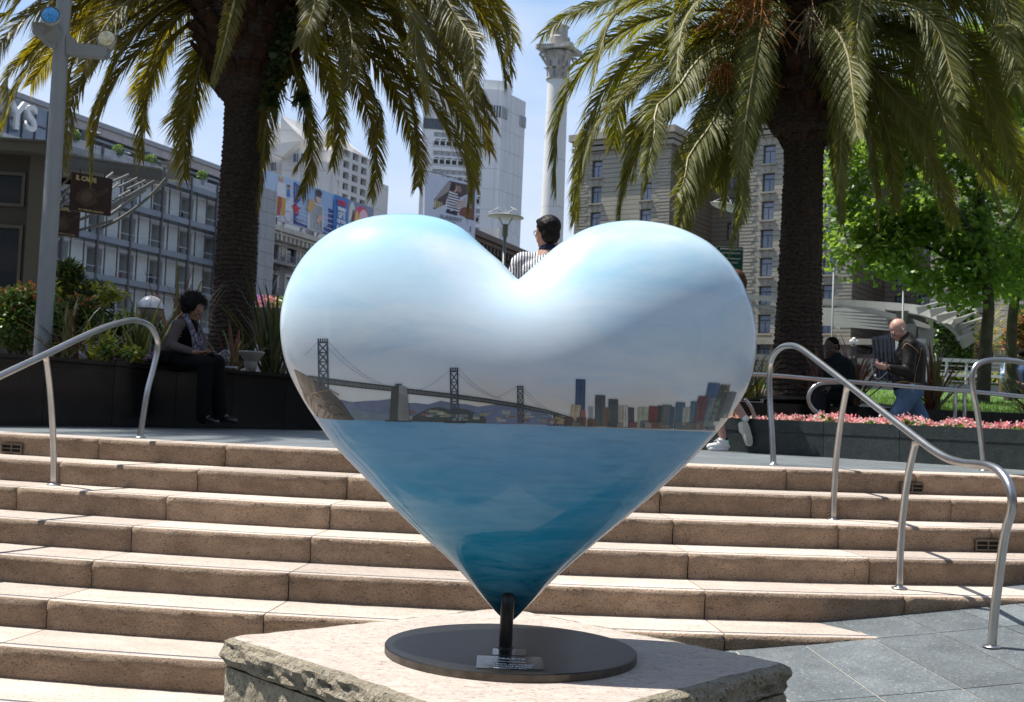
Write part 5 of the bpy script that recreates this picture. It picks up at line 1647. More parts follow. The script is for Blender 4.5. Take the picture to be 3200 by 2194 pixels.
for wi, (ua, ub, cols) in enumerate(wings):
 if cols: us_ = [FH.u(c, 450) for c in cols]
 else: us_ = [u3 + 4.5 + 5.6 * k for k in range(6)]
 if wi == 1: us_ = [us_[0], us_[2]]
 if wi == 1: us_.insert(1, (us_[0] + us_[1]) / 2)
 holes = []
 for uc in us_:
  for z in rows_z:
   if z - WH / 2 < HZ0 + 5: continue
   holes.append((uc - WW / 2, uc + WW / 2, z - WH / 2, z + WH / 2)); allw.append((uc, z))
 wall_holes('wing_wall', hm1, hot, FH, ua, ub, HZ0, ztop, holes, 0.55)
 # side walls and roof of the wing
 g = MB(); lbox(g, FH, ua, ub, 0.6, 16, ztop - .5, ztop - .05); g.build('roof', hm3, hot)
 for ue, s in ((ua, -1), (ub, 1)):
  g = MB(); a, b_ = FH.at(ue, HZ0, 0), FH.at(ue, HZ0, 18); c_, d_ = FH.at(ue, ztop, 18), FH.at(ue, ztop, 0)
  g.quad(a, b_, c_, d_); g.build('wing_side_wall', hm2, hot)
 # cornices
 for zc, pr, hh in ((ztop - .4, .9, .8), (ztop - 1.1, .5, .5), (rows_z[1] + WH / 2 + 1.35, .55, .45), (rows_z[7] - WH / 2 - .75, .5, .5)):
  g = MB(); lbox(g, FH, ua - pr * .8, ub + pr * .8, -pr, 0.0 - .01, zc - hh / 2, zc + hh / 2); lbox(g, FH, ub + .01, ub + pr * .8, 0.0, 17, zc - hh / 2, zc + hh / 2)
  g.build('cornice', hm3, hot)
 # quoins: thin proud courses
 g = MB()
 z = HZ0 + 6
 q = 0
 while z < ztop - 2:
  for e, s in ((ua, 1), (ub, -1)):
   w_q = 1.9 if q % 3 == 0 else (1.4 if q % 3 == 1 else 1.65)
   lbox(g, FH, e, e + s * w_q, -.07, -.002, z, z + .23)
  z += .385; q += 1
 o_ = g.build('quoins', hm3, hot); o_['kind'] = 'stuff'
for (uc, z) in allw:
 window(hot, FH, uc, z, WW, WH, M_DARKF, random.choice((GL_CURT, GL_BLUE, GL_CURT)), 'sash', .38, .10)
 s = shared(('sill', 1), lambda g: g.box((0, -.12, 0), (WW + .35, .3, .18)), hm3)
 newobj('sill', s, hot, FH.mw(uc, z - WH / 2 - .1, 0))
 k = shared(('keystone', 1), lambda g: (g.add([(-.22, -.07, 0), (.22, -.07, 0), (.34, -.07, .85), (-.34, -.07, .85), (-.22, 0, 0), (.22, 0, 0), (.34, 0, .85), (-.34, 0, .85)], [[0, 1, 2, 3], [0, 4, 5, 1], [1, 5, 6, 2], [2, 6, 7, 3], [3, 7, 4, 0]])), hm3)
 newobj('keystone', k, hot, FH.mw(uc, z + WH / 2 + .03, 0))
 v = shared(('voussoirs', 1), lambda g: [g.add([(s_ * .36, -.03, .02), (s_ * .88, -.03, .02), (s_ * 1.15, -.03, .62), (s_ * .50, -.03, .66), (s_ * .36, 0, .02), (s_ * .88, 0, .02), (s_ * 1.15, 0, .62), (s_ * .50, 0, .66)], [[0, 1, 2, 3], [0, 4, 5, 1], [1, 5, 6, 2], [2, 6, 7, 3], [3, 7, 4, 0]]) for s_ in (-1, 1)], hm3)
 newobj('voussoirs', v, hot, FH.mw(uc, z + WH / 2 + .03, 0))
# recessed courts
for ua, ub, n in ((wings[0][1], wings[1][0], 2), (wings[1][1], wings[2][0], 3)):
 holes = []; W_ = []
 for k in range(n):
  uc = ua + (ub - ua) * (k + .5) / n + .5
  for z in rows_z:
   holes.append((uc - .65, uc + .65, z - WH / 2, z + WH / 2)); W_.append((uc, z))
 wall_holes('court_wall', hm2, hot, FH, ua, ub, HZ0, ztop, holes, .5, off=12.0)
 for uc, z in W_: window(hot, FH, uc, z, 1.3, WH, M_DARKF, GL_CURT, 'sash', 12.3, .12)
 # court side windows on the left wing's flank
# ground floor arches band
g = MB(); lbox(g, FH, wings[0][0] - 2, wings[2][1], -1.2, -.6, FH.hit(1740, 770)[1] - .6, FH.hit(1740, 770)[1]); g.build('base_cornice', hm3, hot)
# canopy-like entrance walls below
g = MB(); lbox(g, FH, wings[0][1], wings[2][0], 2, 2.4, HZ0, FH.hit(1740, 800)[1]); g.build('porch_wall', hm2, hot)
# balustrade in front of the hotel, with globe lamps
bz = at(1960, 820, 60); b0 = at(1905, 818, 60); b1 = at(2030, 822, 60)
bal = thing('balustrade', 'pale stone balustrade with dark classical lamps in front of the hotel entrance', 'balustrade', tuple(b0))
g = MB(); g.bar(Vector((b0.x - 8, b0.y, b0.z)), Vector((b1.x + 4, b1.y, b0.z)), .5, .28); g.build('rail', hm3, bal)
g = MB(); g.bar(Vector((b0.x - 8, b0.y, b0.z - 1.0)), Vector((b1.x + 4, b1.y, b0.z - 1.0)), .5, .5); g.build('plinth', hm3, bal)
bm_ = shared(('baluster', 1), lambda g: g.lathe((0, 0, 0), [(.09, 0), (.06, .1), (.11, .3), (.05, .6), (.09, .75)], 8), hm3)
for k in range(44):
 newobj('baluster', bm_, bal, Matrix.Translation((b0.x - 8 + k * .33, b0.y, b0.z - .8)))
for lx, ly, far in ((1992, 775, 'right'), (1937, 775, 'left')):
 c = at(lx, ly, 58)
 lt = thing('globe_lamp', 'dark classical lamp with a cluster of white globes, the %s one over the balustrade' % far, 'street lamp', (c.x, c.y, c.z - 3), 'globe lamps by the hotel')
 g = MB(); g.lathe((c.x, c.y, c.z - 2.2), [(.34, 0), (.34, .5), (.16, .7), (.13, 1.0), (.20, 1.4), (.12, 1.5), (.10, 1.8), (.18, 1.98), (.05, 2.08)], 12); g.build('post', M_DARKF, lt)
 for dx, dzz in ((-.22, 0), (.22, 0), (0, .2), (0, -.02)):
  g = MB(); g.ell((c.x + dx * .55, c.y, c.z + dzz * .55), (.10, .10, .10), 12, 8); g.build('globe', plain('opal_globe', (.75, .73, .68), .3), lt, smooth=True)
# ---------------------------------------------------------------- street line at the left
FD = Fac(352, 115.0, 20)
zt_roof = FD.hit(352, 334, 2.0)[1]
dep = thing('department_store', 'glass fronted department store with a glazed grid facade and roof terrace at the left', 'building', tuple(FD.at(0, -1.5)))
dm_wall = plain('store_white_panel', (0.62, 0.65, 0.64), .6, var=.1, scale=.6)
dm_band = plain('store_grey_spandrel', (0.20, 0.23, 0.27), .45, var=.12, scale=.5)
dm_mull = plain('store_mullion', (0.085, 0.075, 0.08), .5)
dm_roof = stone_wall_mat('store_roof_band', (0.40, 0.36, 0.36), (0.48, 0.44, 0.43), 0, vcourse=3.0, F=FD, joint=.02, dark=.35)
UA, UB = FD.u(-60, 600), FD.u(592, 600)
bands = [FD.hit(352, y)[1] for y in (400, 478, 561, 648, 735)]
fh = (bands[0] - bands[4]) / 4
bay = 4.56
ub0 = FD.u(365, 500)
bays = [ub0 + bay * k for k in range(-9, 5)]
bays = [b_ for b_ in bays if UA - bay < b_ < UB]
holes = []
for b_ in bays:
 for k in range(6):
  z = bands[0] - fh * k
  holes.append((b_ + .35, b_ + 2.45, z - fh + .35, z - .75))
wall_holes('rear_wall', dm_wall, dep, FD, UA, UB, -1.5, bands[0], holes, 2.2, off=1.3)
bk = MB(); lbox(bk, FD, UA, UB, 3.6, 3.8, -1.5, bands[0]); bk.build('interior', plain('store_interior', (0.04, 0.04, 0.045), .8, var=.6, scale=2.0), dep)
for b_ in bays:
 for k in range(6):
  z = bands[0] - fh * k
  # shop figures and racks seen inside
  g = MB()
  cx_u = b_ + .6
  for q in range(random.randint(2, 4)):
   g.color(random.choice([(.30, .08, .10), (.5, .5, .52), (.06, .06, .08), (.10, .12, .2), (.45, .30, .10), (.2, .22, .2)]))
   uu = b_ + .5 + random.random() * 1.7; hh = random.uniform(.7, 1.3)
   lbox(g, FD, uu, uu + random.uniform(.2, .5), 2.4, 2.6, z - fh + .36, z - fh + .36 + hh)
  g.build('display', MT['paint'], dep)
  o_ = window(dep, FD, b_ + 1.4, z - fh + .35 + (fh - 1.1) / 2, 2.1, fh - 1.1, M_WHITEF, GL_DARK, 'vert', 3.3, .06)
for k in range(7):
 z = bands[0] - fh * k
 g = MB(); lbox(g, FD, UA, UB, -.1, 1.3, z - .28, z + .28); g.build('spandrel', dm_band, dep)
 for zz in (z + .9, z - .75):
  g = MB(); lbox(g, FD, UA, UB, -.06, 0.0, zz - .03, zz + .03); g.build('rail', M_WHITEF, dep)
for b_ in bays:
 g = MB(); lbox(g, FD, b_ - .12, b_ + .10, -.18, .06, -1.5, bands[0] + 1.2); g.build('mullion', dm_mull, dep)
 for q in (1.15, 2.9):
  g = MB(); lbox(g, FD, b_ + q - .04, b_ + q + .04, -.09, .03, -1.5, bands[0]); g.build('slim_mullion', dm_mull, dep)
# terrace
zp0 = bands[0] + .28; zp1 = FD.hit(352, 374)[1]
g = MB(); lbox(g, FD, UA, UB, -.02, .3, zp0, zp1); g.build('parapet', plain('store_parapet', (.40, .42, .46), .6), dep)
zr0 = FD.hit(352, 352, 2.0)[1]
g = MB(); lbox(g, FD, UA, UB + .5, 2.0, 9, zr0, zt_roof); g.build('roof_slab', dm_roof, dep)
g = MB(); lbox(g, FD, UA, UB + .6, 1.8, 9, zt_roof, zt_roof + .45); g.build('roof_edge', plain('roof_edge_metal', (.30, .30, .32), .5), dep)
g = MB(); lbox(g, FD, UA, UB, 5, 5.3, zp0, zr0); g.build('terrace_glazing', GL_DARK, dep)
for b_ in bays[::2]:
 g = MB(); lbox(g, FD, b_ - .35, b_ + .35, 1.5, 2.2, zp0, zr0); g.build('column', dm_band, dep)
g = MB(); lbox(g, FD, UA, UB, 2.2, 5, zr0 - .5, zr0 - .25); g.build('soffit_beam', dm_band, dep)
# taller glazed part with the sign
us0, us1 = FD.u(-60, 300), FD.u(150, 300)
zg0 = FD.hit(60, 325)[1]; zg1 = FD.hit(110, 258)[1]
g = MB(); lbox(g, FD, us0, us1, -.6, -.3, zg0, zg1); g.build('sign_glazing', GL_BLUE, dep)
for k in range(8):
 g = MB(); uu = us0 + (us1 - us0) * k / 7; lbox(g, FD, uu - .05, uu + .05, -.7, -.6, zg0, zg1); g.build('slim_mullion', dm_mull, dep)
g = MB(); lbox(g, FD, us0, us1, -.72, -.6, (zg0 + zg1) / 2 - .05, (zg0 + zg1) / 2 + .05); g.build('rail', dm_mull, dep)
g = MB(); lbox(g, FD, us0, us1, -1.0, -.3, zg0 - .35, zg0); g.build('sign_ledge', M_WHITEF, dep)
sgn = thing('rooftop_sign', "white rooftop letters Y and S of a store sign at far left", 'sign', tuple(FD.at(us1, zg1)))
ltr = plain('sign_letter_white', (.70, .70, .70), .5)
uS, zS = FD.hit(70, 272, -1.5)
text_mesh('S', 3.0, ltr, 'letter', sgn, FD.mw(uS, zS, -1.5) @ Matrix.Rotation(math.pi / 2, 4, 'X'), .12, bold=.06)
uY, zY = FD.hit(38, 264, -1.5)
text_mesh('Y', 3.4, ltr, 'letter', sgn, FD.mw(uY, zY, -1.5) @ Matrix.Rotation(math.pi / 2, 4, 'X'), .12, bold=.05)
# topiary balls and patio heaters on the terrace
tops = [((171, 307), 'leftmost'), ((270, 341), 'second'), ((345, 362), 'third'), ((460, 398), 'rightmost')]
for (vx, vy), w in tops:
 u_, z_ = FD.hit(vx, vy)
 c = FD.at(u_, z_, .1)
 tp = thing('topiary_ball', '%s round clipped bush on the store roof terrace' % w, 'topiary', (c.x, c.y, zp1), 'clipped bushes on the roof terrace')
 pts = []
 for k in range(600):
  v = Vector((random.gauss(0, 1), random.gauss(0, 1), random.gauss(0, 1))).normalized()
  pts.append((c + v * .50 * random.uniform(.8, 1), v))
 leaf_cloud('foliage', pts, .16, 'oval', MT['shrub'], tp, droop=0)
 g = MB(); g.lathe((c.x, c.y, zp1 - .4), [(.25, 0), (.35, .5)], 10); g.build('pot', dm_band, tp)
for (vx, vy), w in (((238, 299), 'left'), ((306, 345), 'middle'), ((364, 354), 'right')):
 u_, z_ = FD.hit(vx, vy); c = FD.at(u_, z_, 1.2)
 ph = thing('patio_heater', 'mushroom shaped patio heater on the roof terrace, the %s one' % w, 'heater', (c.x, c.y, zp0), 'patio heaters on the roof terrace')
 g = MB(); g.lathe((c.x, c.y, c.z), [(.65, -.12), (.5, .0), (.1, .12)], 14); g.build('hood', M_WHITEF, ph)
 g = MB(); g.tube([(c.x, c.y, zp0), (c.x, c.y, c.z)], .06, 6); g.build('post', M_WHITEF, ph)
# pale stone pier block with the grey banner
uP0, uP1 = UB + .05, FD.u(592, 600) + 4.6
zP1 = FD.hit(588, 432)[1]
pier = thing('stone_clad_block', 'narrow pale stone clad block with a grey banner between the store and the ornate facade', 'building', tuple(FD.at(uP0, -1.5)))
pm = stone_wall_mat('pier_stone', (.34, .34, .345), (.40, .40, .405), 1.5, .35, joint=.03, vcourse=1.4, F=FD)
uQ0, uQ1 = FD.u(556, 600), FD.u(592, 600)
g = MB(); lbox(g, FD, uQ0, uQ1 - .02, -1.6, 8, -1.5, zP1); g.build('wall', pm, pier)
bn = thing('restaurant_banner', 'grey wall banner with pale lettering ending in ake and ory beside the left palm', 'sign', tuple(FD.at(uQ0, 10)))
ua_, ub_ = FD.hit(555, 560, -1.75)[0], FD.hit(575, 560, -1.75)[0]
z1_, z0_ = FD.hit(570, 530, -1.75)[1], FD.hit(570, 640, -1.75)[1]
g = MB(); lbox(g, FD, ua_ - 3.0, ub_, -1.8, -1.68, z0_, z1_); g.build('banner', plain('banner_grey', (.155, .165, .18), .7), bn)
for s, y in (('Cheesecake', 602), ('Factory', 612)):
 u_, z_ = FD.hit(575, y, -1.8)
 text_mesh(s, 1.35, MT['white_print'], 'lettering', bn, FD.mw(u_ + .15, z_, -1.83) @ Matrix.Rotation(math.pi / 2, 4, 'X'), .01, 'RIGHT')
# ornate beige block with billboard
FO = FD
uO0, uO1 = FD.u(592, 600) + .02, FD.u(1035, 560)
zO = FD.hit(600, 509)[1]
orn = thing('ornate_building', 'grey ornate building with dentilled cornice and fire escape left of the heart', 'building', tuple(FD.at(uO0, -1.5)))
om = plain('ornate_grey_plaster', (.245, .235, .235), .85, var=.12, scale=.4, dirt=.25)
om2 = plain('ornate_cream_trim', (.50, .47, .41), .8, var=.12, scale=.6, dirt=.2)
om3 = plain('ornate_dark_panel', (.15, .145, .15), .85, var=.2)
zw = [(FD.hit(622, 547)[1], FD.hit(622, 585)[1]), (FD.hit(617, 621)[1], FD.hit(617, 667)[1]), (FD.hit(612, 704)[1], FD.hit(612, 745)[1])]
ucol = [FD.u(620, 570), FD.u(661, 570), FD.u(699, 590)]
du = ucol[1] - ucol[0]
while ucol[-1] + du < uO1 - 2: ucol.append(ucol[-1] + du)
ww = (FD.u(634, 570) - FD.u(608, 570)) * .82
holes = []
for u_ in ucol:
 for za, zb in zw: holes.append((u_ - ww / 2, u_ + ww / 2, zb, za))
wall_holes('wall', om, orn, FD, uO0, uO1, -1.5, zO - .2, holes, .5)
for u_ in ucol:
 for i, (za, zb) in enumerate(zw):
  window(orn, FD, u_, (za + zb) / 2, ww, za - zb, M_DARKF, GL_DARK, 'mid', .3, .12)
  if i > 0:
   g = MB()
   lbox(g, FD, u_ - ww / 2 - .35, u_ - ww / 2, -.12, -.01, zb - .1, za + .35); lbox(g, FD, u_ + ww / 2, u_ + ww / 2 + .35, -.12, -.01, zb - .1, za + .35); lbox(g, FD, u_ - ww / 2, u_ + ww / 2, -.12, -.01, za, za + .35)
   g.build('window_surround', om2, orn)
  else:
   g = MB(); lbox(g, FD, u_ - ww / 2 - .5, u_ + ww / 2 + .5, -.35, -.01, za + .15, za + .4); lbox(g, FD, u_ - .35, u_ + .35, -.4, -.01, za + .4, za + .75)
   lbox(g, FD, u_ - ww / 2 - .42, u_ - ww / 2 - .1, -.1, -.01, zb - .2, za + .1); lbox(g, FD, u_ + ww / 2 + .1, u_ + ww / 2 + .42, -.1, -.01, zb - .2, za + .1)
   g.build('window_hood', om2, orn)
   g = MB(); lbox(g, FD, u_ + du / 2 - .65, u_ + du / 2 + .65, -.06, -.01, zb + .1, za + .2); g.build('relief_panel', om3, orn)
   g = MB()
   for q in range(7):
    zz = zb + .35 + (za - zb - .3) * q / 6.5
    lbox(g, FD, u_ + du / 2 - .38 + (q % 2) * .1, u_ + du / 2 + .28 + (q % 2) * .1, -.12, -.06, zz, zz + .22)
   g.build('relief', om2, orn)
for zc, pr, hh, mm in ((zO - .3, 1.5, .55, om2), (zO - .78, 1.15, .3, om2), (FD.hit(612, 527)[1], .45, .5, om2), (FD.hit(612, 594)[1], .5, .55, om2)):
 g = MB(); lbox(g, FD, uO0, uO1, -pr, -.01, zc - hh / 2, zc + hh / 2); g.build('cornice', mm, orn)
g = MB(); uu = uO0 + .3
while uu < uO1:
 lbox(g, FD, uu, uu + .38, -1.1, -.01, zO - 1.55, zO - .95); uu += .95
o_ = g.build('modillions', om2, orn); o_['kind'] = 'stuff'
g = MB(); uu = uO0 + .1
while uu < uO1:
 lbox(g, FD, uu, uu + .18, -.35, -.01, zO - 1.95, zO - 1.65); uu += .36
o_ = g.build('dentils', om2, orn); o_['kind'] = 'stuff'
# fire escape
fem = plain('fire_escape_iron', (.17, .17, .18), .6)
u0f, u1f = FD.u(602, 590), FD.u(650, 600)
for zc in (FD.hit(620, 600)[1], FD.hit(618, 677)[1]):
 g = MB(); lbox(g, FD, u0f, u1f, -1.5, -.1, zc - .09, zc); g.build('fire_escape_platform', fem, orn)
 g = MB()
 lbox(g, FD, u0f, u1f, -1.52, -1.46, zc + 1.0, zc + 1.06); lbox(g, FD, u0f, u0f + .05, -1.5, -.1, zc + 1.0, zc + 1.06); lbox(g, FD, u1f - .05, u1f, -1.5, -.1, zc + 1.0, zc + 1.06)
 q = u0f
 while q < u1f:
  lbox(g, FD, q, q + .04, -1.51, -1.47, zc, zc + 1.0); q += .28
 g.build('fire_escape_railing', fem, orn)
for (xa, ya, xb, yb) in ((640, 606, 610, 672), (636, 684, 604, 748)):
 A = FD.hit(xa, ya, -1.0); B = FD.hit(xb, yb, -1.0)
 g = MB()
 for o_ in (-.95, -.4): g.bar(FD.at(A[0], A[1], o_), FD.at(B[0], B[1], o_), .07, .15)
 for q in range(12):
  f = q / 11; p = FD.at(A[0] + (B[0] - A[0]) * f, A[1] + (B[1] - A[1]) * f, -.95); p2 = FD.at(A[0] + (B[0] - A[0]) * f, A[1] + (B[1] - A[1]) * f, -.4); g.bar(p, p2, .12, .04)
 g.build('fire_escape_ladder', fem, orn)
# roof ladder cage
rlad = thing('roof_ladder', 'white looped ladder rail standing on the cornice under the long billboard', 'ladder', tuple(FD.at(FD.u(620, 500), zO)))
g = MB()
for o_ in (-1.5, -.9):
 A = [FD.hit(x, y, o_) for x, y in ((638, 545), (638, 505), (636, 492), (618, 492), (606, 500), (604, 508))]
 g.tube([FD.at(u_, z_, o_) for u_, z_ in A], .06, 5)
g.build('loop', plain('ladder_white', (.6, .6, .6), .5), rlad)
class Poster:
 """flat print on an upright panel addressed by fractions (0..1 across, 0..1 up)"""
 def __init__(self, P00, P10, P11, P01):
  self.P = [Vector(p) for p in (P00, P10, P11, P01)]
  self.n = (self.P[1] - self.P[0]).cross(self.P[3] - self.P[0]).normalized()
  if self.n.y > 0: self.n = -self.n
  self.g = MB(); self.k = 0
 def p(self, s, t, off=0.0):
  a = self.P[0].lerp(self.P[1], s); b_ = self.P[3].lerp(self.P[2], s)
  return a.lerp(b_, t) + self.n * off
 def poly(self, pts, col):
  self.k += 1
  self.g.color(s2l(*col))
  self.g.add([self.p(s, t, .02 + self.k * .004) for s, t in pts], [list(range(len(pts)))])
 def rect(self, a, b_, c, d, col): self.poly([(a, b_), (c, b_), (c, d), (a, d)], col)
 def disc(self, s, t, rx, ry, col, n=14, a0=0, a1=6.283):
  self.poly([(s + rx * math.cos(a0 + (a1 - a0) * i / n), t + ry * math.sin(a0 + (a1 - a0) * i / n)) for i in range(n)], col)
 def text(self, s, t, txt, size, mat, parent, bold=0.0, squash=1.0):
  x = (self.P[1] - self.P[0]).normalized(); z = (self.P[3] - self.P[0]).normalized()
  y = z.cross(x)
  Mx = Matrix.Identity(4)
  c = self.p(s, t, .12 + self.k * .004)
  for i in range(3):
   Mx[i][0] = x[i]; Mx[i][1] = z[i]; Mx[i][2] = self.n[i]; Mx[i][3] = c[i]
  text_mesh(txt, size, mat, 'lettering', parent, Mx, .01, bold=bold, squash=squash)
# long billboard
bb = thing('billboard', 'long colourful rooftop billboard with a red star, a striped shirt man and blue gift slogan', 'billboard', tuple(at(720, 500, 140)))
b00 = at(598, 489, 134); b01 = at(598, 383, 134); ex = at(845, 452, 158)
b10 = Vector((ex.x, ex.y, b00.z)); b11 = Vector((ex.x, ex.y, b01.z))
# slight fall towards the right end of the top edge comes from perspective only
ps = Poster(b00, b10, b11, b01)
g = MB(); n_ = -ps.n * .35
g.add([b00, b10, b11, b01, b00 + n_, b10 + n_, b11 + n_, b01 + n_], [[0, 1, 2, 3], [7, 6, 5, 4], [0, 4, 5, 1], [1, 5, 6, 2], [2, 6, 7, 3], [3, 7, 4, 0]])
g.build('panel', plain('billboard_vinyl', (.62, .64, .70), .6, var=.04), bb)
ps.rect(0, .25, .245, 1, (176, 196, 220)); ps.rect(0, .0, .245, .34, (205, 206, 214))
ps.disc(.075, .44, .07, .14, (222, 196, 60)); ps.disc(.02, .30, .05, .14, (200, 60, 40), 12, .3, 3.4)
for s in (.10, .20):
 ps.disc(s, .14, .035, .13, (120, 130, 150)); ps.disc(s, .14, .031, .115, (205, 206, 214))
ps.poly([(.10, .1), (.13, .1), (.15, .55), (.115, .55)], (176, 70, 44)); ps.poly([(.14, .12), (.17, .12), (.18, .55), (.145, .55)], (206, 150, 50))
ps.poly([(.095, .52), (.18, .52), (.17, .84), (.11, .84)], (220, 220, 224)); ps.disc(.137, .89, .018, .055, (196, 150, 124)); ps.disc(.137, .95, .026, .02, (214, 196, 140))
ps.poly([(.185, .58), (.215, .58), (.21, .74), (.19, .74)], (70, 110, 176)); ps.disc(.20, .79, .014, .04, (190, 140, 116)); ps.disc(.2, .82, .014, .022, (50, 36, 30))
ps.rect(.245, .0, .60, 1, (150, 178, 214))
ps.poly([(.245, .5), (.38, .42), (.38, .82), (.245, .95)], (34, 48, 120)); ps.poly([(.245, .02), (.60, 0), (.60, .62), (.46, .66), (.38, .30), (.245, .48)], (38, 54, 128))
for i in range(9): ps.poly([(.25 + i * .014, .9 - i * .01), (.253 + i * .014, .9 - i * .01), (.262 + i * .012, .6), (.258 + i * .012, .6)], (176, 190, 220))
for i in range(5): ps.poly([(.26, .08 + i * .09), (.60, .03 + i * .12), (.60, .05 + i * .12), (.26, .10 + i * .09)], (196, 204, 222))
st = []
for i in range(10):
 a = math.pi / 2 + i * math.pi / 5; r_ = 1 if i % 2 == 0 else .42
 st.append((.262 + .042 * r_ * math.cos(a), .36 + .17 * r_ * math.sin(a)))
ps.poly(st, (196, 30, 44))
ps.poly([(.36, 0), (.50, 0), (.515, .30), (.50, .62), (.43, .66), (.375, .52), (.36, .25)], (206, 206, 208))
for i in range(9): ps.poly([(.385 + i * .013, .02), (.389 + i * .013, .02), (.395 + i * .012, .60), (.391 + i * .012, .60)], (48, 50, 60))
ps.poly([(.35, .42), (.385, .36), (.43, .62), (.40, .72), (.37, .66)], (206, 160, 96)); ps.poly([(.43, .22), (.46, .18), (.50, .34), (.47, .42)], (206, 166, 146))
ps.disc(.455, .78, .026, .13, (214, 178, 160)); ps.disc(.458, .90, .030, .075, (44, 32, 30)); ps.poly([(.43, .80), (.48, .79), (.48, .83), (.43, .84)], (40, 44, 54))
ps.rect(.60, 0, .735, 1.0, (36, 116, 190))
ps.rect(.735, 0, 1, 1, (120, 134, 160)); ps.disc(.78, .55, .035, .42, (210, 208, 206)); ps.disc(.79, .5, .012, .3, (50, 50, 56)); ps.disc(.88, .55, .085, .40, (208, 60, 96)); ps.disc(.90, .62, .05, .26, (232, 190, 196)); ps.disc(.83, .5, .02, .3, (218, 196, 70))
ps.disc(.85, .30, .03, .18, (206, 160, 140)); ps.disc(.85, .40, .034, .12, (44, 30, 28)); ps.disc(.93, .2, .05, .16, (150, 60, 60)); ps.disc(.98, .4, .03, .2, (90, 100, 120)); ps.disc(.80, .12, .04, .16, (222, 222, 222))
ps.g.build('print', MT['paint'], bb)
red_ = plain('print_red', s2l(214, 40, 56), .6, var=.02); wh_ = plain('print_white', (.78, .8, .82), .6, var=.02)
BW = (b10 - b00).length; BH = b01.z - b00.z
for s, t_, sz, m in (('SCORE!', .83, .175, red_), ('WINNING', .68, .125, wh_), ('GIFTS', .53, .20, wh_), ('FOR YOUR', .385, .125, wh_), ('#1 DAD', .235, .185, wh_), ("Father's Day is June 17", .11, .058, wh_)):
 ps.text(.667, t_, s, BH * sz, m, bb, bold=BH * .006, squash=.70 if s != "Father's Day is June 17" else .8)
ps.text(.28, .12, "macy*s", BH * .14, plain('print_grey', s2l(150, 150, 160), .6), bb)
g = MB()
for k in range(7):
 s = .03 + .94 * k / 6; g.bar(ps.p(s, -.02, -.4), ps.p(s, .95, -.6), .25, .25); g.bar(ps.p(s, -.1, -3.5), ps.p(s, .9, -.6), .2, .2)
g.build('frame', fem, bb)
# white faceted hotel block behind
wb = thing('white_building', 'white concrete building with steep faceted roofs above the long billboard', 'building', tuple(at(740, 500, 215)))
wm = stone_wall_mat('white_concrete', (.56, .55, .53), (.63, .62, .60), 4.2, .18, joint=.02, scale=.15, streak=.15)
wm2 = stone_wall_mat('white_concrete_roof', (.68, .65, .60), (.74, .71, .66), 0, scale=.2, streak=.15)
def pxpoly(name, pts, Y, mat, parent, thick=6.0, Ys=None):
 """solid whose front outline is given by pixels at depth Y"""
 P = [at(x, y, (Ys[i] if Ys else Y)) for i, (x, y) in enumerate(pts)]
 n = len(P); back = [p + Vector((thick * .25, thick, 0)) for p in P]
 g = MB(); g.add(P + back, [list(range(n))[::-1], [n + i for i in range(n)]] + [[i, (i + 1) % n, n + (i + 1) % n, n + i] for i in range(n)])
 return g.build(name, mat, parent, merge=True)
pxpoly('gable_wall', [(637, 263), (700, 330), (728, 366), (728, 560), (634, 560)], 212, wm, wb, 2)
pxpoly('steep_roof', [(638, 262), (760, 305), (802, 337), (790, 400), (700, 332)], 213, wm2, wb, 8, [213, 238, 244, 228, 213])
pxpoly('roof_slope', [(668, 292), (716, 312), (740, 350), (752, 372), (728, 366), (700, 330)], 211, wm2, wb, 1, [211.5, 214, 213, 212, 211, 211])
pxpoly('dormer_roof', [(615, 328), (680, 319), (640, 356), (612, 346)], 204, wm2, wb, 5)
pxpoly('dormer_wall', [(640, 355), (681, 319), (681, 560), (637, 560)], 206, wm, wb, 4)
pxpoly('dormer_side', [(681, 319), (693, 400), (693, 560), (681, 560)], 206.5, wm, wb, 3)
pxpoly('gable_wall', [(578, 308), (617, 268), (634, 290), (634, 350), (578, 350)], 222, wm, wb, 3)
pxpoly('left_wall', [(578, 333), (612, 330), (640, 350), (640, 560), (578, 560)], 209, wm, wb, 8)
pxpoly('centre_wall', [(728, 364), (757, 371), (757, 540), (728, 540)], 205, wm, wb, 4)
pxpoly('centre_side', [(713, 366), (728, 364), (728, 540), (713, 540)], 205.4, wm2, wb, 3)
pxpoly('upper_block', [(735, 345), (772, 333), (776, 352), (757, 372), (745, 372)], 208, wm2, wb, 5)
FG = Fac(774, 207, 24, 345)
uG0, uG1 = FG.u(774, 345), FG.u(839, 380)
zG = FG.hit(775, 335)[1]
bw = FG.u(807, 360) - FG.u(787, 350)
dG = (FG.hit(787, 348)[1] - FG.hit(787, 424)[1]) / 3
uc0 = FG.u(787, 350)
holes = []; WG = []
for r_ in range(9):
 for c_ in range(-1, 4):
  uc = uc0 + bw * c_; zc = FG.hit(787, 348)[1] - dG * r_
  if c_ < 0 and r_ < 2: continue
  if c_ == 3 and r_ < 1: continue
  if uc + bw * .33 > uG1 + bw * .5: continue
  holes.append((uc - bw * .33, uc + bw * .33, zc - dG * .34, zc + dG * .30)); WG.append((uc, zc))
wall_holes('grid_wall', wm, wb, FG, uc0 - bw * 1.5, uG1 + bw * .5, 5, zG, holes, .9)
g = MB(); lbox(g, FG, uc0 - bw * .45, uG1 + bw * .45, .95, 20, 5, zG - .1); g.build('grid_block', wm, wb)
for uc, zc in WG: window(wb, FG, uc, zc - .05, bw * .64, dG * .62, M_WHITEF, GL_DARK, 'vert', .8, .12)
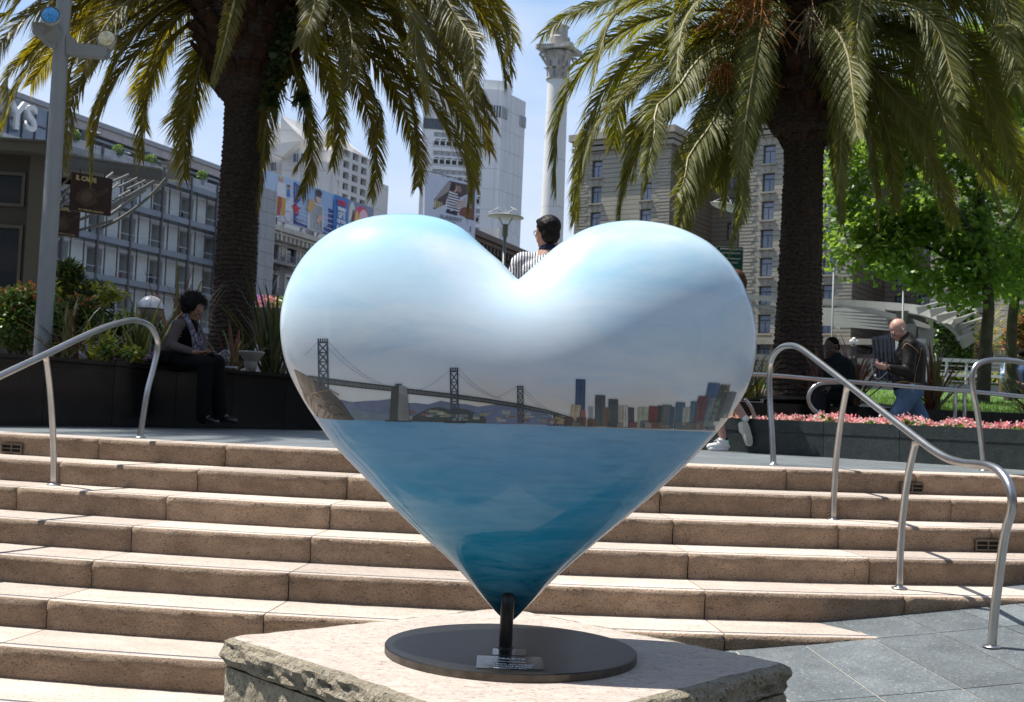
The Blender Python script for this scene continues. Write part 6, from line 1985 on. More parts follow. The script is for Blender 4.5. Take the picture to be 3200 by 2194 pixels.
g = MB(); lbox(g, FG, uG1 + bw * .5, FG.u(877, 430), -.4, 20, 5, FG.hit(850, 412)[1]); g.build('end_block', wm, wb)
for (vx, vy) in ((595, 352), (594, 375), (593, 398), (621, 372), (671, 360), (689, 360)):
 F_ = Fac(vx, 204.5 if vx > 640 else 207.5, 90, vy)
 window(wb, F_, 0, at(vx, vy, 205).z, 1.1, 1.7, M_WHITEF, GL_DARK, 'vert', -.08, .1)
g = MB(); c = at(740, 322, 214); g.box((c.x, c.y, c.z), (4.5, 3, 1.3)); g.build('roof_vent', wm2, wb)
# tower
Ft = Fac(1131, 262, 80, 400)
tw = thing('tower', 'tall pale concrete tower with rows of balconies, its right face plain', 'building', tuple(at(1100, 900, 262)))
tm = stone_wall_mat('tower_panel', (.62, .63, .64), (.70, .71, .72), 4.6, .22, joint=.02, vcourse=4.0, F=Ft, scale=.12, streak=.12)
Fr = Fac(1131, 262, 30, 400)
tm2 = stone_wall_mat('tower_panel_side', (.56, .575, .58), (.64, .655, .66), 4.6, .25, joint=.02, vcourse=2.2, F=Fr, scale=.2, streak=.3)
uL = Ft.u(957, 350)
zT = Ft.hit(1131, 204)[1]
uw0, uw1 = Ft.u(980, 400), Ft.u(1092, 400)
zr_top = Ft.hit(985, 303)[1]
zr_a = Ft.hit(1070, 367)[1]; zr_b = Ft.hit(1070, 455)[1]
pitch_ = (Ft.hit(985, 348)[1] - Ft.hit(985, 432)[1]) / 4 / 1.0
holes = []; TWi = []
nrow = int((zr_top - 5) / pitch_)
for r_ in range(nrow):
 z = zr_top - r_ * pitch_
 if r_ % 2 == 0: holes.append((uw0, uw1, z - pitch_ * .34, z + pitch_ * .18)); TWi.append(('w', z))
 else: holes.append((uw0, uw1, z - pitch_ * .45, z + pitch_ * .28)); TWi.append(('b', z))
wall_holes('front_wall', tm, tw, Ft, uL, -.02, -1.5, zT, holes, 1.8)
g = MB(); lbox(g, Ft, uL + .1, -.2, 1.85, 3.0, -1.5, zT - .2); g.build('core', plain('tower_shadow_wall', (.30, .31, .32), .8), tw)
nc = 8
for kind_, z in TWi:
 if kind_ == 'w':
  for c_ in range(nc):
   uc = uw0 + (uw1 - uw0) * (c_ + .5) / nc
   window(tw, Ft, uc, z - pitch_ * .08, (uw1 - uw0) / nc * .95, pitch_ * .5, M_WHITEF, GL_BLUE, 'triple', .5, .22)
 else:
  for c_ in range(nc + 1):
   uc = uw0 + (uw1 - uw0) * c_ / nc
   m_ = shared(('fin', round(pitch_, 2)), lambda g: g.box((0, .8, 0), (.3, 1.6, pitch_ * .72)), tm)
   newobj('balcony_fin', m_, tw, Ft.mw(uc, z - pitch_ * .085, 0))
  g = MB(); lbox(g, Ft, uw0, uw1, -.05, .08, z - pitch_ * .34, z - pitch_ * .22); lbox(g, Ft, uw0, uw1, -.02, .02, z - pitch_ * .45, z - pitch_ * .34); g.build('balcony_rail', M_WHITEF, tw)
  g = MB()
  for c_ in range(nc):
   uc = uw0 + (uw1 - uw0) * (c_ + .3) / nc
   lbox(g, Ft, uc, uc + 1.0, -.1, -.01, z + pitch_ * .38, z + pitch_ * .46)
  g.build('vent_slots', M_DARKF, tw)
uR = Fr.u(1190, 300)
zR = zT
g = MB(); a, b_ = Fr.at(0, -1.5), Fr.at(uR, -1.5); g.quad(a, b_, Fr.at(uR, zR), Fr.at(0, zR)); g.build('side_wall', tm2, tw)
g = MB(); A = Ft.at(uL, zT); B = Ft.at(0, zT); C2 = Fr.at(uR, zT); D2 = C2 + (A - B); g.quad(A, B, C2, D2); g.build('roof', tm2, tw)
zc1 = Ft.hit(1131, 240)[1]; zc0 = Ft.hit(1131, 266)[1]
for F_, ua, ub in ((Ft, Ft.u(1112, 250), -.05), (Fr, .05, uR * .22), (Fr, uR * .78, uR)):
 g = MB(); lbox(g, F_, ua, ub, -.12, .3, zc0, zc1) if F_ is Ft else lbox(g, F_, ua, ub, -.12, .3, zc0, zc1); g.build('corner_glazing', GL_DARK, tw)
 for q in range(5):
  g = MB(); uu = ua + (ub - ua) * q / 4; lbox(g, F_, uu - .12, uu + .12, -.25, -.12, zc0, zc1); g.build('mullion', M_WHITEF, tw)
g = MB(); lbox(g, Ft, uL, Ft.u(1010, 250), -.1, .3, Ft.hit(970, 292)[1], Ft.hit(970, 268)[1]); g.build('corner_glazing', GL_DARK, tw)
zt2 = at(1149, 187, 266).z
g = MB(); a = Ft.at(Ft.u(1100, 200), zT, 3); b_ = Ft.at(1.0, zT, 3); c_ = Fr.at(uR * .72, zT, 2)
P = [a, b_, c_, c_ + (a - b_)]
g.prism([(p.x, p.y) for p in P], zT - .1, zt2); g.build('penthouse', tm2, tw)
# framed rooftop poster
pf = thing('rooftop_poster', 'pale rooftop billboard with striped top figure and serif lettering before the tower', 'billboard', tuple(at(1020, 500, 178)))
q00 = at(962, 540, 178); q01 = at(964, 391, 178); e_ = at(1083, 405, 186)
q10 = Vector((e_.x, e_.y, q00.z)); q11 = Vector((e_.x, e_.y, q01.z))
pp = Poster(q00, q10, q11, q01)
g = MB(); n_ = -pp.n * .3
g.add([q00, q10, q11, q01, q00 + n_, q10 + n_, q11 + n_, q01 + n_], [[0, 1, 2, 3], [7, 6, 5, 4], [0, 4, 5, 1], [1, 5, 6, 2], [2, 6, 7, 3], [3, 7, 4, 0]])
g.build('panel', plain('poster_vinyl', (.50, .53, .62), .6, var=.05), pf)
pp.poly([(.46, .96), (.96, .96), (.97, .42), (.16, .47), (.18, .62), (.30, .78)], (74, 58, 54))
pp.poly([(.16, .50), (.34, .49), (.42, .70), (.50, .94), (.44, .95), (.22, .68)], (150, 142, 138))
for i in range(5): pp.poly([(.17 + i * .035, .49), (.185 + i * .035, .49), (.185 + i * .035, .60), (.17 + i * .035, .60)], (206, 196, 150))
pp.poly([(.42, .48), (.66, .47), (.70, .62), (.62, .78), (.46, .80), (.40, .62)], (214, 212, 214))
for i in range(7): pp.poly([(.42, .50 + i * .042), (.67, .49 + i * .042), (.67, .508 + i * .042), (.42, .518 + i * .042)], (40, 40, 52))
pp.poly([(.40, .45), (.62, .44), (.63, .49), (.41, .50)], (30, 26, 30)); pp.poly([(.58, .55), (.76, .60), (.80, .70), (.74, .72), (.60, .62)], (186, 160, 152))
pp.disc(.56, .86, .05, .06, (188, 160, 148)); pp.disc(.53, .88, .05, .07, (40, 26, 24)); pp.disc(.64, .86, .045, .055, (150, 110, 96))
pp.poly([(.66, .46), (.96, .43), (.94, .60), (.80, .62), (.68, .56)], (120, 66, 54)); pp.poly([(.74, .60), (.90, .60), (.88, .76), (.76, .76)], (176, 170, 176))
pp.g.build('print', MT['paint'], pf)
gm_ = plain('print_slate', s2l(96, 100, 112), .6)
PH = q01.z - q00.z
pp.text(.5, .375, 'BURBERRY', PH * .088, gm_, pf, squash=1.15); pp.text(.5, .29, 'BRIT', PH * .088, gm_, pf, squash=1.15); pp.text(.6, .19, 'BURBERRY.COM', PH * .03, gm_, pf)
g = MB()
for k in range(5):
 s = .05 + .9 * k / 4; g.bar(pp.p(s, -.1, -.5), pp.p(s, 1.0, -.5), .3, .3)
 g.bar(pp.p(s, 1.0, -.5), pp.p(s, 1.04, -3), .15, .15)
g.bar(pp.p(0, 1.07, -1.5), pp.p(1.0, 1.07, -1.5), .15, .15); g.bar(pp.p(0, 1.07, -1.5), pp.p(0, 0.98, -1.5), .15, .15); g.bar(pp.p(1, 1.07, -1.5), pp.p(1, 0.98, -1.5), .15, .15)
g.build('frame', fem, pf)
for k in range(3):
 g = MB(); c = pp.p(.2 + .3 * k, .02, 1.5); g.box(tuple(c), (1.1, .5, .6)); g.build('floodlight', M_WHITEF, pf)
# white low block by the tower foot
lw = thing('white_roof_block', 'small white rooftop block at the foot of the tower behind the disc lamp', 'building', tuple(at(1110, 540, 230)))
pxpoly('wall', [(1083, 522), (1132, 517), (1132, 600), (1083, 600)], 230, wm2, lw, 8)
pxpoly('side_wall', [(1133, 513), (1150, 520), (1150, 600), (1133, 600)], 229, tm2, lw, 8)
# brown corniced block
uB0, uB1 = FD.u(1036, 560), FD.u(1290, 620)
zB = FD.hit(1110, 545)[1]
br = thing('brown_building', 'brown terracotta building with a heavy dentilled cornice seen between the heart lobes', 'building', tuple(FD.at(uB0, -1.5)))
bm1 = plain('brown_terracotta', (.085, .062, .05), .85, var=.25, scale=.4, dirt=.3)
bm2 = plain('brown_cornice', (.13, .09, .068), .85, var=.2, scale=.4)
holes = []; BWn = []
u_ = uB0 + 4
while u_ < uB1 - 3:
 for zc in (zB - 8.5, zB - 14.5, zB - 20.5): holes.append((u_ - 1.2, u_ + 1.2, zc - 1.8, zc + 1.8)); BWn.append((u_, zc))
 u_ += 6.0
wall_holes('wall', bm1, br, FD, uB0, uB1, -1.5, zB - 1, holes, .6)
for u_, zc in BWn:
 window(br, FD, u_, zc, 2.4, 3.6, plain('cream_frame', (.40, .37, .30), .7) if False else M_WHITEF, GL_DARK, 'sash', .3, .18)
for zc, pr, hh in ((zB - .4, 2.2, .9), (zB - 1.2, 1.6, .6), (zB - 5.2, .7, .6), (zB - 11.6, .5, .5)):
 g = MB(); lbox(g, FD, uB0, uB1, -pr, -.01, zc - hh / 2, zc + hh / 2); g.build('cornice', bm2, br)
g = MB(); u_ = uB0 + .5
while u_ < uB1:
 lbox(g, FD, u_, u_ + .7, -1.5, -.01, zB - 2.7, zB - 1.5); u_ += 1.7
o_ = g.build('brackets', bm1, br); o_['kind'] = 'stuff'
# ---------------------------------------------------------------- monument column
cb = at(1250, 560, 60)
cm = thing('monument_column', 'tall pale granite monument column with a leafy Corinthian capital', 'monument', (cb.x, cb.y, 1.3))
cst = stone_wall_mat('column_granite', (.66, .65, .63), (.74, .73, .71), 2.4, .12, joint=.015, scale=.5, streak=.2)
zc0_ = at(1250, 183, 60).z
g = MB()
prof = [(.82, 1.3), (.82, 4), (.70, 4.5)]
for k in range(24):
 f = k / 23; prof.append((.615 - .10 * f ** 1.6, 4.6 + (zc0_ - 4.6) * f))
g.lathe((cb.x, cb.y, 0), prof, 48); g.build('shaft', cst, cm, auto=True)
cap_m = plain('capital_stone', (.42, .40, .36), .85, var=.3, scale=3, dirt=.6)
g = MB(); zt_ = at(1250, 118, 60).z; H = zt_ - zc0_
g.lathe((cb.x, cb.y, zc0_), [(.52, 0), (.60, .03), (.60, .10), (.50, .14), (.48, .3), (.54, H * .6), (.74, H * .88), (.78, H * .95)], 32); g.build('bell', cap_m, cm, smooth=True)
lm = MB()
V = []; Fq = []
for j in range(7):
 f = j / 6
 out = .05 + .25 * max(0, f - .55) ** 1.4 * 2.2; z = f * .62 - (.10 * max(0, f - .8) / .2)
 w = .17 * (1 - .35 * abs(f - .4)) * (1 if j % 2 else .82)
 V += [(-w, out - .02, z), (0, out + .05, z), (w, out - .02, z)]
for j in range(6):
 a = j * 3; Fq += [[a, a + 1, a + 4, a + 3], [a + 1, a + 2, a + 5, a + 4]]
lm.add(V, Fq); lme = lm.mesh('acanthus_leaf'); lme.materials.append(cap_m)
for row, (z, rr, sc, n0, ph) in enumerate(((.12, .48, 1.0, 8, 0), (.60, .52, 1.35, 8, .5))):
 for k in range(n0):
  a = 2 * math.pi * (k + ph) / n0
  newobj('acanthus_leaf', lme, cm, Matrix.Translation((cb.x, cb.y, zc0_ + z)) @ Matrix.Rotation(a, 4, 'Z') @ Matrix.Translation((0, rr, 0)) @ Matrix.Scale(sc, 4))
vmesh = MB()
sp = [Vector((0, .25 + .16 * math.cos(t_ * .35) * (1 - t_ / 22), .16 * math.sin(t_ * .35) * (1 - t_ / 22))) for t_ in range(20)]
vmesh.tube([Vector((0, -.1, -.55)), Vector((0, .15, -.25)), Vector((0, .36, .0))] + sp, [.07] * 3 + [.07 - .002 * i for i in range(20)], 6)
vme = vmesh.mesh('volute', True); vme.materials.append(cap_m)
for k in range(4):
 a = math.pi / 4 - .35 + k * math.pi / 2
 newobj('volute', vme, cm, Matrix.Translation((cb.x, cb.y, zt_ - .30)) @ Matrix.Rotation(a, 4, 'Z') @ Matrix.Translation((0, .66, 0)))
g = MB()
ab = []
for k in range(4):
 a = k * math.pi / 2 + math.pi / 4
 a += .35; ab.append((1.30, a - .07)); ab.append((1.30, a + .07)); ab.append((.86, a + math.pi / 4))
g.prism([(cb.x + r_ * math.sin(a), cb.y + r_ * math.cos(a)) for r_, a in ab], zt_, zt_ + .20); g.build('abacus', cap_m, cm)
g = MB(); g.lathe((cb.x, cb.y, zt_ + .20), [(.55, 0), (.55, .5), (.42, .6), (.42, 1.0), (.5, 1.1)], 24); g.build('statue_plinth', cap_m, cm)
# ---------------------------------------------------------------- disc lamps
lampm = plain('lamp_paint_grey', (.17, .19, .17), .45)
discm = plain('lamp_disc_paint', (.48, .50, .42), .5)
def disc_lamp(label, vx, vy, Y, px_r, tilt, can, pole_bottom, spikes=True):
 c = at(vx, vy, Y); r_ = px_r * K * Y / FPX
 can_c = at(can[0], can[1], Y); zb = pole_bottom
 o = thing('disc_street_lamp', label, 'street lamp', (can_c.x, Y, zb), 'street lamps with reflector discs')
 M3 = Matrix.Rotation(tilt[1], 3, 'Y') @ Matrix.Rotation(tilt[0], 3, 'X')
 g = MB(); g.lathe(c, [(r_, 0), (r_ * .97, .025), (r_ * .6, .05), (0.001, .07)], 36, M3, caps=True); g.lathe(c, [(0.001, .02), (r_ * .98, -.005), (r_, 0)], 36, M3, caps=False); g.build('disc', discm, o, auto=True)
 g = MB(); rc = 20 / 42 * .33 * r_ * 1.0
 g.lathe(can_c, [(rc * .8, -rc * 2.3), (rc, -rc * 2.0), (rc, rc * 2.0), (rc * .9, rc * 2.1)], 18); g.build('canister', lampm, o, auto=True)
 for s in (-1, 1):
  g = MB(); e = c + M3 @ Vector((s * r_ * .38, -s * r_ * .15, 0)); g.tube([can_c + Vector((s * rc * .8, 0, rc * 1.7)), e], r_ * .025, 6); g.build('strut', lampm, o)
 g = MB(); g.lathe((can_c.x, can_c.y, zb), [(rc * .72, 0), (rc * .62, .6), (rc * .55, can_c.z - zb - rc * 2.2)], 14); g.build('pole', lampm, o, smooth=True)
 if spikes:
  g = MB()
  for k in range(5):
   a = k * 1.256 + .3; e = c + Vector((math.cos(a) * r_ * 1.0, math.sin(a) * r_, r_ * .3)); m_ = c + Vector((math.cos(a) * r_ * .45, math.sin(a) * r_ * .45, r_ * .52))
   g.tube([c + Vector((0, 0, .06)), m_, e], .004, 4)
  g.build('bird_wires', M_WHITEF, o)
disc_lamp('disc lamp on a grey pole seen between the two lobes of the heart', 1147, 493, 24, 42, (0.02, 0.04), (1146, 523), 1.3)
disc_lamp('disc lamp strongly tilted, partly behind a palm frond right of the heart', 1660, 474, 26, 50, (.05, .24), (1668, 510), 1.3, True)
disc_lamp('disc lamp just right of the right palm trunk on a white pole', 1886, 539, 29, 25, (.03, .18), (1893, 560), 1.3, False)
disc_lamp('disc lamp above the bald man, in front of the steel canopy', 2047, 609, 31, 24, (.03, .05), (2050, 632), 1.3, False)
# ---------------------------------------------------------------- green notice sign
sg = thing('park_notice_sign', 'tall green park notice sign with white lettering at the right shoulder of the heart', 'sign', tuple(at(1660, 610, 16)))
s00 = at(1622, 665, 16); s11 = at(1686, 561, 16)
Sp = Poster((s00.x, 16, s00.z), (s11.x, 16, s00.z), (s11.x, 16, s11.z), (s00.x, 16, s11.z))
gs = plain('sign_green', s2l(10, 104, 84), .4, var=.06)
g = MB(); g.box(((s00.x + s11.x) / 2, 16.012, (s00.z + s11.z) / 2), (s11.x - s00.x, .012, s11.z - s00.z)); g.build('plate', gs, sg)
g = MB()
for a, b_ in (((0, 0), (1, 0)), ((1, 0), (1, 1)), ((1, 1), (0, 1)), ((0, 1), (0, 0))): g.bar(Sp.p(a[0], a[1], .004), Sp.p(b_[0], b_[1], .004), .008, .006)
g.build('border', wh_, sg)
SH = s11.z - s00.z
for i, (s, sz) in enumerate((('SAN FRANCISCO RECREATION', .055), ('AND PARK DEPARTMENT', .055), ('WELCOME TO UNION SQUARE', .046), ('CLOSED AT MIDNIGHT', .046), ('PARK VISITORS', .040), ('PLEASE ENJOY THE SQUARE', .040), ('NO SKATEBOARDS ALLOWED', .040))):
 Sp.text(.5, .92 - .085 * i - (.03 if i > 1 else 0) - (.03 if i > 3 else 0), s, SH * sz, wh_, sg, squash=.62)
g = MB(); g.tube([((s00.x + s11.x) / 2, 16.05, 1.3), ((s00.x + s11.x) / 2, 16.05, s11.z)], .025, 8); g.build('post', MT['steel'], sg)
# ---------------------------------------------------------------- grey spotlight mast at the left
lp0 = at(97, 800, 12.0); lpt = at(148, -60, 12.0)
ms = thing('spotlight_mast', 'thick grey lamp mast at the far left carrying two round spotlights on brackets', 'lamp post', (lp0.x, 12.0, 1.9))
mg = plain('mast_grey_paint', (.30, .32, .32), .42, var=.06)
xm = (lp0.x + lpt.x) / 2
g = MB(); g.lathe((xm, 12.0, 1.85), [(.10, 0), (.086, .05), (.074, 3.9), (.070, 4.4)], 26); g.build('pole', mg, ms, smooth=True)
g = MB(); g.lathe((xm, 12.0, 1.85), [(.16, .06), (.16, .075), (.09, .085)], 20); g.build('base_flange', mg, ms)
def pz(x, y, Y=12.0): return at(x, y, Y)
a, b_ = pz(158, 108), pz(246, 121)
g = MB(); V = [pz(154, 84), pz(165, 84), pz(178, 101), pz(246, 108), pz(246, 128), pz(238, 133), pz(154, 126)]
n = len(V); off = Vector((0, .055, 0)); g.add([v - off for v in V] + [v + off for v in V], [list(range(n))[::-1], [n + i for i in range(n)]] + [[i, (i + 1) % n, n + (i + 1) % n, n + i] for i in range(n)]); g.build('bracket', mg, ms)
V = [pz(86, 54, 11.75), pz(118, 56, 11.75), pz(142, 82, 12.0), pz(142, 116, 12.0), pz(118, 110, 11.95), pz(85, 78, 11.75)]
n = len(V); off = Vector((.03, .06, 0)); g = MB(); g.add([v - off for v in V] + [v + off for v in V], [list(range(n))[::-1], [n + i for i in range(n)]] + [[i, (i + 1) % n, n + (i + 1) % n, n + i] for i in range(n)]); g.build('bracket', mg, ms)
for (x, y, Y, colr, name, dirx) in ((114, 33, 11.7, (.02, .20, .50), 'blue_lens', .22), (241, 86, 11.95, (.55, .42, .24), 'amber_lens', .15)):
 c = pz(x, y, Y)
 M3 = Matrix.Rotation(math.radians(78), 3, 'X') @ Matrix.Rotation(0, 3, 'Z')
 M3 = Matrix.Rotation(dirx, 3, 'Z') @ M3
 g = MB(); g.lathe(c, [(.092, .0), (.096, -.03), (.090, -.06), (.062, -.13), (.045, -.19), (.001, -.20)], 26, M3, caps=False); g.build('spotlight_housing', plain('housing_pale_paint', (.55, .55, .52), .4), ms, smooth=True)
 g = MB(); g.lathe(c, [(.084, -.006), (.05, .006), (.001, .010)], 26, M3, caps=False)
 lm_, t, b = nt(name); t.links.new(mixc(t, ramp(t, noise_n(t, 30, 5, .7), [(0.35, 0.0), (0.65, 1.0)]), colr, tuple(min(1, v * 2.2 + .08) for v in colr)), b.inputs['Base Color']); b.inputs['Roughness'].default_value = .15; b.inputs['Coat Weight'].default_value = .6
 g.build(name, lm_, ms, smooth=True)
# round hooded bollard light
c = at(342, 700, 13.3); r_ = 29 * K * 13.3 / FPX
hl = thing('hooded_globe_light', 'round metal light with a shiny hood standing in the flax behind the rail', 'lamp', (c.x, c.y, 1.9))
g = MB(); g.lathe(c, [(r_, .0)] + [(r_ * math.cos(a), r_ * math.sin(a)) for a in [k * math.pi / 16 for k in range(1, 9)]], 32, caps=False); g.build('hood', plain('hood_satin_metal', (.78, .78, .80), .35, .25, var=.08), hl, smooth=True)
g = MB(); g.lathe(c, [(r_ * .96, -.012), (r_ * .90, -.05), (r_ * .70, -.12), (r_ * .4, -.16), (.05, -.17)], 32, caps=False); g.build('diffuser', plain('diffuser', (.30, .26, .22), .3, coat=.6), hl, smooth=True)
g = MB(); g.lathe(c, [(r_ * 1.0, -.012), (r_ * 1.0, 0.0)], 32, caps=False); g.build('hood_rim', M_DARKF, hl)
g = MB(); g.tube([(c.x, c.y, 1.88), (c.x, c.y, c.z - .16)], .03, 10); g.build('stem', mg, hl)
# white floodlight on the wall
Yf = 13.5
c = at(571, 800, Yf); s_ = K * Yf / FPX
fl_ = thing('white_floodlight', 'white bell shaped floodlight standing on the granite wall between the woman and the heart', 'lamp', (c.x, c.y, 1.935))
wm_ = plain('floodlight_shaded_white', (.33, .31, .28), .4, var=.08, dirt=.2)  # white paint toned down so its colour carries the shade
zt__ = at(570, 797, Yf).z
g = MB(); g.lathe((c.x, c.y, zt__), [(28 * s_, 0), (29.5 * s_, -.008), (29 * s_, -.02), (24 * s_, -.055), (17 * s_, -.10), (14.5 * s_, -.115), (14.5 * s_, -.15)], 30, caps=True); g.build('bell', wm_, fl_, auto=True)
g = MB(); g.lathe((c.x, c.y, zt__ - .15), [(14.5 * s_, 0), (13.5 * s_, -.04), (9 * s_, -.075), (5 * s_, -.085)], 24, caps=False); g.build('socket', wm_, fl_, smooth=True)
g = MB(); g.lathe((c.x - .04, c.y + .02, 1.936), [(.075, 0), (.075, .02), (.02, .03)], 20); g.tube([(c.x - .04, c.y + .02, 1.95), (c.x, c.y, zt__ - .22)], .012, 8); g.build('foot', wm_, fl_)
# ---------------------------------------------------------------- cafe pavilion, left
cafe = thing('cafe_pavilion', 'olive painted steel cafe pavilion with big panes at the far left edge', 'building', tuple(at(50, 700, 19)))
ol = plain('olive_paint', (.060, .054, .040), .5, var=.1)
ol2 = plain('olive_paint_light', (.12, .11, .085), .5, var=.1)
FK = Fac(97, 19.0, 84)
zk = lambda y: FK.hit(50, y)[1]
uk = lambda x, y=500: FK.u(x, y)
panes = [(uk(-40, 420), uk(58, 420), zk(470), zk(392)), (uk(-40, 600), uk(48, 600), zk(680), zk(512))]
wall_holes('wall', ol, cafe, FK, uk(-80), 0, 1.2, zk(352), panes, .12)
for i, (a, b_, c, d) in enumerate(panes):
 g = MB()
 t_ = .05
 lbox(g, FK, a, b_, -.03, .02, c, c + t_); lbox(g, FK, a, b_, -.03, .02, d - t_, d); lbox(g, FK, a, a + t_, -.03, .02, c + t_, d - t_); lbox(g, FK, b_ - t_, b_, -.03, .02, c + t_, d - t_)
 o_ = g.build('window_frame', ol2, cafe)
 g = MB(); lbox(g, FK, a, b_, .04, .06, c, d); pn = g.build('pane', GL_DARK, None)
 pn.parent = o_
g = MB(); lbox(g, FK, uk(-40, 420), uk(55, 420), .07, .1, zk(436), zk(418)); g.build('blind', plain('blind_cloth', (.42, .42, .38), .8), cafe)
g = MB(); lbox(g, FK, uk(-80), .12, -.35, 3, zk(352), zk(330)); g.build('fascia', ol2, cafe)
g = MB(); lbox(g, FK, uk(-80), .14, -.38, 3, zk(330), zk(325)); g.build('roof_flashing', ol2, cafe)
g = MB(); lbox(g, FK, -.22, .0, -.10, 0.0 - .004, 1.2, zk(352)); g.build('corner_post', ol2, cafe)
g = MB(); a = FK.at(0, 1.2); b_ = a + Vector((-1.6, 3, 0)); zz = zk(352); g.quad(a, b_, Vector((b_.x, b_.y, zz)), Vector((a.x, a.y, zz))); g.build('side_wall', ol, cafe)
# canopy with spikes, slats, brace
cy = thing('steel_canopy', 'olive steel canopy beam with bird spikes and slanting white slats over the cafe signs', 'canopy', tuple(at(250, 400, 19)))
pa, pb = at(90, 345, 18.9), at(368, 388, 22.5)
pa2, pb2 = at(90, 376, 18.9), at(366, 411, 22.5)
g = MB(); dd = Vector((0, .35, 0)); g.add([pa, pb, pb2, pa2, pa + dd, pb + dd, pb2 + dd, pa2 + dd], [[0, 1, 2, 3][::-1], [4, 5, 6, 7], [0, 4, 5, 1], [1, 5, 6, 2], [2, 6, 7, 3], [3, 7, 4, 0]]); g.build('beam', ol, cy)
g = MB(); up_ = Vector((0, 0, .03)); g.add([pa - dd * .3, pb - dd * .3, pb + dd, pa + dd, pa - dd * .3 + up_, pb - dd * .3 + up_, pb + dd + up_, pa + dd + up_], [[3, 2, 1, 0], [4, 5, 6, 7], [0, 1, 5, 4], [1, 2, 6, 5], [2, 3, 7, 6], [3, 0, 4, 7]]); g.build('top_flange', ol2, cy)
g = MB()
for k in range(64):
 f = k / 63; p = pa.lerp(pb, f) + up_; g.tube([p, p + Vector((random.uniform(-.012, .012), 0, .10))], .006, 4)
o_ = g.build('bird_spikes', MT['steel'], cy); o_['kind'] = 'stuff'
slm = plain('slat_pale_paint', (.22, .22, .20), .5)
for (x0, y0, x1, y1) in ((131, 405, 150, 386), (131, 428, 176, 386), (133, 452, 165, 418), (136, 470, 176, 432), (240, 405, 256, 392), (253, 430, 268, 416), (256, 412, 292, 396), (270, 424, 312, 404), (288, 430, 330, 410), (256, 455, 296, 432)):
 g = MB(); g.bar(at(x0, y0, 20.2), at(x1, y1, 20.6), .02, .035); g.build('slat', slm, cy)
for (x0, y0, x1, y1, Y, w) in ((250, 470, 352, 412, 20.6, .09), (252, 486, 330, 430, 20.8, .07), (120, 520, 260, 470, 20.8, .07), (120, 540, 256, 500, 20.8, .06)):
 g = MB(); g.bar(at(x0, y0, Y), at(x1, y1, Y + .5), w * .6, w * .7); g.build('brace', slm, cy)
g = MB(); g.tube(catmull([at(x, y, 21.5) for x, y in ((225, 520), (265, 500), (310, 470), (350, 435), (388, 392))], 6), .028, 8); g.build('curved_strut', slm, cy, smooth=True)
g = MB(); g.tube(catmull([at(x, y, 21.8) for x, y in ((280, 372), (300, 395), (325, 415), (360, 420), (392, 398))], 6), .012, 6); g.build('cable', M_DARKF, cy)
g = MB(); c = at(398, 392, 21.6); g.box(tuple(c), (.22, .3, .30)); g.box((c.x - .12, c.y, c.z + .15), (.25, .2, .08)); g.build('junction_box', plain('box_pale_olive', (.34, .33, .28), .5), cy)
g = MB(); pxp = [at(x, y, 20.9) for x, y in ((120, 400), (168, 404), (168, 420), (120, 414))]; dd = Vector((0, .2, 0)); g.add(pxp + [p + dd for p in pxp], [[3, 2, 1, 0], [4, 5, 6, 7], [0, 1, 5, 4], [1, 2, 6, 5], [2, 3, 7, 6], [3, 0, 4, 7]]); g.build('cross_beam', ol, cy)
mar = plain('sign_maroon', (.040, .012, .012), .45, var=.12)
gold = plain('print_gold', (.62, .52, .30), .6)
def hang_sign(label, P, Y, Y2, full=True):
 o = thing('hanging_sign', label, 'sign', tuple(at(P[0][0], P[0][1], Y)), 'maroon cafe signs')
 q = [at(x, y, yy) for (x, y), yy in zip(P, (Y, Y2, Y2, Y))]     # bl, br, tr, tl
 zb = (q[0].z + q[1].z) / 2; zt = (q[2].z + q[3].z) / 2
 a = Vector((q[0].x, q[0].y, zb)); b_ = Vector((q[1].x, q[1].y, zb))
 S = Poster(a, b_, b_ + Vector((0, 0, zt - zb)), a + Vector((0, 0, zt - zb)))
 n_ = -S.n * .03
 V = [S.p(0, 0), S.p(1, 0), S.p(1, 1), S.p(0, 1)]
 g = MB(); g.add(V + [v + n_ for v in V], [[0, 1, 2, 3], [7, 6, 5, 4], [0, 4, 5, 1], [1, 5, 6, 2], [2, 6, 7, 3], [3, 7, 4, 0]]); g.build('board', mar, o)
 H = zt - zb
 S.k = -4.5
 body = [(.10, .30), (.20, .22), (.34, .14), (.52, .20), (.66, .32), (.60, .42), (.80, .55), (.95, .68), (.88, .74), (.62, .62), (.48, .68), (.30, .62), (.16, .50)]
 S.poly(body, (84, 66, 56)); S.poly([(.22, .34), (.34, .24), (.46, .34), (.52, .50), (.40, .58), (.28, .50)], (110, 86, 70)); S.poly([(.58, .48), (.86, .66), (.84, .70), (.56, .56)], (104, 84, 70))
 for i in range(5): S.poly([(.60 + i * .05, .50 + i * .03), (.62 + i * .05, .50 + i * .03), (.60 + i * .05, .62 + i * .025), (.58 + i * .05, .62 + i * .025)], (60, 44, 38))
 S.g.build('picture', MT['paint'], o)
 S.k = -27
 S.text(.34, .86, 'IL CAFFE', H * .16, gold, o, bold=.004, squash=.9); S.text(.5, .06, 'AT UNION SQUARE', H * .062, gold, o, squash=1.25)
 for s in (.2, .8):
  g = MB(); g.bar(S.p(s, 1.0, 0), S.p(s, 1.12, 0), .02, .02); g.build('hanger', ol, o)
hang_sign('larger maroon cafe sign hanging under the canopy beam beside the lamp mast', [(158, 479), (251, 489), (256, 403), (163, 392)], 19.0, 19.5)
hang_sign('farther maroon cafe sign partly behind the lamp mast, below the nearer one', [(112, 531), (179, 539), (182, 470), (115, 462)], 20.6, 21.0)
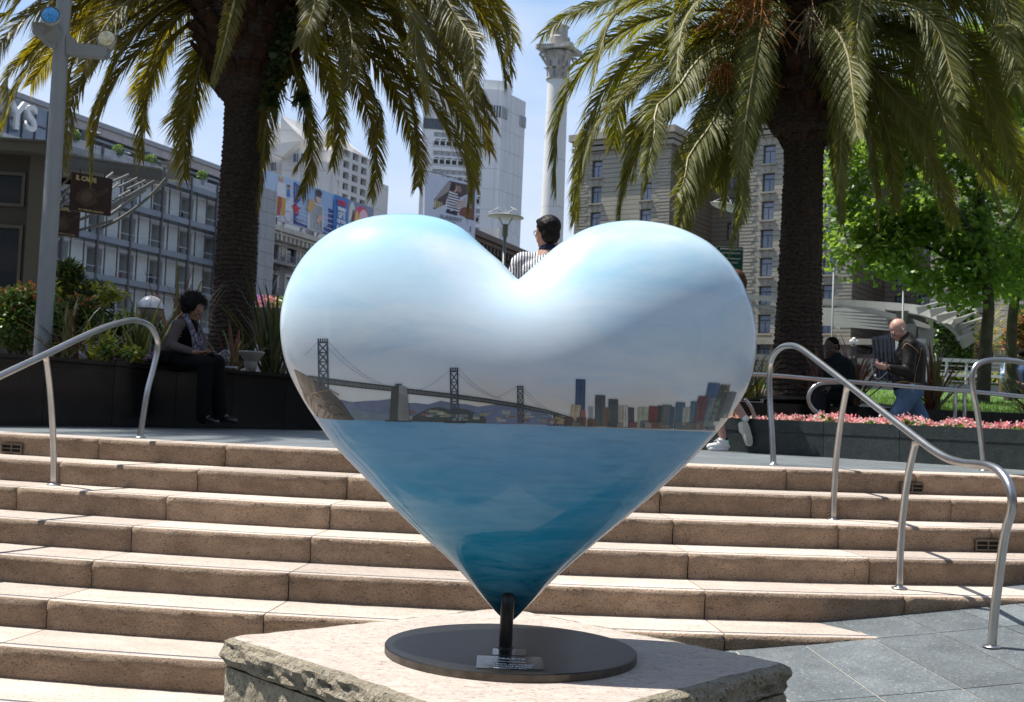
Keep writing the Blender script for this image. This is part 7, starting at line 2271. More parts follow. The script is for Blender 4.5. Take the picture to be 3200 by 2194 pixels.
# ---------------------------------------------------------------- curved steel pergola, right
pg = thing('steel_pergola', 'curved pale steel canopy with radiating fins and slanted glass wall right of the bald man', 'canopy', tuple(at(2060, 800, 36)))
pgm = plain('pergola_paint', (.235, .24, .215), .5, var=.08)
def ribbon(name, top, bot, parent, mat, dy=.3):
 """curved plate: lists of (x, y, Y) for the upper and the lower edge"""
 A = catmull([at(*p) for p in top], 5); B = catmull([at(*p) for p in bot], 5)
 n = min(len(A), len(B)); o_ = Vector((0, dy, 0))
 g = MB(); g.add(A[:n] + B[:n] + [p + o_ for p in A[:n]] + [p + o_ for p in B[:n]], [[i, i + 1, n + i + 1, n + i][::-1] for i in range(n - 1)] + [[2 * n + i, 2 * n + i + 1, 3 * n + i + 1, 3 * n + i] for i in range(n - 1)] + [[i, 2 * n + i, 2 * n + i + 1, i + 1] for i in range(n - 1)] + [[n + i, n + i + 1, 3 * n + i + 1, 3 * n + i] for i in range(n - 1)])
 return g.build(name, mat, parent)
ribbon('outer_beam', [(1600, 668, 40), (1720, 670, 39), (1860, 677, 38), (1990, 684, 36.5), (2090, 693, 34), (2160, 712, 32.5), (2200, 745, 32.5), (2212, 775, 33)],
       [(1600, 676, 40), (1720, 680, 39), (1860, 690, 38), (1990, 700, 36.5), (2085, 714, 34), (2145, 736, 32.5), (2178, 764, 32.5), (2190, 790, 33)], pg, pgm, .25)
ribbon('inner_beam', [(1900, 690, 35), (1990, 703, 34.5), (2060, 720, 34), (2110, 738, 33.5)], [(1900, 690.5, 35), (1990, 712, 34.5), (2060, 735, 34), (2110, 746, 33.5)], pg, pgm, .3)
ribbon('rear_beam', [(1600, 684, 42), (1760, 694, 42), (1850, 712, 41), (1905, 740, 40)], [(1600, 690, 42), (1760, 700, 42), (1850, 719, 41), (1905, 748, 40)], pg, pgm, .2)
for k, (x0, y0, x1, y1, h) in enumerate(((2080, 697, 2150, 677, 16), (2110, 702, 2182, 684, 18), (2125, 716, 2204, 694, 18), (2150, 728, 2216, 706, 16), (2160, 742, 2232, 717, 15), (2168, 752, 2234, 728, 12), (2170, 764, 2230, 742, 10))):
 A = at(x0, y0, 32.6); B = at(x1, y1, 31.6); A2 = at(x0 + 4, y0 + h, 32.6); B2 = at(x1 - 3, y1 + h * .35, 31.6); o_ = Vector((.02, .12, 0))
 g = MB(); g.add([A, B, B2, A2, A + o_, B + o_, B2 + o_, A2 + o_], [[0, 1, 2, 3], [7, 6, 5, 4], [0, 4, 5, 1], [1, 5, 6, 2], [2, 6, 7, 3], [3, 7, 4, 0]]); g.build('fin', pgm, pg)
for k in range(6):
 f = k / 5; A = at(1800 + 60 * f, 700 + 34 * f, 38 - f); B = at(2010 + 10 * f, 706 + 40 * f, 35)
 g = MB(); g.bar(A, B, .10, .10); g.build('purlin', pgm, pg)
 for q in range(14):
  s = (q + .5) / 14; p = A.lerp(B, s); g = MB(); g.bar(p, p + Vector((.24, .5, .0)), .07, .03); g.build('louvre', pgm, pg)
for (xt, yt, xb, yb, w) in ((2055, 735, 2050, 870, .55), (2098, 745, 2092, 870, .5)):
 A = at(xt, yt, 34); B = at(xb, yb, 34)
 g = MB(); g.add([A + Vector((-w / 2, -.15, 0)), A + Vector((w / 2, -.15, 0)), A + Vector((w / 2, .15, 0)), A + Vector((-w / 2, .15, 0)), B + Vector((-w / 3.4, -.12, 0)), B + Vector((w / 3.4, -.12, 0)), B + Vector((w / 3.4, .12, 0)), B + Vector((-w / 3.4, .12, 0))], [[0, 1, 2, 3], [7, 6, 5, 4], [0, 4, 5, 1], [1, 5, 6, 2], [2, 6, 7, 3], [3, 7, 4, 0]]); g.build('column', pgm, pg)
g = MB(); A = at(2035, 700, 33.4); g.add([at(2030, 705, 33.4), at(2062, 705, 33.4), at(2055, 735, 33.4), at(2040, 735, 33.4), at(2030, 705, 34.2), at(2062, 705, 34.2), at(2055, 735, 34.2), at(2040, 735, 34.2)], [[0, 1, 2, 3], [7, 6, 5, 4], [0, 4, 5, 1], [1, 5, 6, 2], [2, 6, 7, 3], [3, 7, 4, 0]]); g.build('capital_block', ol2, pg)
g = MB(); g.add([at(2060, 752, 35.5), at(2128, 752, 35.5), at(2150, 880, 35), at(2060, 880, 35)], [[0, 1, 2, 3]]); g.build('glass_wall', GL_DARK, pg)
g = MB(); g.add([at(1978, 765, 36.5), at(2058, 752, 36.5), at(2060, 880, 36), at(1992, 880, 36)], [[0, 1, 2, 3]]); g.build('glass_wall', GL_DARK, pg)
for k in range(9):
 g = MB(); g.bar(at(2066 + k * 8, 752, 35.4), at(2078 + k * 8.5, 880, 34.9), .03, .04); g.build('glass_mullion', M_DARKF, pg)
for k in range(9):
 g = MB(); g.bar(at(1978 + k * 9, 766, 36.4), at(1992 + k * 8, 880, 35.9), .03, .04); g.build('glass_mullion', M_DARKF, pg)
g = MB(); g.bar(at(2040, 772, 33.6), at(2098, 774, 33.6), .2, .12); g.build('light_shelf', M_WHITEF, pg)
g = MB(); c = at(2150, 800, 34.5); g.box((c.x + .3, c.y + .6, 3.2), (1.2, .4, 4.2)); g.build('green_wall_core', plain('ivy_backing', (.03, .05, .015), .9), pg)
pts = [(Vector((c.x + .3 + random.uniform(-.6, .6), c.y + .35, 2.2 + random.random() * 3.0)), Vector((0, -1, 0))) for k in range(700)]
vine = thing('climbing_vine', 'green climbing plant on the end of the steel pergola', 'vine', (c.x, c.y, 2.2)); leaf_cloud('leaves', pts, .16, 'oval', MT['shrub'], vine)
# white cable railing in front of it
wr = thing('white_railing', 'white painted railing with thin horizontal cables beyond the lawn', 'railing', tuple(at(2060, 810, 30)))
wpm = plain('railing_white', (.62, .62, .60), .45)
A = at(2040, 812, 30); B = at(2420, 816, 30); zt = A.z; B.z = zt
g = MB(); g.bar(A, B, .07, .09); g.build('top_rail', wpm, wr)
A2 = at(2095, 847, 29.4); g = MB(); g.bar(A2, Vector((B.x, A2.y, A2.z)), .07, .07); g.build('handrail', wpm, wr)
for k in range(8):
 z = zt - .14 - k * .13
 g = MB(); g.bar(Vector((A.x, A.y, z)), Vector((B.x, B.y, z)), .02, .02); g.build('cable', wpm, wr)
for k in range(10):
 x = A.x + .2 + k * .5
 if x > B.x: break
 g = MB(); g.bar(Vector((x, A.y, zt - 1.25)), Vector((x, A.y, zt)), .05, .05, Vector((0, 1, 0))); g.build('post', wpm, wr)
g = MB(); c = at(2240, 895, 28); g.box((c.x, c.y + 1, c.z - .2), (9, .4, .9)); tag(g.build('low_kerb_wall', plain('pale_kerb', (.38, .38, .36), .8)), 'pale low wall under the white railing behind the lawn', 'wall')
# small palm behind
c = at(2222, 815, 38)
spm = thing('small_palm', 'small golden green palm with an orange brown base behind the white railing', 'palm tree', (c.x, c.y, 1.5))
g = MB(); g.lathe((c.x, c.y, 1.5), [(.28, 0), (.34, c.z - 1.9), (.42, c.z - 1.3), (.25, c.z - .9)], 14); g.build('trunk', MT['boot'], spm, smooth=True)
spf = leaf_mat('golden_palm_leaflet', (.20, .21, .05), (.45, .42, .08), .3, .4, .3)
for i in range(30):
 az = i * 2.39996; free_frond(spm, Vector((c.x, c.y, c.z + .1)), az, math.radians(random.uniform(15, 80)), random.uniform(1.5, 2.2), spf, L0=.32, n=34)
# ---------------------------------------------------------------- city blocks round the square, outside the picture
bm_ = stone_wall_mat('far_block_stone', (.20, .18, .16), (.27, .25, .22), 3.6, .4, joint=.2, scale=.2)
for lab, (x0, x1, y0, y1, h) in (('wide stone office block behind the viewpoint, outside the picture', (-80, 70, -62, -38, 34)), ('stone block closing the square on the left, outside the picture', (-100, -78, -30, 62, 32)), ('stone block closing the square on the right, outside the picture', (60, 82, -30, 66, 30))):
 o_ = thing('office_block', lab, 'building', ((x0 + x1) / 2, (y0 + y1) / 2, -1.6))
 g = MB(); g.box(((x0 + x1) / 2, (y0 + y1) / 2, h / 2 - .8), (x1 - x0, y1 - y0, h + 1.6)); g.build('wall', bm_, o_)
 g = MB()
 for k in range(int((h - 4) / 3.8)):
  z = 4 + k * 3.8
  if x1 - x0 > 60:
   for q in range(int((x1 - x0) / 4.5)): g.box((x0 + 2.5 + q * 4.5, y1 + .02, z), (2.2, .05, 2.2))
  else:
   xx = x1 + .02 if x0 < 0 else x0 - .02
   for q in range(int((y1 - y0) / 4.5)): g.box((xx, y0 + 2.5 + q * 4.5, z), (.05, 2.2, 2.2))
 w_ = g.build('windows', GL_DARK, o_); w_['kind'] = 'stuff'
# ================================================================== people
def blob(name, prims, mat, parent, voxel=0.009, smooth=8, decim=None):
 """one continuous surface grown round tapered capsules and ellipsoids"""
 g = MB()
 for p in prims:
  if p[0] == 'c':
   a, b_, r0, r1 = Vector(p[1]), Vector(p[2]), p[3], p[4]
   fl = p[5] if len(p) > 5 else None
   L = (b_ - a).length
   n = max(4, int(L / (min(r0, r1) * .7)) + 2)
   pts = []; rr = []
   t = (b_ - a).normalized() if L > 1e-5 else Vector((0, 0, 1))
   for k in range(4): 
    an = math.pi / 2 * (k + .35) / 4.2; pts.append(a - t * r0 * math.cos(an)); rr.append(r0 * math.sin(an))
   for k in range(n + 1):
    pts.append(a.lerp(b_, k / n)); rr.append(r0 + (r1 - r0) * k / n)
   for k in range(3, -1, -1):
    an = math.pi / 2 * (k + .35) / 4.2; pts.append(b_ + t * r1 * math.cos(an)); rr.append(r1 * math.sin(an))
   g.tube(pts, rr, 12)
  else:
   M3 = p[3] if len(p) > 3 else None
   g.ell(p[1], p[2], 18, 12, M3)
 me = g.mesh(name)
 o = bpy.data.objects.new('tmp', me); COL.objects.link(o)
 bm = bmesh.new(); bm.from_mesh(me); bmesh.ops.remove_doubles(bm, verts=bm.verts, dist=1e-6); bmesh.ops.recalc_face_normals(bm, faces=bm.faces); bm.to_mesh(me); bm.free()
 m = o.modifiers.new('r', 'REMESH'); m.mode = 'VOXEL'; m.voxel_size = voxel
 s = o.modifiers.new('s', 'SMOOTH'); s.factor = .5; s.iterations = smooth
 bpy.context.view_layer.update()
 me2 = bpy.data.meshes.new_from_object(o.evaluated_get(bpy.context.evaluated_depsgraph_get()))
 bpy.data.objects.remove(o)
 me2.name = name
 me2.polygons.foreach_set('use_smooth', [True] * len(me2.polygons))
 me2.materials.clear(); me2.materials.append(mat)
 return newobj(name, me2, parent)
def skin(name, c):
 m, t, b = nt(name)
 t.links.new(mixc(t, noise_n(t, 25, 4), tuple(x * .85 for x in c), tuple(min(1, x * 1.1) for x in c)), b.inputs['Base Color'])
 b.inputs['Roughness'].default_value = .5; b.inputs['Subsurface Weight'].default_value = .12; b.inputs['Subsurface Radius'].default_value = (.02, .008, .004)
 return m
def cloth(name, c, rough=.85, var=.25, scale=14, wr=.5):
 m, t, b = nt(name)
 t.links.new(mixc(t, noise_n(t, scale, 5), tuple(x * (1 - var) for x in c), tuple(min(1, x * (1 + var)) for x in c)), b.inputs['Base Color'])
 b.inputs['Roughness'].default_value = rough; b.inputs['Specular IOR Level'].default_value = .12
 bump(t, b, noise_n(t, 16, 4, .6, dist=1.2), wr, .02)
 return m
def basis(fwd, up):
 f = Vector(fwd).normalized(); r_ = f.cross(Vector(up)).normalized(); u_ = r_.cross(f)
 M3 = Matrix(((r_.x, f.x, u_.x), (r_.y, f.y, u_.y), (r_.z, f.z, u_.z)))
 return M3          # local x right, y forward, z up
def head_prims(c, B, s=1.0, jaw=1.0):
 """c : centre of the skull, B : local axes ; a head with brow, nose, lips, chin and ears"""
 L = lambda x, y, z: c + B @ Vector((x * s, y * s, z * s))
 P = [('e', L(0, -.012, .022), (.076 * s, .095 * s, .088 * s), B), ('e', L(0, .012, -.038), (.062 * s * jaw, .078 * s, .070 * s), B),
         ('e', L(0, .060, -.088), (.034 * s, .026 * s, .024 * s), B), ('e', L(0, .082, .012), (.046 * s, .012 * s, .010 * s), B),
         ('c', L(0, .088, .004), L(0, .108, -.030), .010 * s, .014 * s), ('c', L(-.010, .098, -.036), L(.010, .098, -.036), .009 * s, .009 * s),
         ('c', L(-.018, .086, -.058), L(.018, .086, -.058), .008 * s, .008 * s), ('c', L(-.015, .083, -.068), L(.015, .083, -.068), .008 * s, .008 * s),
         ('e', L(-.040, .060, -.024), (.022 * s, .022 * s, .020 * s), B), ('e', L(.040, .060, -.024), (.022 * s, .022 * s, .020 * s), B)]
 for sx in (-1, 1):
  P += [('e', L(sx * .078, -.008, -.008), (.010 * s, .018 * s, .030 * s), B), ('c', L(sx * .080, -.018, .014), L(sx * .078, -.006, -.034), .008 * s, .007 * s)]
 return P
def hand_prims(w, fwd, palm_n, s=1.0, curl=.5, thumb=1, spread=.10):
 """palm and five bent fingers ; w wrist, fwd finger direction, palm_n : direction the palm faces"""
 f = Vector(fwd).normalized(); n = Vector(palm_n); n = (n - f * n.dot(f)).normalized(); side = f.cross(n) * thumb
 P = [('c', w, w + f * .045 * s, .024 * s, .027 * s)]
 for i, (o_, ln) in enumerate(((.030, .070), (.010, .080), (-.010, .075), (-.029, .058))):
  k0 = w + f * .080 * s + side * o_ * s
  P.append(('c', w + f * .03 * s + side * o_ * .8 * s, k0, .014 * s, .0105 * s))
  a1 = curl * .8; a2 = curl * 1.8; a3 = curl * 2.6
  d1 = f * math.cos(a1) + n * math.sin(a1) + side * o_ * spread * 10 * .3; d2 = f * math.cos(a2) + n * math.sin(a2); d3 = f * math.cos(a3) + n * math.sin(a3)
  k1 = k0 + d1 * ln * .45 * s; k2 = k1 + d2 * ln * .32 * s; k3 = k2 + d3 * ln * .25 * s
  P += [('c', k0, k1, .0100 * s, .0092 * s), ('c', k1, k2, .0092 * s, .0085 * s), ('c', k2, k3, .0085 * s, .0072 * s)]
 t0 = w + f * .02 * s + side * .024 * s; t1 = t0 + (f * .6 + side * .7 + n * .35).normalized() * .042 * s; t2 = t1 + (f * .9 + side * .1 + n * .6).normalized() * .034 * s
 P += [('c', t0, t1, .014 * s, .011 * s), ('c', t1, t2, .011 * s, .009 * s)]
 return P
def shoe_prims(heel, toe, up, s=1.0, w=.040):
 h, t_ = Vector(heel), Vector(toe); u_ = Vector(up)
 return [('c', h + u_ * .035, h.lerp(t_, .45) + u_ * .036, .036 * s, .037 * s), ('c', h.lerp(t_, .45) + u_ * .033, t_ + u_ * .026, .041 * s, .032 * s), ('c', h + u_ * .06, h.lerp(t_, .4) + u_ * .055, .034 * s, .036 * s)]
def glasses(parent, c, B, s=1.0, col=None):
 g = MB()
 L = lambda x, y, z: c + B @ Vector((x * s, y * s, z * s))
 for sx in (-1, 1):
  ring = [L(sx * .033 + .021 * math.cos(a), .100 - .004 * abs(math.cos(a)), -.002 + .016 * math.sin(a)) for a in [k * math.pi / 8 for k in range(17)]]
  g.tube(ring, .0022 * s, 5); g.tube([L(sx * .056, .096, .004), L(sx * .075, .05, .006), L(sx * .084, -.005, .004)], .0020 * s, 5)
 g.tube([L(-.012, .104, .002), L(0, .107, .005), L(.012, .104, .002)], .002 * s, 5)
 g.build('glasses', col or M_DARKF, parent)
 g = MB()
 for sx in (-1, 1): g.ell(L(sx * .032, .090, -.001), (.011 * s, .008 * s, .008 * s), 10, 8, B)
 g.build('eyes', plain('eye_white', (.5, .48, .45), .3), parent, smooth=True)
HAIRB = leaf_mat('black_hair', (.010, .008, .008), (.02, .015, .012), .05, .45, .4)
def hair_strands(name, parent, c, B, rad, n, L, mat, curl=0.3, region=None, w=.006, seed=1):
 r_ = random.Random(seed)
 V = []; F = []
 for i in range(n):
  v = Vector((r_.gauss(0, 1), r_.gauss(0, 1), r_.gauss(0, 1))).normalized()
  if region and not region(v): continue
  p = c + B @ Vector((v.x * rad[0], v.y * rad[1], v.z * rad[2]))
  d = (B @ v).normalized()
  s = d.cross(Vector((r_.gauss(0, 1), r_.gauss(0, 1), r_.gauss(0, 1)))).normalized()
  d = (d + s * r_.uniform(-1, 1) * curl * 1.5).normalized()
  Ln = L * r_.uniform(.5, 1.2); b0 = len(V); m = 4
  q = p.copy()
  for k in range(m + 1):
   ww = w * (1 - .7 * k / m); V += [q - s * ww / 2, q + s * ww / 2]
   q = q + d * Ln / m
   d = (d + Vector((r_.gauss(0, 1), r_.gauss(0, 1), r_.gauss(0, 1))) * curl + Vector((0, 0, -.12))).normalized()
  for k in range(m): F.append([b0 + 2 * k, b0 + 2 * k + 1, b0 + 2 * k + 3, b0 + 2 * k + 2])
 me = bpy.data.meshes.new(name); me.from_pydata([tuple(v) for v in V], [], F); set_tint(me, [r_.random() * .3 for _ in V]); me.materials.append(mat)
 o_ = newobj(name, me, parent); o_['kind'] = 'stuff'
 return o_
U = Vector((0, 0, 1))
# ---------------------------------------------------------------- woman seated on the left wall
YW = 12.55
def w(x, y, dy=0.0): return at(x, y, YW + dy)
wo = thing('person', 'curly haired woman in grey cardigan and scarf seated on the black wall', 'person', tuple(w(470, 955)))
sk = skin('olive_skin', (.30, .165, .105))
hd = w(444, 702); Bw = basis((.88, -.42, -.42), (.35, -.1, 1))
hip = w(392, 815, .12); chest = w(418, 752, .02); neck = w(432, 727)
kneeL = w(492, 822, -.30); kneeR = w(466, 824, -.42)
ankL = w(499, 938, -.22); ankR = w(462, 940, -.38)
shN = w(403, 738, -.17); shF = w(438, 735, .19)
elN = w(387, 783, -.24); wrN = w(440, 799, -.33)
elF = w(462, 778, .10); wrF = w(455, 803, -.10)
body = head_prims(hd, Bw, 1.02, .98) + [('c', neck, hd - Vector((.01, 0, .05)), .052, .048), ('c', chest, hip, .135, .15), ('c', shN, shF, .06, .06), ('c', chest, neck, .11, .055),
  ('c', shN, elN, .048, .040), ('c', elN, wrN, .038, .024), ('c', shF, elF, .048, .040), ('c', elF, wrF, .038, .024),
  ('c', hip + Vector((0, .09, 0)), kneeL, .085, .060), ('c', hip + Vector((0, -.09, 0)), kneeR, .085, .060), ('c', kneeL, ankL, .055, .036), ('c', kneeR, ankR, .055, .036)]
body += hand_prims(wrN, (.93, .18, -.12), (0, .5, .85), 1.0, .45, -1) + hand_prims(wrF, (.86, -.45, -.1), (0, -.3, .9), 1.0, .5, 1)
blob('body', body, sk, wo, .0065, 5)
gc = cloth('grey_cardigan', (.115, .092, .088))
blob('cardigan', [('c', chest, hip + Vector((0, 0, .02)), .150, .165), ('c', chest + Vector((0, 0, .0)), w(428, 736), .125, .075), ('c', shN, shF, .068, .068), ('c', shN, elN, .062, .056), ('c', elN, wrN - (wrN - elN) * .12, .054, .038), ('c', shF, elF, .062, .054), ('c', elF, wrF - (wrF - elF) * .12, .052, .038)], gc, wo, .011, 6)
bk_ = cloth('black_trousers', (.008, .008, .009))
blob('trousers', [('e', hip + Vector((.02, 0, -.03)), (.20, .20, .13)), ('c', hip + Vector((0, .09, -.02)), kneeL, .105, .085), ('c', hip + Vector((0, -.09, -.02)), kneeR, .105, .085), ('c', kneeL, ankL - Vector((0, 0, .02)), .080, .078), ('c', kneeR, ankR - Vector((0, 0, .02)), .080, .078)], bk_, wo, .012, 6)
blob('top', [('c', chest + Vector((.03, -.03, .02)), hip + Vector((.06, -.03, .02)), .135, .15)], bk_, wo, .012, 4)
blob('long_jacket_tail', [('c', w(368, 806, -.1), w(400, 812, -.1), .055, .07), ('c', w(362, 814, -.05), w(380, 818, -.15), .04, .05), ('c', w(380, 800, .1), w(405, 808, .1), .06, .08)], bk_, wo, .011, 5)
# scarf with pale streaks
sm, t, b = nt('patterned_scarf')
t.links.new(mixc(t, ramp(t, noise_n(t, 38, 3, .5, (1.6, 1, .6), dist=1.0), [(0.46, 0.0), (0.56, 1.0)]), (.02, .018, .028), (.27, .25, .31)), b.inputs['Base Color']); b.inputs['Roughness'].default_value = .8
blob('scarf', [('c', w(424, 722, -.09), w(440, 760, -.15), .030, .034), ('c', w(440, 760, -.15), w(446, 800, -.17), .034, .040), ('c', w(424, 720, .06), w(448, 745, .02), .030, .034), ('c', w(448, 745, .0), w(456, 795, -.03), .034, .040), ('c', w(422, 719, -.07), w(421, 718, .07), .038, .038)], sm, wo, .008, 4)
blob('scarf_end', [('c', w(466, 835, -.44), w(470, 862, -.45), .022, .016)], sm, wo, .008, 3)
hr = blob('hair', [('e', hd + Bw @ Vector((0, -.060, .062)), (.110, .115, .098), Bw), ('e', hd + Bw @ Vector((0, -.10, -.01)), (.09, .07, .09), Bw), ('e', hd + Bw @ Vector((.07, -.03, .03)), (.06, .08, .07), Bw), ('e', hd + Bw @ Vector((-.07, -.03, .03)), (.06, .08, .07), Bw)], cloth('black_curly_hair', (.008, .007, .007), .6), wo, .010, 2)
hair_strands('curls', wo, hd + Bw @ Vector((0, -.055, .050)), Bw, (.112, .12, .100), 4200, .060, HAIRB, .95, lambda v: not (v.y > .45 and v.z < .35), .007, 3)
glasses(wo, hd, Bw, 1.02)
shm = plain('black_leather_shoe', (.010, .010, .014), .25, coat=.4)
blob('shoe', shoe_prims(ankL + Vector((-.02, .02, -.08)), ankL + Vector((.17, -.06, -.10)), U), shm, wo, .009, 3)
blob('shoe', shoe_prims(ankR + Vector((-.02, .02, -.08)), ankR + Vector((.16, -.10, -.10)), U), shm, wo, .009, 3)
g = MB()
for k in range(3):
 c = w(409 + (k % 2) * 2, 757 - 7 + k * 7, -.17); g.ell(c, (.008, .006, .008), 8, 6)
g.build('buttons', plain('brass', (.5, .4, .2), .3, .9), wo)
ph = thing('mobile_phone', 'dark phone held by the seated woman in both hands', 'phone', tuple(w(472, 803, -.3)))
c = w(474, 803, -.33); M4 = Matrix.Translation(c) @ Matrix.Rotation(-.35, 4, 'Z') @ Matrix.Rotation(-.35, 4, 'Y')
g = MB(); g.box((0, 0, 0), (.13, .068, .011), M4=M4); g.build('case', plain('phone_black', (.012, .012, .014), .2, coat=.5), ph)
g = MB(); g.box((0, 0, .0062), (.115, .058, .001), M4=M4); g.build('screen', plain('phone_screen', (.03, .035, .045), .08), ph)
bg = thing('carrier_bag', 'shiny dark plastic bag on the wall beside the seated woman', 'bag', tuple(w(503, 822, .02)))
bgm = plain('glossy_dark_plastic', (.022, .026, .032), .15, coat=.8, var=.5, scale=18, bumpv=1.0, bscale=28)
blob('bag_body', [('e', w(505, 818, .0), (.075, .09, .085)), ('e', w(512, 806, .02), (.05, .06, .06)), ('c', w(500, 812, .0), w(489, 806, -.05), .03, .02), ('e', w(500, 830, .03), (.08, .08, .05)), ('c', w(510, 802, .0), w(515, 796, .01), .022, .008), ('c', w(505, 802, .0), w(500, 796, .01), .02, .008)], bgm, bg, .009, 1)
g = MB(); c = w(520, 841, .02); g.box((c.x, c.y, 1.95), (.15, .1, .02)); g.build('paper_box', plain('paper_white', (.45, .45, .48), .7), bg)
bg2 = thing('patterned_bag', 'patterned cloth bag on the wall behind the seated woman', 'bag', tuple(w(345, 815, .1)))
pm2, t, b = nt('pink_patterned_cloth')
t.links.new(mixc(t, ramp(t, noise_n(t, 45, 3), [(0.48, 0.0), (0.54, 1.0)]), (.035, .03, .05), (.40, .22, .26)), b.inputs['Base Color'])
blob('bag_body', [('e', w(350, 812, .08), (.10, .08, .06)), ('e', w(338, 817, .08), (.07, .06, .035)), ('e', w(360, 806, .1), (.07, .06, .07))], pm2, bg2, .01, 3)
# ---------------------------------------------------------------- bald man walking on the right
YM = 13.55
def m_(x, y, dy=0.0): return at(x, y, YM + dy)
mn = thing('person', 'bald man in a dark stitched leather jacket and jeans walking left, reading his phone', 'person', tuple(m_(2050, 1000)))
sk2 = skin('pale_pink_skin', (.62, .36, .28))
hd = m_(2036, 748); Bm = basis((-.80, -.30, -.62), (-.55, -.1, 1))
neck = m_(2056, 768); chest = m_(2066, 806); hip = m_(2062, 878)
shN = m_(2066, 784, -.19); shF = m_(2056, 784, .19)
elN = m_(2060, 845, -.26); wrN = m_(2014, 834, -.30)
elF = m_(2038, 840, .18); wrF = m_(2010, 828, -.02)
kA = m_(2033, 945, -.08); aA = m_(2015, 1020, -.08); kB = m_(2090, 950, .10); aB = m_(2110, 1025, .12)
fz = 1.0
body = head_prims(hd, Bm, 1.03, 1.05) + [('e', hd + Bm @ Vector((0, -.02, .03)), (.082, .10, .088), Bm), ('c', neck, hd + Vector((.05, 0, -.05)), .062, .058), ('c', chest, hip, .15, .145), ('c', shN, shF, .07, .07), ('c', chest, neck, .13, .07), ('c', shN, elN, .055, .045), ('c', elN, wrN, .042, .028), ('c', shF, elF, .055, .045), ('c', elF, wrF, .042, .028),
  ('c', hip + Vector((0, -.09, -.03)), kA, .09, .06), ('c', hip + Vector((0, .09, -.03)), kB, .09, .06), ('c', kA, aA, .058, .04), ('c', kB, aB, .058, .04)]
body += hand_prims(wrN, (-.93, .22, .12), (0, .6, .8), 1.05, .5, 1) + hand_prims(wrF, (-.9, -.25, .05), (0, -.4, .9), 1.05, .5, -1)
blob('body', body, sk2, mn, .0068, 5)
lj, t, b = nt('dark_leather')
t.links.new(mixc(t, ramp(t, noise_n(t, 11, 6, .7), [(0.4, 0.0), (0.8, 1.0)]), (.009, .007, .006), (.026, .020, .017)), b.inputs['Base Color']); b.inputs['Roughness'].default_value = .5; b.inputs['Specular IOR Level'].default_value = .3
bump(t, b, noise_n(t, 9, 4, .5, dist=.8), .7, .03)
bk = Vector((.0, 0, 0))
blob('leather_jacket', [('c', chest, hip + Vector((.01, 0, .0)), .178, .168), ('c', m_(2072, 800), m_(2070, 862), .145, .145), ('c', shN, shF, .095, .095), ('c', chest, neck + Vector((.01, 0, -.02)), .16, .10), ('c', shN, elN, .085, .072), ('c', elN, wrN - (wrN - elN) * .1, .070, .050), ('c', shF, elF, .082, .070), ('c', elF, wrF - (wrF - elF) * .1, .068, .050), ('c', m_(2064, 868), m_(2056, 870), .165, .160)], lj, mn, .012, 5)
blob('collar', [('c', m_(2046, 772, -.08), m_(2070, 770, -.06), .022, .026), ('c', m_(2070, 770, -.06), m_(2070, 770, .06), .026, .026), ('c', m_(2070, 770, .06), m_(2048, 772, .08), .026, .02)], lj, mn, .009, 3)
stm = plain('tan_stitching', (.34, .22, .11), .7)
for P, rr in (([(2046, 792), (2056, 779), (2072, 788), (2084, 800)], .005), ([(2090, 790), (2086, 812), (2078, 840), (2074, 868)], .004), ([(2008, 824), (2013, 831), (2019, 838)], .005), ([(2024, 878), (2050, 874), (2075, 876), (2094, 881)], .005), ([(2030, 869), (2052, 866), (2092, 872)], .004)):
 # laid on the near side of the jacket
 g = MB(); Q = catmull([m_(x, y, -.335 if y < 800 else (-.36 if x < 2025 else -.21)) for x, y in P], 5)
 g.tube(Q, rr, 5); g.build('seam', stm, mn)
jm = cloth('blue_denim', (.10, .165, .27), .85, .35, 9, .7)
blob('jeans', [('e', hip + Vector((0, 0, -.05)), (.165, .19, .13)), ('c', hip + Vector((0, -.09, -.05)), kA, .118, .092), ('c', hip + Vector((0, .09, -.05)), kB, .118, .092), ('c', kA, aA, .090, .078), ('c', kB, aB, .090, .078)], jm, mn, .012, 5)
glasses(mn, hd, Bm, 1.05)
blob('shoe', shoe_prims(aA + Vector((.03, 0, -.08)), aA + Vector((-.19, 0, -.08)), U), shm, mn, .01, 3)
blob('shoe', shoe_prims(aB + Vector((.03, 0, -.04)), aB + Vector((-.19, 0, -.09)), U), shm, mn, .01, 3)
g = MB(); g.ell(hd + Bm @ Vector((.088, -.004, -.012)), (.008, .010, .010), 8, 6); g.ell(hd + Bm @ Vector((-.088, -.004, -.012)), (.008, .010, .010), 8, 6); g.build('earphone', plain('earphone_white', (.7, .7, .7), .4), mn)
ph = thing('mobile_phone', 'phone with a white cable loop held by the bald man', 'phone', tuple(m_(1990, 826, -.2)))
c = m_(1992, 827, -.16); M4 = Matrix.Translation(c) @ Matrix.Rotation(-.1, 4, 'Z') @ Matrix.Rotation(.25, 4, 'Y')
g = MB(); g.box((0, 0, 0), (.125, .065, .011), M4=M4); g.build('case', plain('phone_black', (.012, .012, .014), .2, coat=.5), ph)
g = MB(); g.tube(catmull([m_(x, y, -.16) for x, y in ((1984, 824), (1978, 822), (1979, 840), (1985, 856), (1996, 859), (2006, 850), (2013, 842))], 6), .0045, 5); g.build('cable', plain('cable_white', (.6, .6, .6), .5), ph)
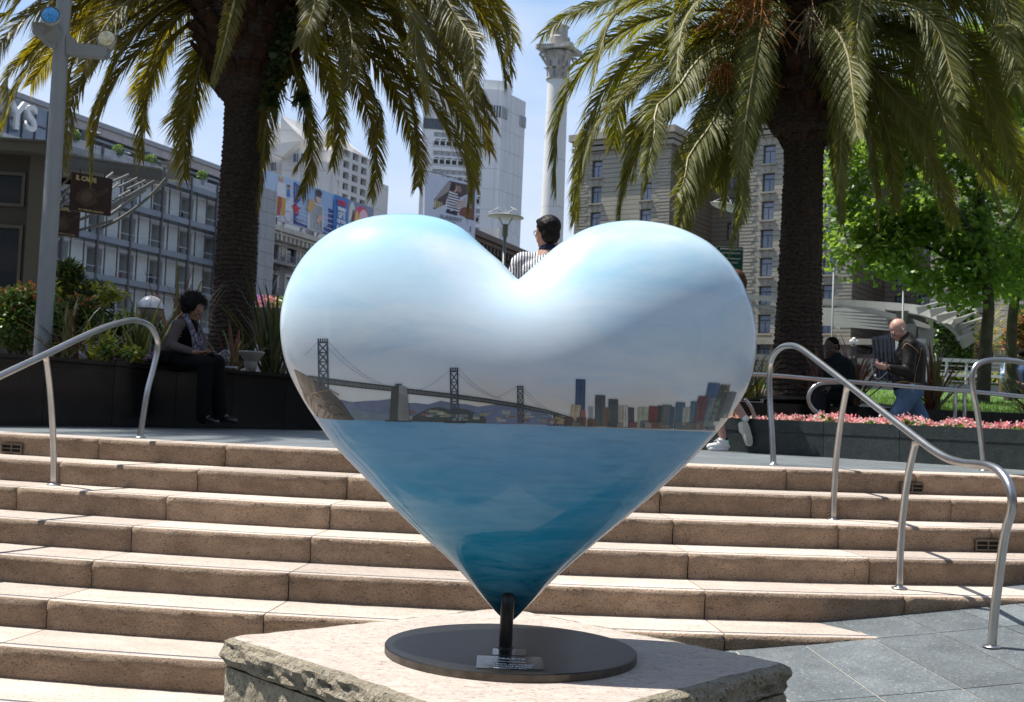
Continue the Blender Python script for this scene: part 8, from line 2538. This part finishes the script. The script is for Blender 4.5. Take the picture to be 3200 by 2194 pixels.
# ---------------------------------------------------------------- man in striped shirt
YS = 9.1
def s_(x, y, dy=0.0): return at(x, y, YS + dy)
sp_ = thing('person', 'dark haired man in a striped shirt seen from behind in the notch of the heart', 'person', (s_(1248, 600).x, YS, ZP))
hd = s_(1240, 527); Bs = basis((-.42, .90, .0), (0, 0, 1))
cx0 = s_(1246, 600).x
neck = Vector((cx0 - .005, YS, s_(1246, 560).z)); zsh = s_(1200, 585).z
zpel = 2.18
body = head_prims(hd, Bs, 1.08, 1.08) + [('c', neck, hd + Vector((0, 0, -.06)), .064, .062), ('c', Vector((cx0 - .20, YS + .02, zsh - .03)), Vector((cx0 + .20, YS, zsh - .03)), .07, .07), ('c', Vector((cx0, YS, zsh - .02)), neck, .13, .075), ('c', Vector((cx0, YS, zsh - .15)), Vector((cx0, YS, zpel)), .165, .15),
  ('c', Vector((cx0 - .09, YS, zpel)), Vector((cx0 - .10, YS, zpel - .42)), .095, .062), ('c', Vector((cx0 + .09, YS, zpel)), Vector((cx0 + .11, YS, zpel - .42)), .095, .062), ('c', Vector((cx0 - .10, YS, zpel - .42)), Vector((cx0 - .10, YS, ZP + .08)), .06, .04), ('c', Vector((cx0 + .11, YS, zpel - .42)), Vector((cx0 + .12, YS, ZP + .08)), .06, .04)]
armL = [Vector((cx0 - .225, YS + .01, zsh - .05)), Vector((cx0 - .27, YS + .02, zsh - .34)), Vector((cx0 - .12, YS + .25, zsh - .42))]
armR = [Vector((cx0 + .215, YS + .01, zsh - .05)), Vector((cx0 + .27, YS + .02, zsh - .34)), Vector((cx0 + .12, YS + .25, zsh - .42))]
for A, sd_ in ((armL, 1), (armR, -1)):
 body += [('c', A[0], A[1], .055, .045), ('c', A[1], A[2], .042, .028)] + hand_prims(A[2], (sd_ * .6, .8, .1), (0, .3, 1), 1.0, .5, sd_)
blob('body', body, skin('tan_skin', (.42, .24, .17)), sp_, .008, 5)
stp, t, b = nt('striped_shirt_cloth')
geo = t.nodes.new('ShaderNodeNewGeometry')
mp = t.nodes.new('ShaderNodeMapping'); mp.inputs['Location'].default_value = (-cx0, 0, 0)
t.links.new(geo.outputs['Position'], mp.inputs['Vector'])
sx3 = t.nodes.new('ShaderNodeSeparateXYZ'); t.links.new(mp.outputs['Vector'], sx3.inputs[0])
ns = noise_n(t, 6, 3)
ad = t.nodes.new('ShaderNodeMath'); ad.operation = 'MULTIPLY_ADD'; ad.inputs[1].default_value = .025; t.links.new(ns, ad.inputs[0]); t.links.new(sx3.outputs['X'], ad.inputs[2])
dv = t.nodes.new('ShaderNodeMath'); dv.operation = 'DIVIDE'; dv.inputs[1].default_value = .0205; t.links.new(ad.outputs[0], dv.inputs[0])
fr = t.nodes.new('ShaderNodeMath'); fr.operation = 'FRACT'; t.links.new(dv.outputs[0], fr.inputs[0])
t.links.new(mixc(t, ramp(t, fr.outputs[0], [(.0, 0.0), (.06, 1.0), (.46, 1.0), (.52, 0.0)]), (.72, .73, .77), (.02, .024, .05)), b.inputs['Base Color']); b.inputs['Roughness'].default_value = .85
bump(t, b, noise_n(t, 14, 4, .6, dist=1.3), .6, .02)
blob('striped_shirt', [('c', Vector((cx0 - .20, YS + .02, zsh - .035)), Vector((cx0 + .20, YS, zsh - .035)), .085, .085), ('c', Vector((cx0, YS, zsh - .02)), neck + Vector((0, 0, -.045)), .15, .085), ('c', Vector((cx0, YS, zsh - .15)), Vector((cx0, YS, zpel + .02)), .195, .185), ('c', armL[0], armL[1], .078, .070), ('c', armR[0], armR[1], .078, .070), ('c', Vector((cx0 - .12, YS, zsh - .12)), Vector((cx0 + .12, YS, zsh - .12)), .12, .12)], stp, sp_, .010, 5)
blob('navy_collar', [('c', neck + Vector((-.055, -.03, -.022)), neck + Vector((0, -.075, -.01)), .028, .030), ('c', neck + Vector((0, -.075, -.01)), neck + Vector((.065, -.03, -.022)), .030, .028), ('c', neck + Vector((-.055, -.03, -.022)), neck + Vector((-.06, .05, -.04)), .028, .022), ('c', neck + Vector((.065, -.03, -.022)), neck + Vector((.07, .05, -.04)), .028, .022), ('c', neck + Vector((-.03, -.055, -.03)), neck + Vector((.04, -.055, -.03)), .03, .03)], cloth('navy_cloth', (.018, .022, .055)), sp_, .008, 3)
blob('trousers', [('e', Vector((cx0, YS, zpel)), (.175, .15, .13)), ('c', Vector((cx0 - .09, YS, zpel)), Vector((cx0 - .10, YS, zpel - .42)), .115, .09), ('c', Vector((cx0 + .09, YS, zpel)), Vector((cx0 + .11, YS, zpel - .42)), .115, .09), ('c', Vector((cx0 - .10, YS, zpel - .42)), Vector((cx0 - .10, YS, ZP + .10)), .088, .08), ('c', Vector((cx0 + .11, YS, zpel - .42)), Vector((cx0 + .12, YS, ZP + .10)), .088, .08)], cloth('dark_trousers', (.03, .032, .04)), sp_, .012, 5)
for sx in (-.10, .12): blob('shoe', shoe_prims(Vector((cx0 + sx, YS - .04, ZP)), Vector((cx0 + sx - .03, YS + .19, ZP)), U), shm, sp_, .01, 3)
blob('hair', [('e', hd + Bs @ Vector((0, -.035, .042)), (.094, .108, .090), Bs), ('e', hd + Bs @ Vector((0, -.070, -.025)), (.078, .062, .075), Bs), ('e', hd + Bs @ Vector((0, .045, .085)), (.070, .055, .034), Bs)], cloth('dark_brown_hair', (.012, .010, .009), .45, .3, 40, .9), sp_, .007, 2)
glasses(sp_, hd, Bs, 1.08)
# ---------------------------------------------------------------- walker in white sneakers
YP = 12.15
def p_(x, y, dy=0.0): return at(x, y, YP + dy)
wk = thing('person', 'walker in white sneakers with green heels, mostly hidden by the heart', 'person', tuple(p_(1640, 1018)))
hd = p_(1660, 640); Bp = basis((-.95, .3, 0), (0, 0, 1))
neck = p_(1664, 672); chest = p_(1662, 730); hip = p_(1655, 820)
kF = p_(1622, 915, -.05); aF = Vector((p_(1642, 1000).x, YP - .02, ZP + .09))
kR = p_(1655, 905, .1); aR = p_(1690, 948, .0)
sk3 = skin('fair_leg_skin', (.46, .27, .21))
shN = p_(1678, 705, -.16); shF = p_(1655, 705, .16)
body = head_prims(hd, Bp, 1.0) + [('c', neck, hd + Vector((0, 0, -.06)), .05, .05), ('c', chest, hip, .13, .13), ('c', shN, shF, .06, .06), ('c', chest, neck, .11, .055), ('c', shN, p_(1668, 770, -.2), .045, .038), ('c', p_(1668, 770, -.2), p_(1625, 790, -.2), .036, .024), ('c', shF, p_(1640, 770, .2), .045, .038), ('c', p_(1640, 770, .2), p_(1610, 800, .15), .036, .024),
  ('c', hip + Vector((0, -.08, -.03)), kF, .085, .060), ('c', kF, kF.lerp(aF, .4), .058, .054), ('c', kF.lerp(aF, .4), aF, .054, .034), ('c', hip + Vector((0, .08, -.03)), kR, .085, .062), ('c', kR, kR.lerp(aR, .4), .058, .056), ('c', kR.lerp(aR, .4), aR, .056, .034)]
body += hand_prims(p_(1625, 790, -.2), (-.8, 0, -.3), (0, 1, 0), 1, .5, 1) + hand_prims(p_(1610, 800, .15), (-.8, 0, -.3), (0, -1, 0), 1, .5, -1)
blob('body', body, sk3, wk, .008, 5)
blob('hair', [('e', hd + Bp @ Vector((0, -.035, .035)), (.095, .11, .10), Bp), ('c', hd + Bp @ Vector((0, -.10, .0)), neck + Vector((.07, 0, -.08)), .06, .035)], cloth('brown_hair', (.07, .035, .02), .5), wk, .01, 2)
blob('shirt', [('c', chest, hip, .15, .145), ('c', shN, shF, .075, .075), ('c', chest, neck + Vector((0, 0, -.05)), .13, .07), ('c', shN, p_(1671, 750, -.19), .06, .055), ('c', shF, p_(1646, 750, .19), .06, .055)], cloth('pale_shirt', (.35, .32, .30)), wk, .012, 4)
blob('shorts', [('e', hip + Vector((0, 0, -.04)), (.15, .17, .12)), ('c', hip + Vector((0, -.08, -.04)), hip.lerp(kF, .7) + Vector((0, -.03, 0)), .105, .09), ('c', hip + Vector((0, .08, -.04)), hip.lerp(kR, .7) + Vector((0, .03, 0)), .105, .09)], cloth('dark_shorts', (.05, .045, .05)), wk, .012, 4)
wsh = plain('white_sneaker_leather', (.74, .74, .73), .45, var=.04)
grn = plain('green_heel_tab', (.02, .19, .07), .5)
sol = plain('sneaker_sole', (.62, .58, .50), .7, var=.12, scale=40, bumpv=.6, bscale=180)
zf = ZP + .012
hl_ = Vector((p_(1647, 1010).x, YP - .02, zf)); to_ = Vector((p_(1606, 1010).x, YP - .10, zf))
blob('sneaker', [('c', hl_ + U * .045, hl_.lerp(to_, .4) + U * .05, .040, .042), ('c', hl_.lerp(to_, .4) + U * .045, to_ + U * .035, .042, .032), ('c', hl_ + U * .08, hl_.lerp(to_, .35) + U * .09, .036, .036)], wsh, wk, .007, 4)
blob('sole', [('c', hl_ + U * .012, hl_.lerp(to_, .5) + U * .012, .022, .022), ('c', hl_.lerp(to_, .5) + U * .012, to_ + U * .012, .022, .020), ('c', hl_ + Vector((0, -.02, .012)), to_ + Vector((.01, -.02, .012)), .021, .021), ('c', hl_ + Vector((0, .02, .012)), to_ + Vector((.01, .02, .012)), .021, .021)], wsh, wk, .006, 2)
blob('heel_tab', [('c', hl_ + Vector((.026, -.01, .075)), hl_ + Vector((.024, -.01, .105)), .022, .019)], grn, wk, .006, 2)
blob('sock', [('c', aF + U * .0, aF + U * .035, .038, .037)], bk_, wk, .007, 2)
g = MB()
for k in range(3):
 c = hl_.lerp(to_, .35 + k * .1) + U * (.105 - k * .014) + Vector((0, -.02, 0)); g.tube([c + Vector((.0, .0, 0)), c + Vector((-.012, -.01, .022)), c + Vector((-.035, -.005, .018)), c + Vector((-.03, 0, -.004))], .004, 5)
g.build('laces', wsh, wk)
# lifted trailing shoe, sole towards the camera
c = p_(1696, 985, -.05)
ax = (p_(1702, 1010, -.02) - p_(1690, 958, -.02)).normalized(); nrm = Vector((.28, -.93, .12)).normalized(); h0 = p_(1690, 962, -.02); t0 = p_(1702, 1004, -.02)
back_ = -nrm
blob('sneaker', [('c', h0 + back_ * .045, h0.lerp(t0, .5) + back_ * .045, .040, .040), ('c', h0.lerp(t0, .5) + back_ * .04, t0 + back_ * .035, .043, .036), ('c', h0 + back_ * .075, h0.lerp(t0, .3) + back_ * .09, .036, .036)], wsh, wk, .007, 4)
sidev = ax.cross(nrm).normalized()
g = MB(); out_ = []
for k in range(28):
 a = 2 * math.pi * k / 28; l = math.cos(a); q = math.sin(a)
 wd = .036 + .009 * l if l > 0 else .034
 out_.append(h0.lerp(t0, .5) + ax * (l * .135) + sidev * (q * wd))
g.add([p + nrm * .012 for p in out_] + [p + back_ * .018 for p in out_], [list(range(28)), [28 + i for i in range(28)][::-1]] + [[i, (i + 1) % 28, 28 + (i + 1) % 28, 28 + i] for i in range(28)])
g.build('sole', sol, wk)
blob('heel_tab', [('c', h0 - ax * .035 + back_ * .05, h0 - ax * .03 + back_ * .075, .026, .022)], grn, wk, .006, 2)
blob('sock', [('c', aR, aR + (kR - aR).normalized() * -.01, .037, .037)], wsh, wk, .007, 2)
bgs = thing('shoulder_bag', 'brown shoulder bag strap and flap just visible at the right rim of the heart', 'bag', tuple(p_(1700, 720)))
blob('flap', [('c', p_(1695, 690, -.22), p_(1703, 735, -.24), .035, .045), ('c', p_(1700, 735, -.24), p_(1704, 800, -.22), .05, .05)], plain('brown_leather', (.16, .09, .055), .5), bgs, .012, 3)
# ---------------------------------------------------------------- man seated in the shade, on the phone
YQ = 14.35
def q_(x, y, dy=0.0): return at(x, y, YQ + dy)
ms_ = thing('person', 'man in a dark coat seated in shade by the right palm, hand at ear', 'person', tuple(q_(1895, 900)))
hd = q_(1886, 788); Bq = basis((-.75, -.55, -.38), (-.2, 0, 1))
neck = q_(1896, 806); chest = q_(1905, 842); hip = q_(1906, 886)
shN = q_(1914, 826, -.18); shF = q_(1890, 826, .18)
sk4 = skin('dark_brown_skin', (.075, .040, .026))
elF = q_(1880, 852, .0); wrF = q_(1875, 812, -.02)
elN = q_(1915, 872, -.22); wrN = q_(1884, 880, -.3)
kN = q_(1860, 888, -.25); kF = q_(1872, 888, .1)
body = head_prims(hd, Bq, 1.03, 1.05) + [('c', neck, hd + Vector((.02, 0, -.05)), .062, .058), ('c', chest, hip, .15, .15), ('c', shN, shF, .07, .07), ('c', chest, neck, .13, .065), ('c', shF, elF, .05, .042), ('c', elF, wrF, .04, .028), ('c', shN, elN, .052, .044), ('c', elN, wrN, .042, .028), ('c', hip + Vector((0, -.1, 0)), kN, .09, .06), ('c', hip + Vector((0, .1, 0)), kF, .09, .06), ('c', kN, kN + Vector((-.02, 0, -.46)), .06, .04), ('c', kF, kF + Vector((-.02, 0, -.46)), .06, .04)]
body += hand_prims(wrF, (.15, 0, .95), (.8, .2, 0), 1.0, .5, 1) + hand_prims(wrN, (-.9, 0, -.2), (0, .2, -.9), 1.0, .3, 1)
blob('body', body, sk4, ms_, .008, 5)
dk = cloth('dark_teal_coat', (.010, .016, .017))
blob('coat', [('c', chest, hip, .19, .20), ('c', shN, shF, .09, .09), ('c', chest, neck + Vector((0, 0, -.03)), .16, .085), ('c', shF, elF, .08, .07), ('c', elF, elF.lerp(wrF, .8), .065, .05), ('c', shN, elN, .085, .075), ('c', elN, elN.lerp(wrN, .85), .07, .05)], dk, ms_, .012, 5)
blob('trousers', [('e', hip, (.19, .2, .11)), ('c', hip + Vector((0, -.1, -.02)), kN, .11, .085), ('c', hip + Vector((0, .1, -.02)), kF, .11, .085), ('c', kN, kN + Vector((-.02, 0, -.42)), .085, .075), ('c', kF, kF + Vector((-.02, 0, -.42)), .085, .075)], cloth('charcoal_trousers', (.02, .02, .024)), ms_, .012, 5)
blob('hair', [('e', hd + Bq @ Vector((0, -.03, .040)), (.084, .098, .080), Bq), ('e', hd + Bq @ Vector((0, -.055, -.01)), (.074, .062, .07), Bq)], cloth('black_short_hair', (.006, .005, .005), .8), ms_, .009, 2)
for k_ in (kN, kF): blob('shoe', shoe_prims(k_ + Vector((0, 0, -.54)), k_ + Vector((-.2, -.03, -.54)), U), shm, ms_, .01, 3)
# ---------------------------------------------------------------- figures beyond the lawn, right edge
YE = 27.0
def e_(x, y, dy=0.0): return at(x, y, YE + dy)
pe = thing('person', 'person in a white and blue checked shirt standing behind the farther plane tree trunk', 'person', tuple(e_(2285, 905)))
hd = e_(2291, 800); B0 = basis((-.9, -.3, 0), (0, 0, 1)); cc_ = e_(2290, 832); hp = e_(2288, 862)
ft = e_(2288, 925).z
blob('body', head_prims(hd, B0) + [('c', cc_ + U * .12, hd - U * .06, .055, .05), ('c', cc_, hp, .15, .14), ('c', cc_ + Vector((0, -.19, .1)), e_(2276, 850, -.2), .05, .04), ('c', e_(2276, 850, -.2), e_(2277, 872, -.2), .04, .03), ('c', hp + Vector((-.08, 0, 0)), Vector((hp.x - .12, YE, ft + .08)), .09, .045), ('c', hp + Vector((.08, 0, 0)), Vector((hp.x + .1, YE, ft + .08)), .09, .045)] + hand_prims(e_(2277, 872, -.2), (0, 0, -1), (0, 1, 0), 1, .3, 1), skin('brown_skin', (.16, .09, .06)), pe, .012, 4)
ck, t, b = nt('checked_shirt')
t.links.new(mixc(t, ramp(t, noise_n(t, 22, 2, .5), [(0.47, 0.0), (0.53, 1.0)]), (.55, .60, .70), (.16, .24, .45)), b.inputs['Base Color'])
blob('shirt', [('c', cc_, hp, .19, .18), ('c', cc_ + Vector((-.18, 0, .12)), cc_ + Vector((.18, 0, .12)), .08, .08), ('c', cc_ + Vector((0, -.19, .1)), e_(2276, 850, -.2), .08, .07), ('c', e_(2276, 850, -.2), e_(2276, 862, -.2), .07, .055)], ck, pe, .014, 4)
blob('trousers', [('c', hp + Vector((-.08, 0, 0)), Vector((hp.x - .12, YE, ft + .1)), .13, .09), ('c', hp + Vector((.08, 0, 0)), Vector((hp.x + .1, YE, ft + .1)), .13, .09)], cloth('khaki_trousers', (.12, .09, .06)), pe, .014, 4)
blob('hair', [('e', hd + U * .045, (.09, .1, .075))], cloth('black_hair_cap', (.006, .005, .005)), pe, .012, 2)
pf2 = thing('person', 'dark haired person in a blue top at the right edge behind the hoop rail', 'person', tuple(e_(2318, 905)))
hd = e_(2318, 806, -3); cc_ = e_(2322, 845, -3); hp = e_(2324, 880, -3)
blob('body', head_prims(hd, B0) + [('c', cc_ + U * .12, hd - U * .06, .055, .05), ('c', cc_, hp, .15, .15), ('c', cc_ + Vector((-.18, 0, .1)), cc_ + Vector((-.25, -.1, -.18)), .05, .04), ('c', cc_ + Vector((-.25, -.1, -.18)), cc_ + Vector((-.15, -.25, -.25)), .04, .03), ('c', hp + Vector((-.08, 0, 0)), hp + Vector((-.1, 0, -.78)), .09, .045), ('c', hp + Vector((.08, 0, 0)), hp + Vector((.1, 0, -.78)), .09, .045)] + hand_prims(cc_ + Vector((-.15, -.25, -.25)), (.5, -.8, 0), (0, 0, -1), 1, .4, 1), skin('brown_skin', (.16, .09, .06)), pf2, .012, 4)
blob('top', [('c', cc_, hp, .19, .19), ('c', cc_ + Vector((-.18, 0, .12)), cc_ + Vector((.18, 0, .12)), .08, .08), ('c', cc_ + Vector((-.18, 0, .1)), cc_ + Vector((-.25, -.1, -.18)), .08, .07)], cloth('blue_top', (.06, .10, .20)), pf2, .014, 4)
blob('trousers', [('c', hp + Vector((-.08, 0, 0)), hp + Vector((-.1, 0, -.74)), .13, .09), ('c', hp + Vector((.08, 0, 0)), hp + Vector((.1, 0, -.74)), .13, .09)], cloth('dark_trousers', (.03, .032, .04)), pf2, .014, 4)
blob('hair', [('e', hd + U * .04, (.10, .115, .09))], cloth('black_hair_cap', (.006, .005, .005)), pf2, .012, 2)
